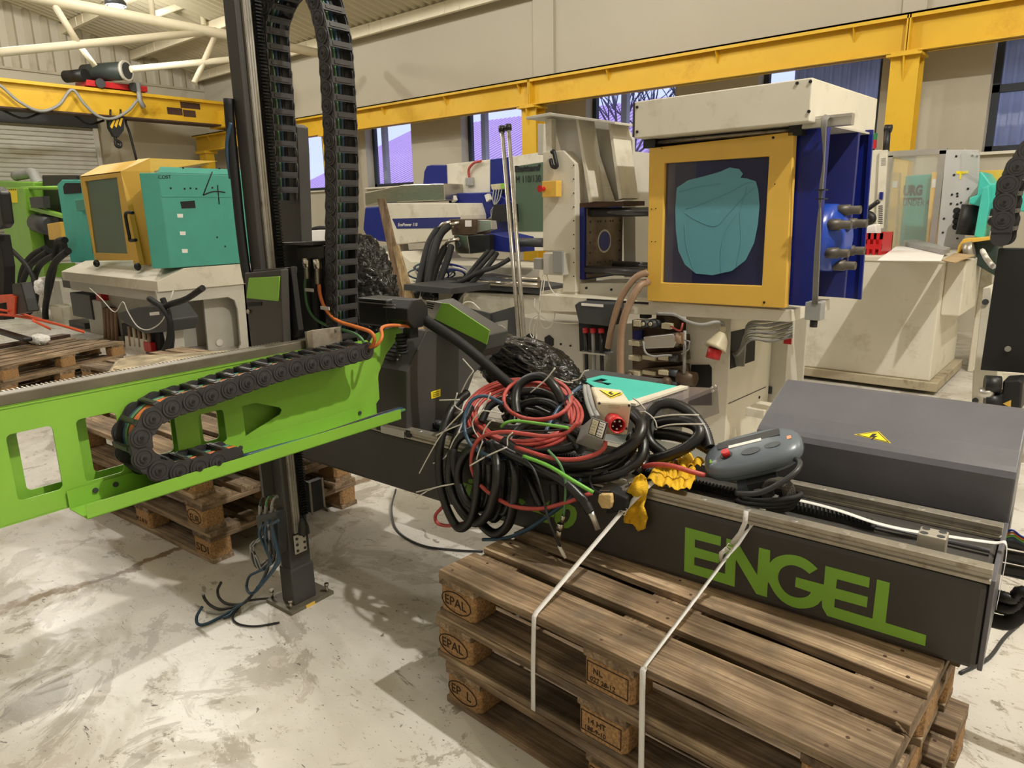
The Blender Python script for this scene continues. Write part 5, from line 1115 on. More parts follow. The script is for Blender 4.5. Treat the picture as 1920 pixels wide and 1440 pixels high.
# grey manifold on the teal machine
mf=thing('water_manifold','dark grey water manifold with hoses under the cream base of the teal machine','manifold',tuple(W.at(262,640,y=yT+.05)))
ppoly('box',GDARK,W,[(217,588),(258,575),(300,572),(320,600),(316,622),(270,626),(232,606)],.3,mf,.02,y=yT-.02)
ppoly('tag',PAPER,W,[(280,586),(298,584),(299,590),(281,592)],.004,mf,y=yT-.025)
ppoly('frame',BKM,W,[(228,606),(300,618),(300,662),(234,662)],.05,mf,y=yT+.1)
ppoly('white_panel',WP,W,[(234,630),(276,638),(270,700),(238,700)],.03,mf,y=yT+.05)
for k in range(5): MB().tube([W.at(242+k*9,612+k,y=yT+.06),W.at(246+k*9,648+k,y=yT+.06)],.022,8).build('glass_tube',(COPPER,PLUG)[k%2],mf)
pbox('red_valve',RD,W,(268,640,284,662),yT+.04,.06,mf,.008)
for k,pts in enumerate(([(305,560),(316,590),(322,630),(318,670)],[(380,540),(350,560),(320,570),(305,575),(280,560)],[(300,572),(318,600),(316,640),(302,668)])):
    tag(MB().tube(pline(W,[(u,v,yT-.06-.03*k) for u,v in pts],6),.03,8).build('black_cable',BKM),('thick black cable hanging right of the grey manifold','black cable looping under the cream base','black cable curving beside the teal machine stand')[k],'cable')
tag(MB().tube(pline(W,[(168,540,yT-.1),(190,560,yT-.1),(215,585,yT-.1),(230,566,yT-.1),(240,585,yT-.1),(258,612,yT-.1),(280,618,yT-.1),(305,600,yT-.08),(320,560,yT-.05),(325,545,yT)],6),.006,6).build('thin_wire',WT),'thin pale wire drooping across the front of the teal machine','wire')
# ---------------- green machine at the far left
t=thing('moulding_machine','bright green machine frame with a striped yellow sticker at the far left','machine',tuple(W.at(30,640,y=4.35)))
yg=4.35
ppoly('upper_box',G,W,[(-60,338),(62,341),(66,370),(-60,375)],.8,t,.02,y=yg)
ppoly('green_leg',G,W,[(6,352),(44,352),(50,400),(66,500),(32,510),(8,440)],.25,t,.01,y=yg-.2)
ppoly('green_base',G,W,[(18,498),(82,496),(86,560),(24,560)],.5,t,.01,y=yg-.1)
ppoly('diagonal_brace',G,W,[(47,383),(118,404),(118,410),(48,392)],.1,t,.004,y=yg-.15)
MB().tube([W.at(40,353,y=yg-.1),W.at(112,352,y=yg-.1)],.03,8).build('green_bar',G,t)
sk=ppoly('striped_sticker',WARN,W,[(10,355),(31,354),(33,380),(12,380)],.004,t,y=yg-.205)
for k in range(6): ppoly('dark_dash',INK,W,[(10+k*3.6,354.5),(12+k*3.6,354.5),(12+k*3.6,356.5),(10+k*3.6,356.5)],.002,sk,y=yg-.208)
ppoly('black_cabinet',BK,W,[(78,328),(144,328),(150,380),(116,420),(84,395)],.6,t,.02,y=yg+.1)
MB().tube(pline(W,[(30,330,yg+.2),(52,326,yg+.2),(62,325,yg+.2),(70,340,yg+.2),(77,348,yg+.2)],4),.09,12).build('exhaust_pipe',GRC,t)
ppoly('dark_drive',BKM,W,[(46,395),(112,408),(118,470),(60,490)],.3,t,.01,y=yg)
MB().tube([W.at(70,418,y=yg-.1),W.at(100,425,y=yg-.1)],.16,14).build('drum',GDARK,t)
ppoly('yellow_box',YE,W,[(88,420),(112,416),(115,447),(92,450)],.2,t,.008,y=yg-.3)
ppoly('control_relays',GDARK,W,[(55,370),(80,368),(82,390),(58,390)],.1,t,.006,y=yg-.2)
pbox('lower_body',WP2,W,(60,520,130,640),yg-.3,.3,t,.01)
for k,pts in enumerate(([(85,465),(62,478),(45,500),(38,530),(44,565)],[(92,470),(70,485),(52,505),(40,540),(42,575)],[(105,478),(85,488),(70,505),(62,540),(60,580)],[(122,450),(108,455),(103,490),(95,530),(86,570),(86,600),(95,625)],[(14,462),(35,482),(55,505),(68,540),(66,570),(52,590)],[(128,470),(105,490),(92,520),(88,560)])):
    tag(MB().tube(pline(W,[(u,v,3.7-.04*k) for u,v in pts],6),.045 if k!=4 else .035,8).build('hydraulic_hose',BKM),('upper black hose bowing out before the green base','second black hose bowing out before the green base','black hose arching right of the two bowed hoses','long black hose hanging down before the teal frame plate','dark hose curling down from the black pillar at the left edge','short black hose behind the long hanging hose')[k],'hose')
bundle('crumpled_rag','pale crumpled rag ball between black hoses at the left',W.at(81,538,y=3.6),.12,.13,.12,5.5).data.materials[0]=PAPER
pbox('metal_cover',WP2,W,(40,552,80,640),3.7,.05,None,.004,label='leaning pale metal cover under the black hoses at the left',cat='cover')
tag(pbox('cream_box',WP,W,(92,572,128,660),3.62,.3,None,.01),'small cream box beside the leaning cover at the left','box')
# ---------------- items on the left pallets
ppz=.289
t=thing('black_pillar','black robot pillar with a rounded head at the left edge','pillar',tuple(W.at(-5,640,z=ppz)))
ppoly('rounded_head',BK,W,[(-80,350),(-12,350),(-2,360),(6,420),(0,428),(-80,440)],.1,t,.02,y=2.2)
ppoly('column',BKM,W,[(-80,430),(-2,440),(8,500),(8,600),(-80,600)],.1,t,.01,y=2.25)
t=thing('orange_gripper','orange painted bracket with black fittings at the left edge','bracket',tuple(W.at(10,612,z=.45)))
ppoly('orange_arm',mk('orange_paint',(238,90,50),.45),W,[(-40,556),(18,552),(28,556),(26,590),(14,592),(12,566),(-40,574)],.08,t,.006,y=2.1)
ppoly('black_fitting',BK,W,[(22,532),(38,530),(46,560),(52,585),(26,590)],.1,t,.01,y=2.12)
bx_=pbox('black_case',BK,W,(-80,598,44,642),2.0,.08,None,.012,label='black case strapped on the left pallets',cat='case')
o_=mk('orange_strap',(230,96,60),.6)
for k,pts in enumerate(([(-20,578),(30,586),(80,600),(158,622)],[(-20,588),(40,594),(100,606),(158,623)],[(60,600),(95,617)])):
    tag(MB().ribbon(pline(W,[(u,v,1.95+.2*i) for i,(u,v) in enumerate(pts)],4),(0,0,1),.012).build('orange_strap',o_),('upper orange lashing strap over the left pallets','lower orange lashing strap over the left pallets','short orange strap end behind the black case')[k],'strap')
P_=W.at(-30,652,z=ppz+.03); Q_=W.at(124,626,z=ppz+.03)
d_=(Q_-P_).normalized(); n_=Vector((-d_.y,d_.x,0))
m=MB(); m.add([P_-n_*.06+Vector((0,0,-.03)),Q_-n_*.06+Vector((0,0,-.03)),Q_+n_*.06+Vector((0,0,-.03)),P_+n_*.06+Vector((0,0,-.03)),P_-n_*.06,Q_-n_*.06,Q_+n_*.06,P_+n_*.06],[(0,3,2,1),(4,5,6,7),(0,1,5,4),(1,2,6,5),(2,3,7,6),(3,0,4,7)]); tag(m.build('steel_bar',mk('brown_steel',(84,66,58),.5,.5,var=.2)),'dark flat steel bar lying on the upper left pallet','bar')
bundle('crumpled_paper','crumpled white paper on the upper left pallet',W.at(74,637,z=ppz+.04),.13,.05,.08,1.5).data.materials[0]=PAPER
bundle('yellow_scrap','yellow foil scrap caught inside the left pallets',W.at(40,685,z=.15),.06,.02,.06,2.5).data.materials[0]=WARN
# pale plywood off-cuts behind the green rail
pw_=thing('plywood_offcut','pale splintered plywood off-cut lying behind the green arm rail','board',tuple(W.at(320,690,z=.44)))
for k in range(4): ppoly('layer',PLYW,W,[(200+k*4,703-k*4),(216+k*3,678-k*2),(250,670-k),(330,666-k),(430,660-k),(432,672),(420,690),(300,700)],.006,pw_,z=.434+.007*(k+1))
# ================================================================ RIGHT SIDE
t=thing('tank_cabinet','cream sheet metal tank cabinet with a base tray at the right','cabinet',(-1.6,6.6,0))
p0=W.at(1455,695,y=6.2); p1=W.at(1766,485,y=6.2); p2=W.at(1745,738,y=6.2)
xc0=p0.x; xc1=(p1.x+p2.x)/2
MB().box(xc0,xc1,6.2,7.25,.10,p1.z).build('tank_body',WP,t,.012)
MB().box(xc0-.02,xc1+.06,6.16,7.3,.03,.10).build('base_tray',mk('dirty_cream',(170,158,132),.6,var=.1,dirt=(96,84,66),dscale=5),t,.006)
MB().box(xc0,xc1+.01,6.19,7.26,p1.z-.03,p1.z+.004).build('lid_rim',WP,t,.004)
q0=W.at(1850,488,x=xc1+.24); q1=W.at(1795,590,x=xc1+.2)
qd=W.at(1776,592,y=6.3)
MB().prism([(xc1,p1.z-.02),(xc1+.13,p1.z-.02),(xc1+.13,qd.z),(xc1,qd.z)],'y',6.3,7.0).build('side_duct',WP,t,.01)
for k in range(4): MB().box(xc0+.1+.3*k,xc0+.2+.3*k,6.5,6.6,0,.03).build('foot',GDARK,t)
zt_=p1.z+.005
ppoly('paper_sheet',PAPER,W,[(1680,462),(1780,460),(1764,489),(1645,488)],.004,None,z=zt_+.02,label='large sheet of white paper on the tank cabinet',cat='paper')
pbx=ppoly('grey_tray',GRC,W,[(1690,452),(1715,448),(1782,464),(1770,468)],.04,None,.004,z=zt_+.06,label='flat grey tray beside the paper on the tank cabinet',cat='tray')
ppoly('cardboard_strip',mk('cardboard',(176,150,112),.9),W,[(1766,488),(1790,474),(1828,478),(1790,492)],.006,None,z=zt_+.01,label='brown cardboard strip on the corner of the tank cabinet',cat='cardboard')
cr=thing('red_crate','red plastic crate with open ribs on the tank cabinet','crate',tuple(W.at(1634,488,y=6.4)))
a=W.at(1617,437,y=6.4); b=W.at(1650,488,y=6.4)
MB().box(a.x,b.x,6.4,6.42,b.z,b.z+.04).box(a.x,b.x,6.4,6.42,a.z-.05,a.z).box(a.x,b.x,6.402,6.418,(a.z+b.z)/2-.02,(a.z+b.z)/2+.02).build('front_rail',RD,cr)
for k in range(4): x_=a.x+(b.x-a.x-.02)*k/3; MB().box(x_,x_+.02,6.4,6.42,b.z,a.z).build('rib',RD,cr)
MB().box(a.x,a.x+.02,6.42,6.75,b.z,a.z).box(b.x-.02,b.x,6.42,6.75,b.z,a.z).box(a.x,b.x,6.73,6.75,b.z,a.z).box(a.x,b.x,6.42,6.75,b.z,b.z+.01).build('crate_walls',RD,cr)
ppoly('white_bag',PAPER,W,[(1620,425),(1642,420),(1644,440),(1620,444)],.15,cr,.01,y=6.45)
# slim white control cabinet
t=thing('control_cabinet','slim white control cabinet with printed notes beyond the blue panel','cabinet',tuple(W.at(1645,470,y=7.2)))
a=W.at(1632,282,y=7.2); b=W.at(1652,280,y=7.2)
MB().box(a.x,b.x,7.2,7.6,.0,a.z).build('cabinet_body',WP,t,.006)
ppoly('door_panel',WP,W,[(1649,282),(1664,281),(1655,428),(1641,430)],.04,t,.004,y=7.15)
for k in range(5): ppoly('printed_note',GRC,W,[(1652,297+k*3),(1661,296+k*3),(1661,297+k*3),(1652,298+k*3)],.002,t,y=7.145)
for k in range(10): ppoly('vent_slit',BKM,W,[(1647,386+k*3.6),(1655,385+k*3.6),(1655,386.4+k*3.6),(1647,387.4+k*3.6)],.002,t,y=7.145)
ppoly('blue_switch',BL,W,[(1649,360),(1655,360),(1654,374),(1648,374)],.04,t,.004,y=7.12)
ppoly('red_lamp',RD,W,[(1634,262),(1641,262),(1640,278),(1633,278)],.06,t,y=7.25); ppoly('green_lamp',mk('green_lens',(40,130,70),.3),W,[(1634,249),(1642,249),(1641,262),(1634,262)],.06,t,y=7.25)
MB().tube([W.at(1664,240,y=7.55),W.at(1660,300,y=7.55)],.03,8).tube([W.at(1659,241,y=7.55),W.at(1672,241,y=7.55)],.035,8).build('signal_pole',BK,t)
MB().tube(pline(W,[(1622,395,7.0),(1630,390,7.0),(1648,377,7.0)],4),.02,6).tube(pline(W,[(1620,402,7.0),(1632,404,7.0),(1635,412,7.0),(1622,418,7.0)],5),.035,8).build('cable_hook',BK,t)
# acrylic fenced machine
t=thing('guard_booth','aluminium framed booth with clear sheets and a grey perforated panel at the right','guard',tuple(W.at(1720,470,y=7.6)))
yq=7.4
for (u0,v0,u1,v1) in ((1669,292,1660,460),(1768,282,1756,460)): 
    P=W.at(u0,v0,y=yq); Q=W.at(u1,v1,y=yq); MB().box(P.x-.025,P.x+.025,yq,yq+.05,0,P.z).build('frame_post',ALU,t)
P=W.at(1669,288,y=yq); Q=W.at(1770,280,y=yq); MB().box(P.x-.02,Q.x+.02,yq,yq+.05,P.z-.03,P.z+.02).build('top_rail',ALU,t)
R_=W.at(1690,300,y=yq+.9); MB().box(P.x-.02,P.x+.02,yq+.05,yq+.95,P.z-.03,P.z+.02).build('side_rail',ALU,t)
MB().box(P.x,Q.x,yq+.02,yq+.03,.9,P.z).build('clear_sheet',ACRC,t); MB().box(P.x-.005,P.x+.005,yq+.05,yq+.95,.9,P.z).build('clear_sheet',ACRC,t)
gp=ppoly('grey_panel',mk('light_grey_panel',(188,186,184),.55,var=.03),W,[(1773,281),(1835,281),(1834,362),(1828,368),(1816,370),(1808,432),(1806,468),(1756,468)],.06,t,.004,y=yq)
for k,v in enumerate((395,405,415,425)): p=W.at(1794-k*.6,v,y=yq-.002); MB().tube([p,p+Vector((0,-.004,0))],.028,14).build('round_opening',BKM,gp)
for u,v in ((1793,293),(1823,292),(1832,293),(1789,328),(1785,365),(1795,363),(1795,368),(1783,382),(1795,383),(1802,380),(1770,410),(1768,436),(1795,447),(1815,354)): p=W.at(u,v,y=yq-.002); MB().tube([p,p+Vector((0,-.004,0))],.010,7).build('small_hole',INK,gp)
ppoly('yellow_tape',WARN,W,[(1793,321),(1816,320),(1816,325),(1803,326),(1802,336),(1799,336),(1799,326),(1793,326)],.003,gp,y=yq-.004)
ppoly('corner_sheet',ACRC,W,[(1803,284),(1808,278),(1838,290),(1836,340),(1803,320)],.005,gp,y=yq-.03)
t=thing('moulding_machine','teal machine with dark lettering and yellow door edges seen through the clear booth','machine',tuple(W.at(1730,470,y=8.4)))
ya=8.3
tb=ppoly('teal_door',TE,W,[(1698,330),(1748,326),(1742,460),(1685,460)],.4,t,.01,y=ya)
a=W.at(1693,366,y=ya); b=W.at(1729,366,y=ya); text('dark_lettering','URG',INK,tb,(a.x,ya-.003,a.z),(1,0,0),(0,0,1),.13,.001,bold=.008,fit=b.x-a.x)
a=W.at(1692,386,y=ya); b=W.at(1742,386,y=ya); text('dark_lettering','UNDER 4',INK,tb,(a.x,ya-.003,a.z),(1,0,0),(0,0,1),.085,.001,fit=b.x-a.x)
P=W.at(1694,371,y=ya);Q=W.at(1729,374,y=ya); MB().box(P.x,Q.x,ya-.004,ya,Q.z,P.z).build('dark_line',INK,tb)
ppoly('yellow_edge',YE,W,[(1747,323),(1766,322),(1756,460),(1735,460)],.1,t,.004,y=ya-.1)
ppoly('white_card',PAPER,W,[(1748,336),(1759,335),(1758,351),(1747,352)],.003,t,y=ya-.105)
ppoly('yellow_edge',YE,W,[(1670,325),(1686,324),(1678,460),(1664,460)],.1,t,.004,y=ya-.2); ppoly('white_card',PAPER,W,[(1674,340),(1683,339),(1682,352),(1673,352)],.003,t,y=ya-.205)
# teal clamp unit far right
t=thing('moulding_machine','teal clamping unit with yellow top cover and black ram at the right edge','machine',tuple(W.at(1880,480,y=7.2)))
yr=7.0
ppoly('teal_yoke',TE2,W,[(1836,322),(1842,322),(1858,344),(1920,340),(1960,340),(1960,400),(1858,392),(1816,382),(1818,370),(1832,366)],.5,t,.02,y=yr)
ppoly('teal_arm',TE2,W,[(1842,352),(1854,347),(1856,380),(1844,448),(1826,444)],.3,t,.01,y=yr-.15)
ppoly('yellow_cover',YE,W,[(1836,320),(1930,317),(1930,341),(1860,342)],.3,t,.004,y=yr+.5)
MB().tube([W.at(1826,384,y=yr+.2),W.at(1814,440,y=yr+.2)],.09,12).build('black_ram',BK,t)
bx0=W.at(1838,500,y=7.2); MB().box(bx0.x,bx0.x+1.6,7.25,8.0,0,W.at(1850,470,y=7.25).z).build('machine_base',WP,t,.01)
ppoly('steel_block',ST2,W,[(1850,405),(1874,405),(1873,425),(1849,425)],.15,t,.006,y=yr-.1); p=W.at(1862,415,y=yr-.1); MB().tube([p,p+Vector((0,-.01,0))],.035,14).build('bore',BKM,t)
ppoly('hose_cluster',BKM,W,[(1850,392),(1876,392),(1874,406),(1852,406)],.1,t,.01,y=yr-.05)
ppoly('yellow_plate',YE,W,[(1806,448),(1872,443),(1872,448),(1812,456),(1802,470),(1794,480),(1796,462)],.3,t,.004,y=yr-.3)
ppoly('green_black_drive',mk('dark_green_casting',(40,56,50),.5),W,[(1806,452),(1872,446),(1870,520),(1836,500),(1804,480)],.3,t,.01,y=yr-.2)
MB().tube([W.at(1808,472,y=yr-.3),W.at(1826,468,y=yr-.3)],.07,14).build('shaft_end',ST2,t)
# near right robot: post, panel, chain, motor
t=thing('robot_stand','cream steel post with a black sheet panel at the right edge','stand',tuple(MA.w((MA.at(1850,760,y=4.5).x,4.5,0))))
ppoly('cream_post',WP,MA,[(1843,540),(1858,538),(1870,690),(1872,800),(1822,800),(1826,700)],.25,t,.004,y=4.6)
ppoly('post_foot',WP,MA,[(1824,695),(1930,700),(1930,850),(1818,850)],.2,t,.004,y=4.75)
bp_=ppoly('black_panel',BK,MA,[(1872,466),(1990,466),(1990,705),(1838,694)],.06,t,.004,y=4.3)
p=MA.at(1890,654,y=4.3); MB(MA).cyl((p.x,4.3,p.z),(p.x,4.29,p.z),.014,12).build('bright_screw',ALU,bp_)
for u,v in ((1848,566),(1829,751)): p=MA.at(u,v,y=4.6); MB(MA).cyl((p.x,4.6,p.z),(p.x,4.59,p.z),.016,10).build('plug_screw',GDARK,t)
t=thing('black_drive_motor','black drive motor with round plugs and an orange triangle sign before the cream post','motor',tuple(wv(MA,1885,790,y=4.1)))
ppoly('motor_body',BK,MA,[(1880,714),(1912,712),(1918,720),(1914,770),(1866,770),(1862,742),(1878,738)],.15,t,.01,y=4.1)
for v in (720,752): MB(MA).cyl(tuple(MA.at(1846,v,y=4.1)),tuple(MA.at(1876,v+2,y=4.12)),.045,12).build('round_plug',BK,t)
MB(MA).cyl(tuple(MA.at(1850,728,y=4.1)),tuple(MA.at(1850,744,y=4.1)),.035,12).build('clear_sleeve',ALU,t)
ppoly('triangle_sign',YE,MA,[(1880,757),(1896,750),(1895,764)],.002,t,y=4.097)
pts=[(1935,282),(1925,300),(1908,320),(1896,345),(1890,375),(1886,410),(1882,440),(1878,470)]
chain('right_cable_chain','black cable chain arching down at the right edge above the black panel',pline(MA,[(u,v,4.35) for u,v in pts],6),MA.ey,.16,.085,.10,1)
tag(MB().tube(pline(MA,[(1842,470,4.8),(1850,485,4.6),(1862,500,4.4)],4),.014,6).build('white_lead',WT),'white lead hanging from the green black drive to the black panel','cable')
# ================================================================ CABLE PILE on the beam
def rp(pts,ox=780,oy=640,k=3.428,d=None,r=.012,n=6,closed=False,zmin=.683):
    # photo-traced path; each point carries its own depth (RB y); nothing sinks into the beam
    out=[]
    for i,p in enumerate(pts):
        u,v=ox+p[0]/k,oy+p[1]/k; y=p[2] if len(p)>2 else d
        q=RB.at(u,v,y=y)
        if q.y>-r-.002 and q.z<zmin+r:
            q=RB.at(u,v,z=zmin+r)
            if q.y<-r-.002: q=RB.at(u,v,y=-r-.004)
        out.append(RB.w(q))
    return interp(out,n,closed)
def hose(pts,label,r=.0125,mat=BKM,**k):
    r*=1.18; return tag(MB().tube(rp(pts,r=r,n=8,**k),r,10,rib=.0032,ribd=.075).build('corrugated_hose',HOSE),label,'hose',HG)
HOSE=mk('black_corrugated_tube',(20,20,21),.38,var=.15,spec=.6)
HG=None
hose([(330,330,.12),(225,440,.02),(160,640,-.05),(150,850,-.07),(190,1050,-.08),(270,1195,-.09),(350,1150,-.11),(390,1000,-.12),(395,800,-.11),(380,650,-.06)],'outermost hanging black corrugated hose loop at the left of the pile',.0125)
hose([(380,560,.0),(260,640,-.04),(215,800,-.06),(225,950,-.07),(290,1090,-.08),(380,1165,-.10),(460,1110,-.13),(510,960,-.14),(520,800,-.12),(500,650,-.06)],'second hanging black corrugated hose loop, just inside the outermost')
hose([(440,640,-.03),(320,720,-.05),(270,850,-.06),(300,1010,-.06),(400,1150,-.07),(500,1235,-.09),(590,1180,-.11),(630,1020,-.12),(635,850,-.10),(600,720,-.05)],'lowest hanging black corrugated hose loop of the pile')
hose([(480,640,-.02),(450,780,-.04),(430,920,-.05),(450,1060,-.055),(500,1140,-.06),(545,1060,-.07),(560,900,-.075),(570,760,-.05)],'narrow inner black corrugated hose loop between the hanging loops')
hose([(560,640,-.05),(700,740,-.06),(900,790,-.05),(1100,790,-.03),(1300,720,.0),(1420,630,.03),(1450,540,.07),(1400,470,.11)],'thick black corrugated hose sweeping under the red coil to the right',.0145)
hose([(640,800,-.02),(850,860,-.02),(1050,890,-.01),(1280,860,.0),(1430,770,.03),(1462,660,.07),(1420,560,.11)],'lower black corrugated hose sweeping under the red coil',.0125)
hose([(480,655,-.06),(600,720,-.09),(800,815,-.10),(950,900,-.10),(1065,1010,-.10),(1125,1100,-.10)],'black corrugated hose ending in a silver plug before the green letters',.0125)
hose([(690,820,-.03),(740,940,-.05),(800,1060,-.06),(860,1085,-.07),(890,1030,-.06),(885,920,-.04)],'short bent black hose before the green letters',.012)
hose([(600,480,.10),(590,400,.13),(640,340,.16),(760,320,.18),(880,360,.18),(940,430,.16)],'black corrugated hose arching inside the red coil',.0125)
hose([(620,520,.05),(650,430,.09),(750,390,.12),(860,400,.12),(940,460,.10),(960,540,.06)],'second black corrugated hose arc inside the red coil',.0115)
hose([(650,470,.03),(640,380,.06),(660,290,.09),(730,235,.11),(820,230,.11),(890,290,.10),(945,390,.10)],'tall black corrugated arch standing out over the red coil',.0125)
hose([(560,560,.02),(700,560,.04),(860,550,.04),(980,560,.03),(1060,600,.02)],'black corrugated hose lying low under the red coil',.0115)
hose([(600,640,-.02),(680,560,.03),(800,520,.05),(920,540,.05),(1000,620,.02),(1060,700,-.01)],'black corrugated hose bowed through the middle of the red coil',.0125)
hose([(520,700,-.06),(640,690,-.05),(800,700,-.03),(960,690,-.01),(1080,640,.02)],'black corrugated hose just below the lower red turns',.0125)
hose([(420,520,.06),(470,420,.10),(560,380,.13),(660,420,.12),(700,500,.09)],'black corrugated hose arc at the left inside of the red coil',.0115)
hose([(560,690,-.04),(520,820,-.05),(500,960,-.06),(560,1100,-.07),(610,1000,-.08),(625,860,-.08)],'black corrugated hose hanging between the two right loops',.0115)
hose([(540,440,.16),(600,400,.18),(720,420,.2),(820,460,.18),(900,500,.14)],'black corrugated hose deep inside the red coil',.0125)
hose([(560,500,.12),(660,450,.15),(780,470,.15),(880,520,.12)],'short black corrugated hose deep inside the red coil',.0125)
hose([(350,420,.10),(290,540,.02),(240,700,-.05),(270,900,-.06),(340,1040,-.07),(430,1060,-.08),(470,940,-.09),(470,780,-.09)],'black corrugated hose loop in the middle of the hanging loops',.012)
hose([(700,780,-.02),(900,840,-.02),(1100,850,-.01),(1260,810,.02),(1380,700,.06),(1400,600,.10)],'middle black corrugated hose sweeping under the red coil',.0125)
for pts,l,r in (([(705,655,.14),(600,560,.15),(575,430,.17),(640,315,.2),(750,292,.22),(880,350,.22),(980,470,.20),(1025,610,.17)],'tall black corrugated hose arch right of the power plugs',.0145),([(540,712,.10),(720,665,.11),(880,590,.13),(955,500,.16),(900,432,.18),(770,412,.19),(645,432,.19)],'black corrugated hose loop inside the tall arch',.0145),([(640,505,.19),(760,515,.19),(880,545,.19),(980,590,.19),(1100,660,.19)],'black corrugated hose running right to the grey pendant',.0145),([(440,520,.10),(520,560,.11),(565,640,.10),(555,720,.08),(490,790,.06)],'black corrugated hose curling down by the silver bracket',.0125)):
    hose(pts,l,r,ox=1060,oy=680,k=3.79)
# red cable coil : every turn of the one cable
rc=thing('red_cable_coil','coil of dusty red cable tied with white cable ties on top of the pile','cable',tuple(RB.w((-1.35,.1,.70))))
rnd=random.Random(4)
for k in range(8):
    s_=1-.04*k+rnd.uniform(-.03,.03); cx,cy=690+rnd.uniform(-14,14),470+rnd.uniform(-14,14)
    MB().tube(rp([(cx+380*s_*math.cos(a_)*(1+.03*math.sin(3*a_+k)),cy+228*s_*math.sin(a_),.13-.16*math.sin(a_)-.006*(k%3)) for a_ in [i*PI/7 for i in range(14)]],r=.006,n=5,closed=True,zmin=.69),.0062,8,True).build('cable_turn',RC,rc)
MB().tube(rp([(780+216*math.cos(a_),368+136*math.sin(a_),.09-.10*math.sin(a_)) for a_ in [i*PI/6 for i in range(12)]],r=.006,n=5,closed=True),.0068,8,True).build('cable_turn',RC,rc)
MB().tube(rp([(1040,520,-.03),(960,590,-.05),(830,610,-.07),(700,595,-.08),(560,582,-.09),(430,610,-.10),(365,700,-.11),(362,830,-.11),(430,940,-.12),(600,1050,-.13),(780,1076,-.13),(950,1040,-.11),(1130,975,-.08)],r=.006,n=6),.0066,8).build('cable_end',RC,rc)
MB().tube(rp([(640,680,-.09),(850,745,-.10),(1000,760,-.09),(1130,735,-.07),(1205,690,-.05),(1218,640,-.04)],r=.006,n=6),.0066,8).build('cable_end',RC,rc)
MB().tube(rp([(175,1060,-.06),(125,1120,-.06),(140,1170,-.06),(210,1185,-.05),(300,1168,-.05)],r=.006,n=6),.0062,8).build('cable_end',RC,rc)
tag(MB().tube(rp([(550,740,.06),(640,725,.05),(760,735,.05),(880,770,.06),(990,800,.08)],1060,680,3.79,r=.007),.0075,10).build('red_cable',RC),'single red cable running from the pile to the grey pendant','cable')
for pts,l,r,m_ in (([(560,400,.02),(450,352,.0),(365,375,-.03),(315,470,-.06),(320,600,-.09),(380,690,-.10),(500,745,-.10),(580,745,-.06)],'blue hose curving round the left side of the red coil',.0062,BC),([(1060,290,.20),(960,370,.12),(890,470,.06),(830,590,.0)],'blue hose crossing the right side of the red coil',.0062,BC),([(430,1275,-.10),(560,1268,-.10),(700,1220,-.11),(850,1120,-.10),(1000,1000,-.08),(1060,880,-.05)],'long blue hose hanging below the pile before the beam',.006,BC),([(548,550,-.05),(575,525,-.05),(640,512,-.04),(760,525,-.04),(980,556,-.05)],'bright green cable lying across the red coil',.005,GC),([(690,738,-.11),(850,800,-.115),(1000,890,-.12),(1140,972,-.10)],'bright green cable running down to the rubber block',.006,GC),([(850,700,-.10),(925,790,-.11),(962,920,-.11),(950,1130,-.11)],'dull green cable hanging to a brass fitting',.004,GC2),([(690,740,-.11),(760,830,-.125),(810,970,-.13),(845,1120,-.13),(880,1215,-.13),(925,1320,-.12)],'thin dark cable hanging to a white plug',.004,DC),([(560,580,-.04),(700,575,-.03),(850,575,-.03),(1000,560,-.03)],'thin dark cable under the green cable on the coil',.003,DC),([(1240,840,-.02),(1160,830,-.02),(1118,880,-.03),(1140,950,-.06),(1185,975,-.08)],'thin dark cable looping to the rubber block',.0035,DC)):
    tag(MB().tube(rp(pts,r=r),r,8).build('cable',m_),l,'cable')
# cable ends
def px3(u,v,y,ox=780,oy=640,k=3.428): return RB.w(RB.at(ox+u/k,oy+v/k,y=y))
tag(MB().tube([px3(1118,1090,-.10),px3(1135,1125,-.10),px3(1168,1210,-.10)],[.0125,.011,.010],4).build('silver_plug',ALU),'flat silver plug at the end of a corrugated hose before the green letters','plug')
f_=thing('brass_fitting','nickel brass cable gland hanging before the green letters','fitting',tuple(px3(920,1270,-.11)))
MB().tube([px3(950,1120,-.11),px3(940,1160,-.11)],.007,8).build('gland_tip',ST,f_); MB().tube([px3(930,1170,-.11),px3(926,1215,-.11)],.0115,6).build('hex_nut',ST,f_); MB().tube([px3(922,1215,-.11),px3(916,1268,-.11)],.0085,12).build('thread',ST,f_)
tag(MB().tube([px3(918,1312,-.12),px3(945,1365,-.12),px3(962,1395,-.12)],[.005,.0058,.004],8).build('white_plug',WT),'small white plug at the end of the thin dark cable','plug')
# white cable ties
ties=[([(432,440),(480,330)],-.03),([(436,440),(370,500),(368,560),(405,625)],-.07),([(436,445),(550,462)],-.04),([(425,632),(440,570),(480,515),(510,512)],-.09),([(588,672),(590,620),(622,585)],-.11),([(585,680),(460,735),(345,800)],-.13),([(300,450),(170,590),(90,720),(20,850)],-.06),([(298,530),(200,570),(128,606)],-.06),([(280,580),(240,640),(190,740),(110,785)],-.05),([(0,1005),(110,945),(245,915)],-.08),([(0,970),(60,955),(125,940)],-.075),([(370,190),(300,112)],.06),([(370,190),(330,250),(290,330)],.05),([(895,170),(830,250),(735,330)],.10),([(1000,255),(1050,240),(1080,195),(1110,185)],.13),([(890,235),(960,262),(1010,265)],.14),([(280,375),(150,378)],.0),([(300,450),(250,410),(265,330)],.0),([(430,640),(400,720),(380,800)],-.1),([(990,400),(985,360),(1010,330)],.05)]
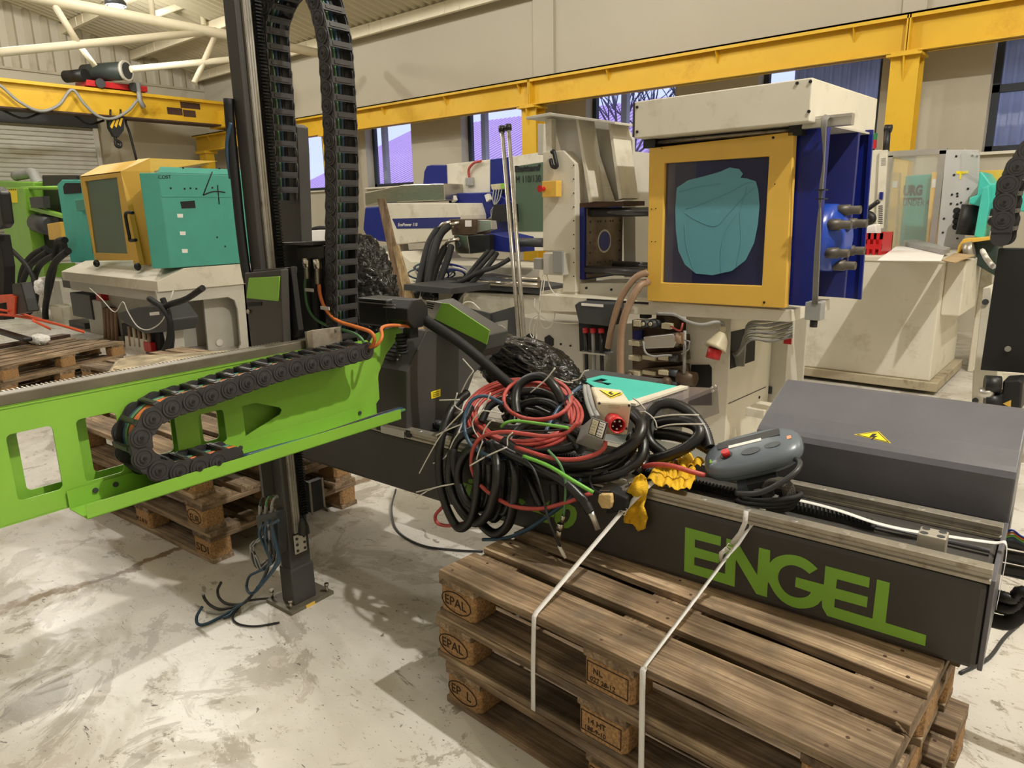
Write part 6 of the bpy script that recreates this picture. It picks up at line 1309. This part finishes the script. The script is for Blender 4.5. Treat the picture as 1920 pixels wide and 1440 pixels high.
td=thing('cable_ties','white nylon cable ties with long loose tails round the cable pile','cable ties',tuple(RB.w((-1.4,-.05,.70))))
for pts,y in ties:
    MB().ribbon(rp([(u,v,y-.012) for u,v in pts],r=.002,n=5),RB.ex+Vector((0,0,.6)),.0022,.0006).build('tie',WT,td)
for pts,y in (([(500,360),(560,350),(610,380),(640,420),(650,465)],.13),([(480,250),(530,290),(570,340)],.18),([(570,345),(540,360),(500,370)],.13),([(610,395),(760,372),(950,372)],.16),([(650,465),(760,440),(990,437)],.14)):
    MB().ribbon(rp([(u,v,y) for u,v in pts],1060,680,3.79,r=.002,n=5),RB.ex+Vector((0,0,.6)),.0022,.0006).build('tie',WT,td)
# power plug box
pb=thing('power_plug_box','dirty cream five pin power plug box with red pin ring and yellow warning sign','plug',tuple(px3(1260,600,.04)))
CREAM=mk('dirty_cream_plastic',(214,200,172),.5,var=.08,scale=20,dirt=(150,130,98),dscale=14)
F4=[px3(u,v,.0) for u,v in ((1155,600),(1358,605),(1388,402),(1165,392))]
B4=[px3(u,v,.09) for u,v in ((1120,470),(1300,480),(1322,308),(1122,285))]
MB().hexa([F4[0],F4[1],B4[1],B4[0],F4[3],F4[2],B4[2],B4[3]]).build('box',CREAM,pb,.006)
tp=lambda u,v,h: (lambda a,b:None)
def topq(u,v,lift=.0015):
    # point on the lid: bilinear in the photo between front and back edge
    t_=min(1,max(0,(400-v)/100)); return px3(u,v,.0+.09*t_)+Vector((0,0,lift))+RB.ey*-.001
def flat(pts,mat,name,par,lift,fn=None):
    P=[(fn or topq)(u,v,lift) for u,v in pts]; n=(P[1]-P[0]).cross(P[2]-P[0]).normalized(); n=n if n.z>0 else -n
    k=len(P); m=MB(); m.add([p for p in P]+[p-n*.002 for p in P],[tuple(range(k)),tuple(range(2*k-1,k-1,-1))]+[(i,(i+1)%k,k+(i+1)%k,k+i) for i in range(k)]); return m.build(name,mat,par)
ws=flat([(1155,312),(1330,338),(1255,370)],WARN,'warning_sign',pb,.003); flat(shrink([(1155,312),(1330,338),(1255,370)],.88),INK,'sign_border',ws,.004); flat(shrink([(1155,312),(1330,338),(1255,370)],.74),WARN,'sign_field',ws,.005)
flat([(1240,338),(1262,334),(1254,344),(1272,348),(1248,358),(1256,349),(1238,346)],INK,'flash',ws,.006)
flat([(1238,404),(1312,408),(1308,436),(1236,430)],PLUG,'type_plate',pb,.001,lambda u,v,l: px3(u,v,-.001))
for q in ((1180,398),(1372,412),(1355,560)): p=px3(*q,-.001); MB().tube([p,p-RB.ey*.003],.004,8).build('screw',GDARK,pb)
c0=px3(1262,505,.005); ax=(px3(1300,545,-.05)-c0)
ring=MB().tube([c0,c0+ax*.95],.0225,24,cap=False); 
o=ring.build('red_pin_ring',RD,pb); sm_=o.modifiers.new('wall','SOLIDIFY'); sm_.thickness=.003
MB().tube([c0+ax*.2,c0+ax*.25],.021,20).build('ring_floor',mk('dark_red',(130,18,24),.5),pb)
an=ax.normalized(); u_=an.cross(Vector((0,0,1))).normalized(); v_=an.cross(u_)
for i in range(5): a_=i*2*PI/5+.3; p=c0+ax*.25+u_*.012*math.cos(a_)+v_*.012*math.sin(a_); MB().tube([p,p+ax*.55],.0026,8).build('pin',ST,pb)
# multipole connector
mc=thing('multipole_connector','grey multipole connector hood showing its contact inserts beside the red plug','connector',tuple(px3(1130,700,-.02)))
FF=[px3(u,v,y) for u,v,y in ((1098,596,-.06),(1206,640,-.06),(1240,522,-.04),(1132,484,-.04))]; BB=[px3(u,v,y) for u,v,y in ((1022,655,-.02),(1190,716,-.02),(1215,610,.02),(1062,545,.02))]
MB().hexa([BB[0],BB[1],FF[1],FF[0],BB[3],BB[2],FF[2],FF[3]]).build('hood',GRC,mc,.004)
def fq(a_,b_,h=0): 
    p=FF[0]*(1-a_)*(1-b_)+FF[1]*a_*(1-b_)+FF[2]*a_*b_+FF[3]*(1-a_)*b_; n=(FF[1]-FF[0]).cross(FF[3]-FF[0]).normalized(); return p+n*h
def fquad(a0,a1,b0,b1,h,mat,name,par=mc):
    P=[fq(a0,b0,h),fq(a1,b0,h),fq(a1,b1,h),fq(a0,b1,h)]; Q=[p-(fq(0,0,1)-fq(0,0,0))*.004 for p in P]; m=MB(); m.add(P+Q,[(0,1,2,3),(7,6,5,4),(0,4,5,1),(1,5,6,2),(2,6,7,3),(3,7,4,0)]); return m.build(name,mat,par)
fquad(.06,.94,.06,.94,.001,INK,'opening'); 
ins=[fquad(.12,.46,.10,.90,.004,PLUG,'insert'),fquad(.54,.88,.10,.90,.004,WT,'insert')]
for k in range(2):
    for i in range(3):
        for j in range(5): p=fq(.17+.42*k+.1*i,.18+.155*j,.004); MB().tube([p,fq(.17+.42*k+.1*i,.18+.155*j,.0065)],.0013,6).build('contact',(ST,INK)[k],ins[k])
for k in range(2): tag(MB().tube(rp([(1140+k*30,490,-.02),(1105+k*26,400,.02),(1090+k*22,330,.06),(1085+k*18,290,.10)],r=.006),.0075,10).build('grey_cable',GRC),('left','right')[k]+' grey cable entering the multipole connector from above','cable')
# bracket, rubber block, foam
br_=thing('sensor_bracket','bare steel bracket plate with black rubber block at the beam edge','bracket',tuple(px3(1300,960,-.01)))
P=[px3(1180,955,-.02),px3(1350,958,-.03),px3(1425,866,.03),px3(1318,826,.05)]
m=MB(); m.add(P+[p-Vector((0,0,.004)) for p in P],[(0,1,2,3),(7,6,5,4),(0,4,5,1),(1,5,6,2),(2,6,7,3),(3,7,4,0)]); m.build('plate',ST2,br_)
for q in ((1298,888,.02),(1375,918,-.01)): p=px3(*q); MB().tube([p,p+Vector((0,0,.008))],.006,8).build('bolt',ST,br_)
P=[px3(u,v,y) for u,v,y in ((1215,1115,-.06),(1350,1090,-.06),(1355,1010,-.06),(1240,955,-.06))]
m=MB(); m.add(P+[p+RB.ey*.05 for p in P],[(0,1,2,3),(7,6,5,4),(0,4,5,1),(1,5,6,2),(2,6,7,3),(3,7,4,0)]); m.build('rubber_block',BKM,br_,.006)
P=[px3(u,v,-.075) for u,v in ((1172,985),(1250,985),(1256,1040),(1245,1080),(1190,1075),(1165,1030))]
m=MB(); m.add(P+[p+RB.ey*.02 for p in P],[(0,1,2,3,4,5),(11,10,9,8,7,6)]+[(i,(i+1)%6,6+(i+1)%6,6+i) for i in range(6)]); m.build('foam_pad',mk('yellowed_foam',(206,178,122),.9,bump=.5,bscale=90),br_,.004)
# ================================================================ GLOVES
def cloth(name,pts,fn,mat,amp,seed,label=None,cat=None,cuts=3,thick=.004,par=None):
    bm=bmesh.new(); vs_=[bm.verts.new((u,v,0)) for u,v in pts]; bm.faces.new(vs_); bmesh.ops.triangulate(bm,faces=bm.faces[:])
    for _ in range(cuts): bmesh.ops.subdivide_edges(bm,edges=bm.edges[:],cuts=1,use_grid_fill=True)
    for v in bm.verts:
        u,w_=v.co.x,v.co.y
        n=noise.noise(Vector((u*.03,w_*.03,seed)))*amp+abs(noise.noise(Vector((u*.07,w_*.035,seed+9))))*amp*1.2
        v.co=fn(u,w_,n)
    off=sum((v.co for v in bm.verts),Vector())/len(bm.verts)
    for v in bm.verts: v.co-=off
    me=bpy.data.meshes.new(name); bm.to_mesh(me); bm.free(); me.polygons.foreach_set('use_smooth',[True]*len(me.polygons)); me.materials.append(mat)
    o=bpy.data.objects.new(name,me); C.objects.link(o); o.location=off; s=o.modifiers.new('thickness','SOLIDIFY'); s.thickness=thick; ss=o.modifiers.new('smooth','SUBSURF'); ss.levels=ss.render_levels=1
    return tag(o,label,cat)
cloth('work_glove',[(1173,935),(1178,915),(1190,895),(1202,887),(1212,895),(1215,915),(1212,935),(1208,950),(1214,970),(1211,990),(1198,996),(1194,985),(1186,983),(1172,981),(1168,975),(1172,960)],lambda u,v,n: RB.w(RB.at(u,v,y=-.014-n)),GLOVE,.03,3.0,'yellow cotton work glove hanging over the front edge of the beam','glove')
def gtop(u,v,n):
    q=RB.at(u,v,z=.69); return RB.w(q)+Vector((0,0,abs(n)*1.15+.005))
cloth('work_glove',[(1214,905),(1225,888),(1240,878),(1258,874),(1280,880),(1302,890),(1303,915),(1290,925),(1270,926),(1250,922),(1230,915)],gtop,GLOVE,.03,7.0,'yellow cotton work glove lying folded on the beam beside the strap','glove')
cloth('work_glove',[(1256,872),(1270,862),(1290,860),(1312,868),(1322,878),(1312,890),(1290,886),(1270,880)],lambda u,v,n: RB.w(RB.at(u,v,z=.70))+Vector((0,0,abs(n)*1.3)),GLOVE,.03,11.0,'yellow cotton glove crumpled behind the red cable','glove')
# ================================================================ STRAPS
def edge_pt(u,v,dz=.004): p=W.at(u,v,z=.432+dz); return p
def strap(name,label,top,eu,ev,zend,lean):
    E_=edge_pt(eu,ev); out=[p for p in top]
    nrm=-MA.ey
    out+= [E_+nrm*-.004+Vector((0,0,.001)), E_+nrm*.006+Vector((0,0,-.008)), E_+nrm*.012+Vector(lean)*.5+Vector((0,0,-.14)), E_+nrm*.014+Vector(lean)+Vector((0,0,-(.432-zend)))]
    return [out[i]+(out[i+1]-out[i])*(j/4) for i in range(len(out)-1) for j in range(4)]+[out[-1]]
p0=[RB.w(RB.at(1236,893,z=.712)),RB.w(RB.at(1196,930,y=-.03)),RB.w(RB.at(1166,960,y=-.05))]
s1=strap('a','',p0,1004,1150,.15,(.0,0,0))
a=tag(MB().ribbon(s1,MA.ex+Vector((0,0,.05)),.0072,.0006).build('lashing_strap',STRAP),'left white woven lashing strap over the pallet edge, tucked under the middle pallet','strap')
bk=thing('strap_buckle','wire buckle joining the left white strap below the rubber block','buckle',tuple(RB.w(RB.at(1168,958,y=-.06))))
def buckle(u,v,y,par):
    P=[RB.w(RB.at(u+a_,v+b_,y=y)) for a_,b_ in ((-9,4),(-2,-7),(9,-3),(3,8))]; MB().tube(P,.0014,6,True).build('wire_frame',WT,par); MB().tube([(P[0]+P[1])/2,(P[2]+P[3])/2],.0014,6).build('wire_bar',WT,par)
buckle(1168,958,-.058,bk)
p0=[RB.w(RB.at(1456,928,z=.70)),RB.w(RB.at(1420,965,y=.02)),RB.w(RB.at(1384,1020,y=-.02)),RB.w(RB.at(1366,1040,y=-.04))]
s2=strap('b','',p0,1208,1250,.01,(.01,0,0))
wd=[]
for i,p in enumerate(s2):
    t_=i/len(s2); wd.append((MA.ex+Vector((0,0,.05))) if t_>.62 or t_<.2 else (MA.ex*.8+Vector((0,0,.4))-MA.ey*.3))
tag(MB().ribbon(s2,wd,.0075,.0006).build('lashing_strap',STRAP),'right white woven lashing strap twisted across the green lettering and down the pallets','strap')
bk=thing('strap_buckle','wire buckle joining the right white strap over the green lettering','buckle',tuple(RB.w(RB.at(1366,1030,y=-.05))))
buckle(1368,1026,-.055,bk)
MB().ribbon([RB.w(RB.at(u,v,y=-.05)) for u,v in ((1372,1020),(1388,1000),(1397,980),(1399,958))],RB.ex,.006,.0006).build('loose_end',STRAP,bk)
MB().ribbon([RB.w(RB.at(u,v,y=-.052)) for u,v in ((1364,1028),(1352,1038),(1352,1052),(1362,1048))],RB.ex,.006,.0006).build('fold',STRAP,bk)
s3=[RB.w(RB.at(u,v,z=z_)) for u,v,z_ in ((1440,930,.69),(1475,934,.676),(1520,943,.672),(1575,958,.672),(1640,980,.67),(1700,994,.665),(1760,1003,.662),(1820,1012,.664),(1866,1018,.672))]
q=RB.l(s3[-1]); s3+=[RB.w((.006,q.y-.005,.68)),RB.w((.012,q.y-.01,.655)),RB.w((.012,q.y-.04,.60)),RB.w((.010,q.y-.07,.54))]
tag(MB().ribbon(interp(s3,5),RB.ey,.0085,.0007).build('lashing_strap',STRAP),'white woven strap lying along the beam top and over its right end','strap')
# ================================================================ PENDANT
L0=RB.at(1322,888,y=.10); R0=RB.at(1508,845,y=.17)
e1=(R0-L0); Ln=e1.length; e1.normalize(); e2=Vector((0,.90,.42)); e2=(e2-e1*e2.dot(e1)).normalized(); e3=e1.cross(e2); e3=e3 if e3.z>0 else -e3
cc=(L0+R0)/2+e2*.035
pd=thing('robot_pendant','grey handheld robot pendant with a red stop button resting on a coiled cable','pendant',tuple(RB.w((cc.x,cc.y,.69))))
def pw3(a_,b_,c_): return RB.w(cc+e1*a_+e2*b_+e3*c_)
vs2=[];fs2=[];nu,nv=40,16
hl,hw,ht=Ln/2,.078,.036
for j in range(nv+1):
    ph_=-PI/2+PI*j/nv
    for i in range(nu):
        th_=2*PI*i/nu; sp=lambda x,e: math.copysign(abs(x)**e,x)
        cx_=sp(math.cos(th_),.72)*sp(math.cos(ph_),.55); cy_=sp(math.sin(th_),.72)*sp(math.cos(ph_),.55); cz_=sp(math.sin(ph_),.8)
        vs2.append(pw3(cx_*hl,cy_*hw,cz_*ht))
for j in range(nv):
    for i in range(nu): fs2.append((j*nu+i,j*nu+(i+1)%nu,(j+1)*nu+(i+1)%nu,(j+1)*nu+i))
m=MB(); m.add(vs2,fs2,True,True); body=m.build('body',PEND,pd)
MB().tube(interp([pw3(sp(math.cos(a_),.72)*hl*1.001,sp(math.sin(a_),.72)*hw*1.001,-.004) for a_ in [i*PI/16 for i in range(32)]],2,True),.0012,5,True).build('seam',GDARK,pd)
def ell(a_,b_,ra,rb,c_,n=20): return [pw3(a_+ra*math.cos(2*PI*i/n),b_+rb*math.sin(2*PI*i/n),c_) for i in range(n)]
def disc(name,a_,b_,ra,rb,c_,mat,par,h=.003):
    P=ell(a_,b_,ra,rb,c_); Q=ell(a_,b_,ra,rb,c_-h); k=len(P); m=MB(); m.add(P+Q,[tuple(range(k)),tuple(range(2*k-1,k-1,-1))]+[(i,(i+1)%k,k+(i+1)%k,k+i) for i in range(k)],False,True); return m.build(name,mat,par)
def strip(name,a0,a1,b0,b1,c_,mat,par,h=.002):
    P=[pw3(a0,b0,c_),pw3(a1,b0,c_),pw3(a1,b1,c_),pw3(a0,b1,c_)]; Q=[pw3(a0,b0,c_-h),pw3(a1,b0,c_-h),pw3(a1,b1,c_-h),pw3(a0,b1,c_-h)]; m=MB(); m.add(P+Q,[(0,1,2,3),(7,6,5,4),(0,4,5,1),(1,5,6,2),(2,6,7,3),(3,7,4,0)],False,True); return m.build(name,mat,par)
disc('painted_grip_recess',.005,-.030,.026,.014,ht+.0008,mk('painted_recess_shade',(70,76,82),.5),pd); disc('painted_grip_recess',.062,-.024,.022,.012,ht-.0005,bpy.data.materials['painted_recess_shade'],pd)  # flat darker discs: the shade of the finger hollows put into colour
strip('display',-.085,.085,.012,.042,ht-.0002,BK,pd,.004); strip('white_label',-.055,.035,.004,.016,ht+.0012,PAPER,pd)
disc('button_collar',-.062,-.022,.017,.015,ht+.0005,BK,pd)
MB().tube([pw3(-.062,-.022,ht-.002),pw3(-.062,-.022,ht+.014)],.011,16).build('red_stop_button',RD,pd)
strip('green_sticker',-.112,-.092,-.030,-.014,ht-.008,G,pd,.008); strip('orange_sticker',.082,.112,-.008,.006,ht-.006,mk('faded_orange',(222,160,120),.7),pd,.006)
strip('lower_handle',-.03,.05,-.086,-.05,-ht+.006,GDARK,pd,.02); strip('hook_lug',-.058,-.02,-.08,-.04,-ht-.004,PEND,pd,.022)
pc=thing('pendant_cable_coil','dark coiled cable roll under the grey pendant','cable',tuple(RB.w((cc.x,cc.y,.648))))
cz=RB.at(1420,935,z=.69)
for k in range(4):
    MB().tube(interp([RB.w((cz.x+(.085-.004*k)*math.cos(a_)+.01*k,cz.y+.02+(.048-.003*k)*math.sin(a_),.662+.012*k+.02*math.cos(a_))) for a_ in [i*PI/6 for i in range(12)]],4,True),.0075,8,True).build('cable_turn',BKM,pc)
c1=RB.at(1453,925,y=.085)
for k in range(4):
    MB().tube(interp([RB.w((c1.x+.028*math.cos(a_)+.004*k,c1.y+.006*k,max(.664,c1.z+.034*math.sin(a_)))) for a_ in [i*PI/5 for i in range(10)]],4,True),.0085,8,True,rib=.003,ribd=.05).build('braided_turn',mk('braided_sleeve',(62,58,50),.7,var=.3,scale=200,bump=.5,bscale=400) if k==0 else bpy.data.materials['braided_sleeve'],pc)
MB().tube(interp([RB.w(RB.at(u,v,y=y)) for u,v,y in ((1380,925,.05),(1420,925,.04),(1460,908,.05),(1492,885,.08),(1500,868,.12),(1490,860,.15))],6),.0075,8).build('cable_loop',DC,pc)
# ================================================================ FLOOR ITEMS
vb=thing('valve_block','grey pneumatic valve block with plugs hanging behind the column foot','valve',tuple(RB.w((-2.25,-.30,.42))))
ppoly('block',GDARK,RB,[(479,968),(517,960),(521,985),(524,1040),(500,1035),(482,990)],.06,vb,.004,y=-.36)
for u in (488,499,510): MB().tube([RB.w(RB.at(u,964,y=-.35)),RB.w(RB.at(u,948,y=-.35))],.007,8).build('gland',GRC,vb); MB().tube(pline(RB,[(u,950,-.35),(u+2,938,-.35),(u+10,930,-.33),(u+16,938,-.31)],5),.005,6).build('lead',(GRC,GC2,DC)[u%3],vb)
def fl(P): 
    out=[]
    for u,v,z in P:
        px_,py_=340+u/4.235,840+v/4.235
        out.append(RB.w(RB.at(px_,py_,y=-.385)) if z is None else W.at(px_,py_,z=z))
    return out
knot=[(690,940,None),(650,1040,None),(575,1150,.05),(490,1235,.025)]
for k,(pts,m_,r,l) in enumerate((
 ([(700,575,None),(670,640,None),(680,780,None),(720,900,None)]+knot+[(330,1330,.008),(200,1395,.006),(132,1398,.01),(122,1340,.03),(165,1262,.07)],BC,.0058,'longest blue air hose with its end curled up on the floor'),
 ([(740,570,None),(690,660,None),(710,800,None)]+knot+[(330,1280,.01),(240,1255,.015),(190,1205,.035),(172,1162,.06)],DC,.0055,'lower black air hose end curling up from the floor'),
 ([(730,580,None),(720,700,None),(740,850,None)]+knot+[(370,1238,.012),(305,1195,.02),(288,1130,.05),(315,1068,.09)],DC,.0055,'upper black air hose end curling up from the floor'),
 ([(690,600,None),(700,720,None),(700,860,None)]+knot+[(390,1290,.01),(290,1312,.007),(198,1300,.006)],GRC,.004,'grey lead end lying flat on the floor'),
 ([(650,590,None),(640,640,None),(690,760,None),(740,880,None)]+knot+[(420,1310,.008),(410,1360,.006),(470,1402,.006),(600,1415,.006),(780,1385,.006)],BKM,.0038,'thin black cable looping on the floor back to the foot plate'),
 ([(690,580,None),(650,640,None),(700,820,None)]+knot+[(520,1215,.02),(620,1200,.012),(760,1190,.010)],DC,.0045,'dark cable running from the hose bundle to the foot plate'),
 ([(770,575,None),(720,620,None),(740,760,None),(780,880,None),(740,960,None),(660,1060,None),(590,1140,.06),(540,1150,.06),(518,1100,None),(540,1020,None),(600,985,None),(660,960,None)],BC,.0055,'blue air hose bowed out below the valve block'),
 ([(650,600,None),(620,680,None),(670,800,None),(710,900,None)]+knot+[(440,1270,.015),(380,1330,.008),(330,1350,.006)],BC,.0055,'short blue air hose end beside the longest one'),
 ([(720,600,None),(745,720,None),(770,850,None),(730,960,None),(660,1050,None),(600,1110,.08)],BC,.0055,'blue air hose hanging closest to the column'))):
    tag(MB().tube(interp(fl(pts),6),r,8).build('loose_hose',m_),l,'hose','loose hoses at the column foot')
for k in range(5):
    pts=[RB.w(RB.at(512-k*2,985+k*4,y=-.37)),RB.w(RB.at(490-k*5,1010+k*3,y=-.38)),RB.w(RB.at(470+k*3,1030+k*4,y=-.38)),RB.w(RB.at(478+k*4,1062+k*2,y=-.38)),RB.w(RB.at(500+k*3,1050,y=-.37))]
    tag(MB().tube(interp(pts,5),.004,6).build('sensor_lead',(GRC,DC)[k%2]),('outer','second','third','fourth','inner')[k]+' thin dusty sensor lead looped beside the column foot','cable','sensor leads at the column foot')
tag(MB().tube(interp([W.at(u,v,z=.006) for u,v in ((2010,1120),(1940,1150),(1900,1180),(1880,1200),(1862,1225),(1845,1240),(1800,1262))],5),.006,6).build('floor_cable',DC),'black cable on the floor behind the right end of the beam','cable')
tag(MB().tube(interp([W.at(742,918,z=.05),W.at(734,955,z=.02),W.at(745,995,z=.006),W.at(790,1022,z=.006),W.at(850,1031,z=.006),W.at(905,1034,z=.006)],6),.005,8).build('floor_cable',DC),'thin black cable curving over the floor to the near pallets','cable')
# cable ends at the right end of the beam
for k,(pts,r,m_,l) in enumerate((([(1884,1120,.05),(1902,1123,.02),(1925,1112,.0)],.016,HOSE,'upper thick black hose behind the right end of the beam'),([(1880,1140,.06),(1905,1138,.03),(1930,1126,.0)],.016,HOSE,'middle thick black hose behind the right end of the beam'),([(1872,1166,.08),(1900,1162,.05),(1930,1148,.02)],.020,BKM,'lowest thick black hose behind the right end of the beam'),([(1876,1148,.07),(1900,1146,.04),(1925,1134,.01)],.005,GC,'green earth wire between the black hoses at the right end'))):
    pp_=[RB.w(RB.at(u,v,y=.42)) for u,v,y in pts]; a0=RB.l(pp_[0]); e0=RB.l(pp_[-1])
    pp_=[RB.w((-.45,.46,a0.z+.02)),RB.w((a0.x-.12,.44,a0.z))]+pp_+[RB.w((e0.x+.14,.40,e0.z-.04)),RB.w((e0.x+.26,.42,e0.z*.5)),RB.w((e0.x+.30,.55,.03)),RB.w((e0.x+.2,.9,.022))]
    tag(MB().tube(interp(pp_,6),r,10,rib=.004 if m_ is HOSE else 0,ribd=.06).build('hose',m_),l,'hose')
cg=thing('cable_glands','black cable glands with blue and orange wires at the right end of the beam','cable glands',tuple(RB.w((.05,.46,.55))))
for k,(u,v) in enumerate(((1888,1020),(1890,1048),(1892,1075))): g0=RB.l(RB.w(RB.at(u,v,y=.44))); MB().tube([RB.w((-.25,.44,g0.z)),RB.w(RB.at(u+45,v+4,y=.44))],.017,12).build('gland',BK,cg)
for k in range(4): MB().tube(pline(RB,[(1884,1000+k*4,.42),(1898,994+k*5,.42),(1912,1004+k*4,.42),(1930,1012+k*5,.42)],5),.003,6).build('wire',(BL,OC,GC,BC)[k],cg)
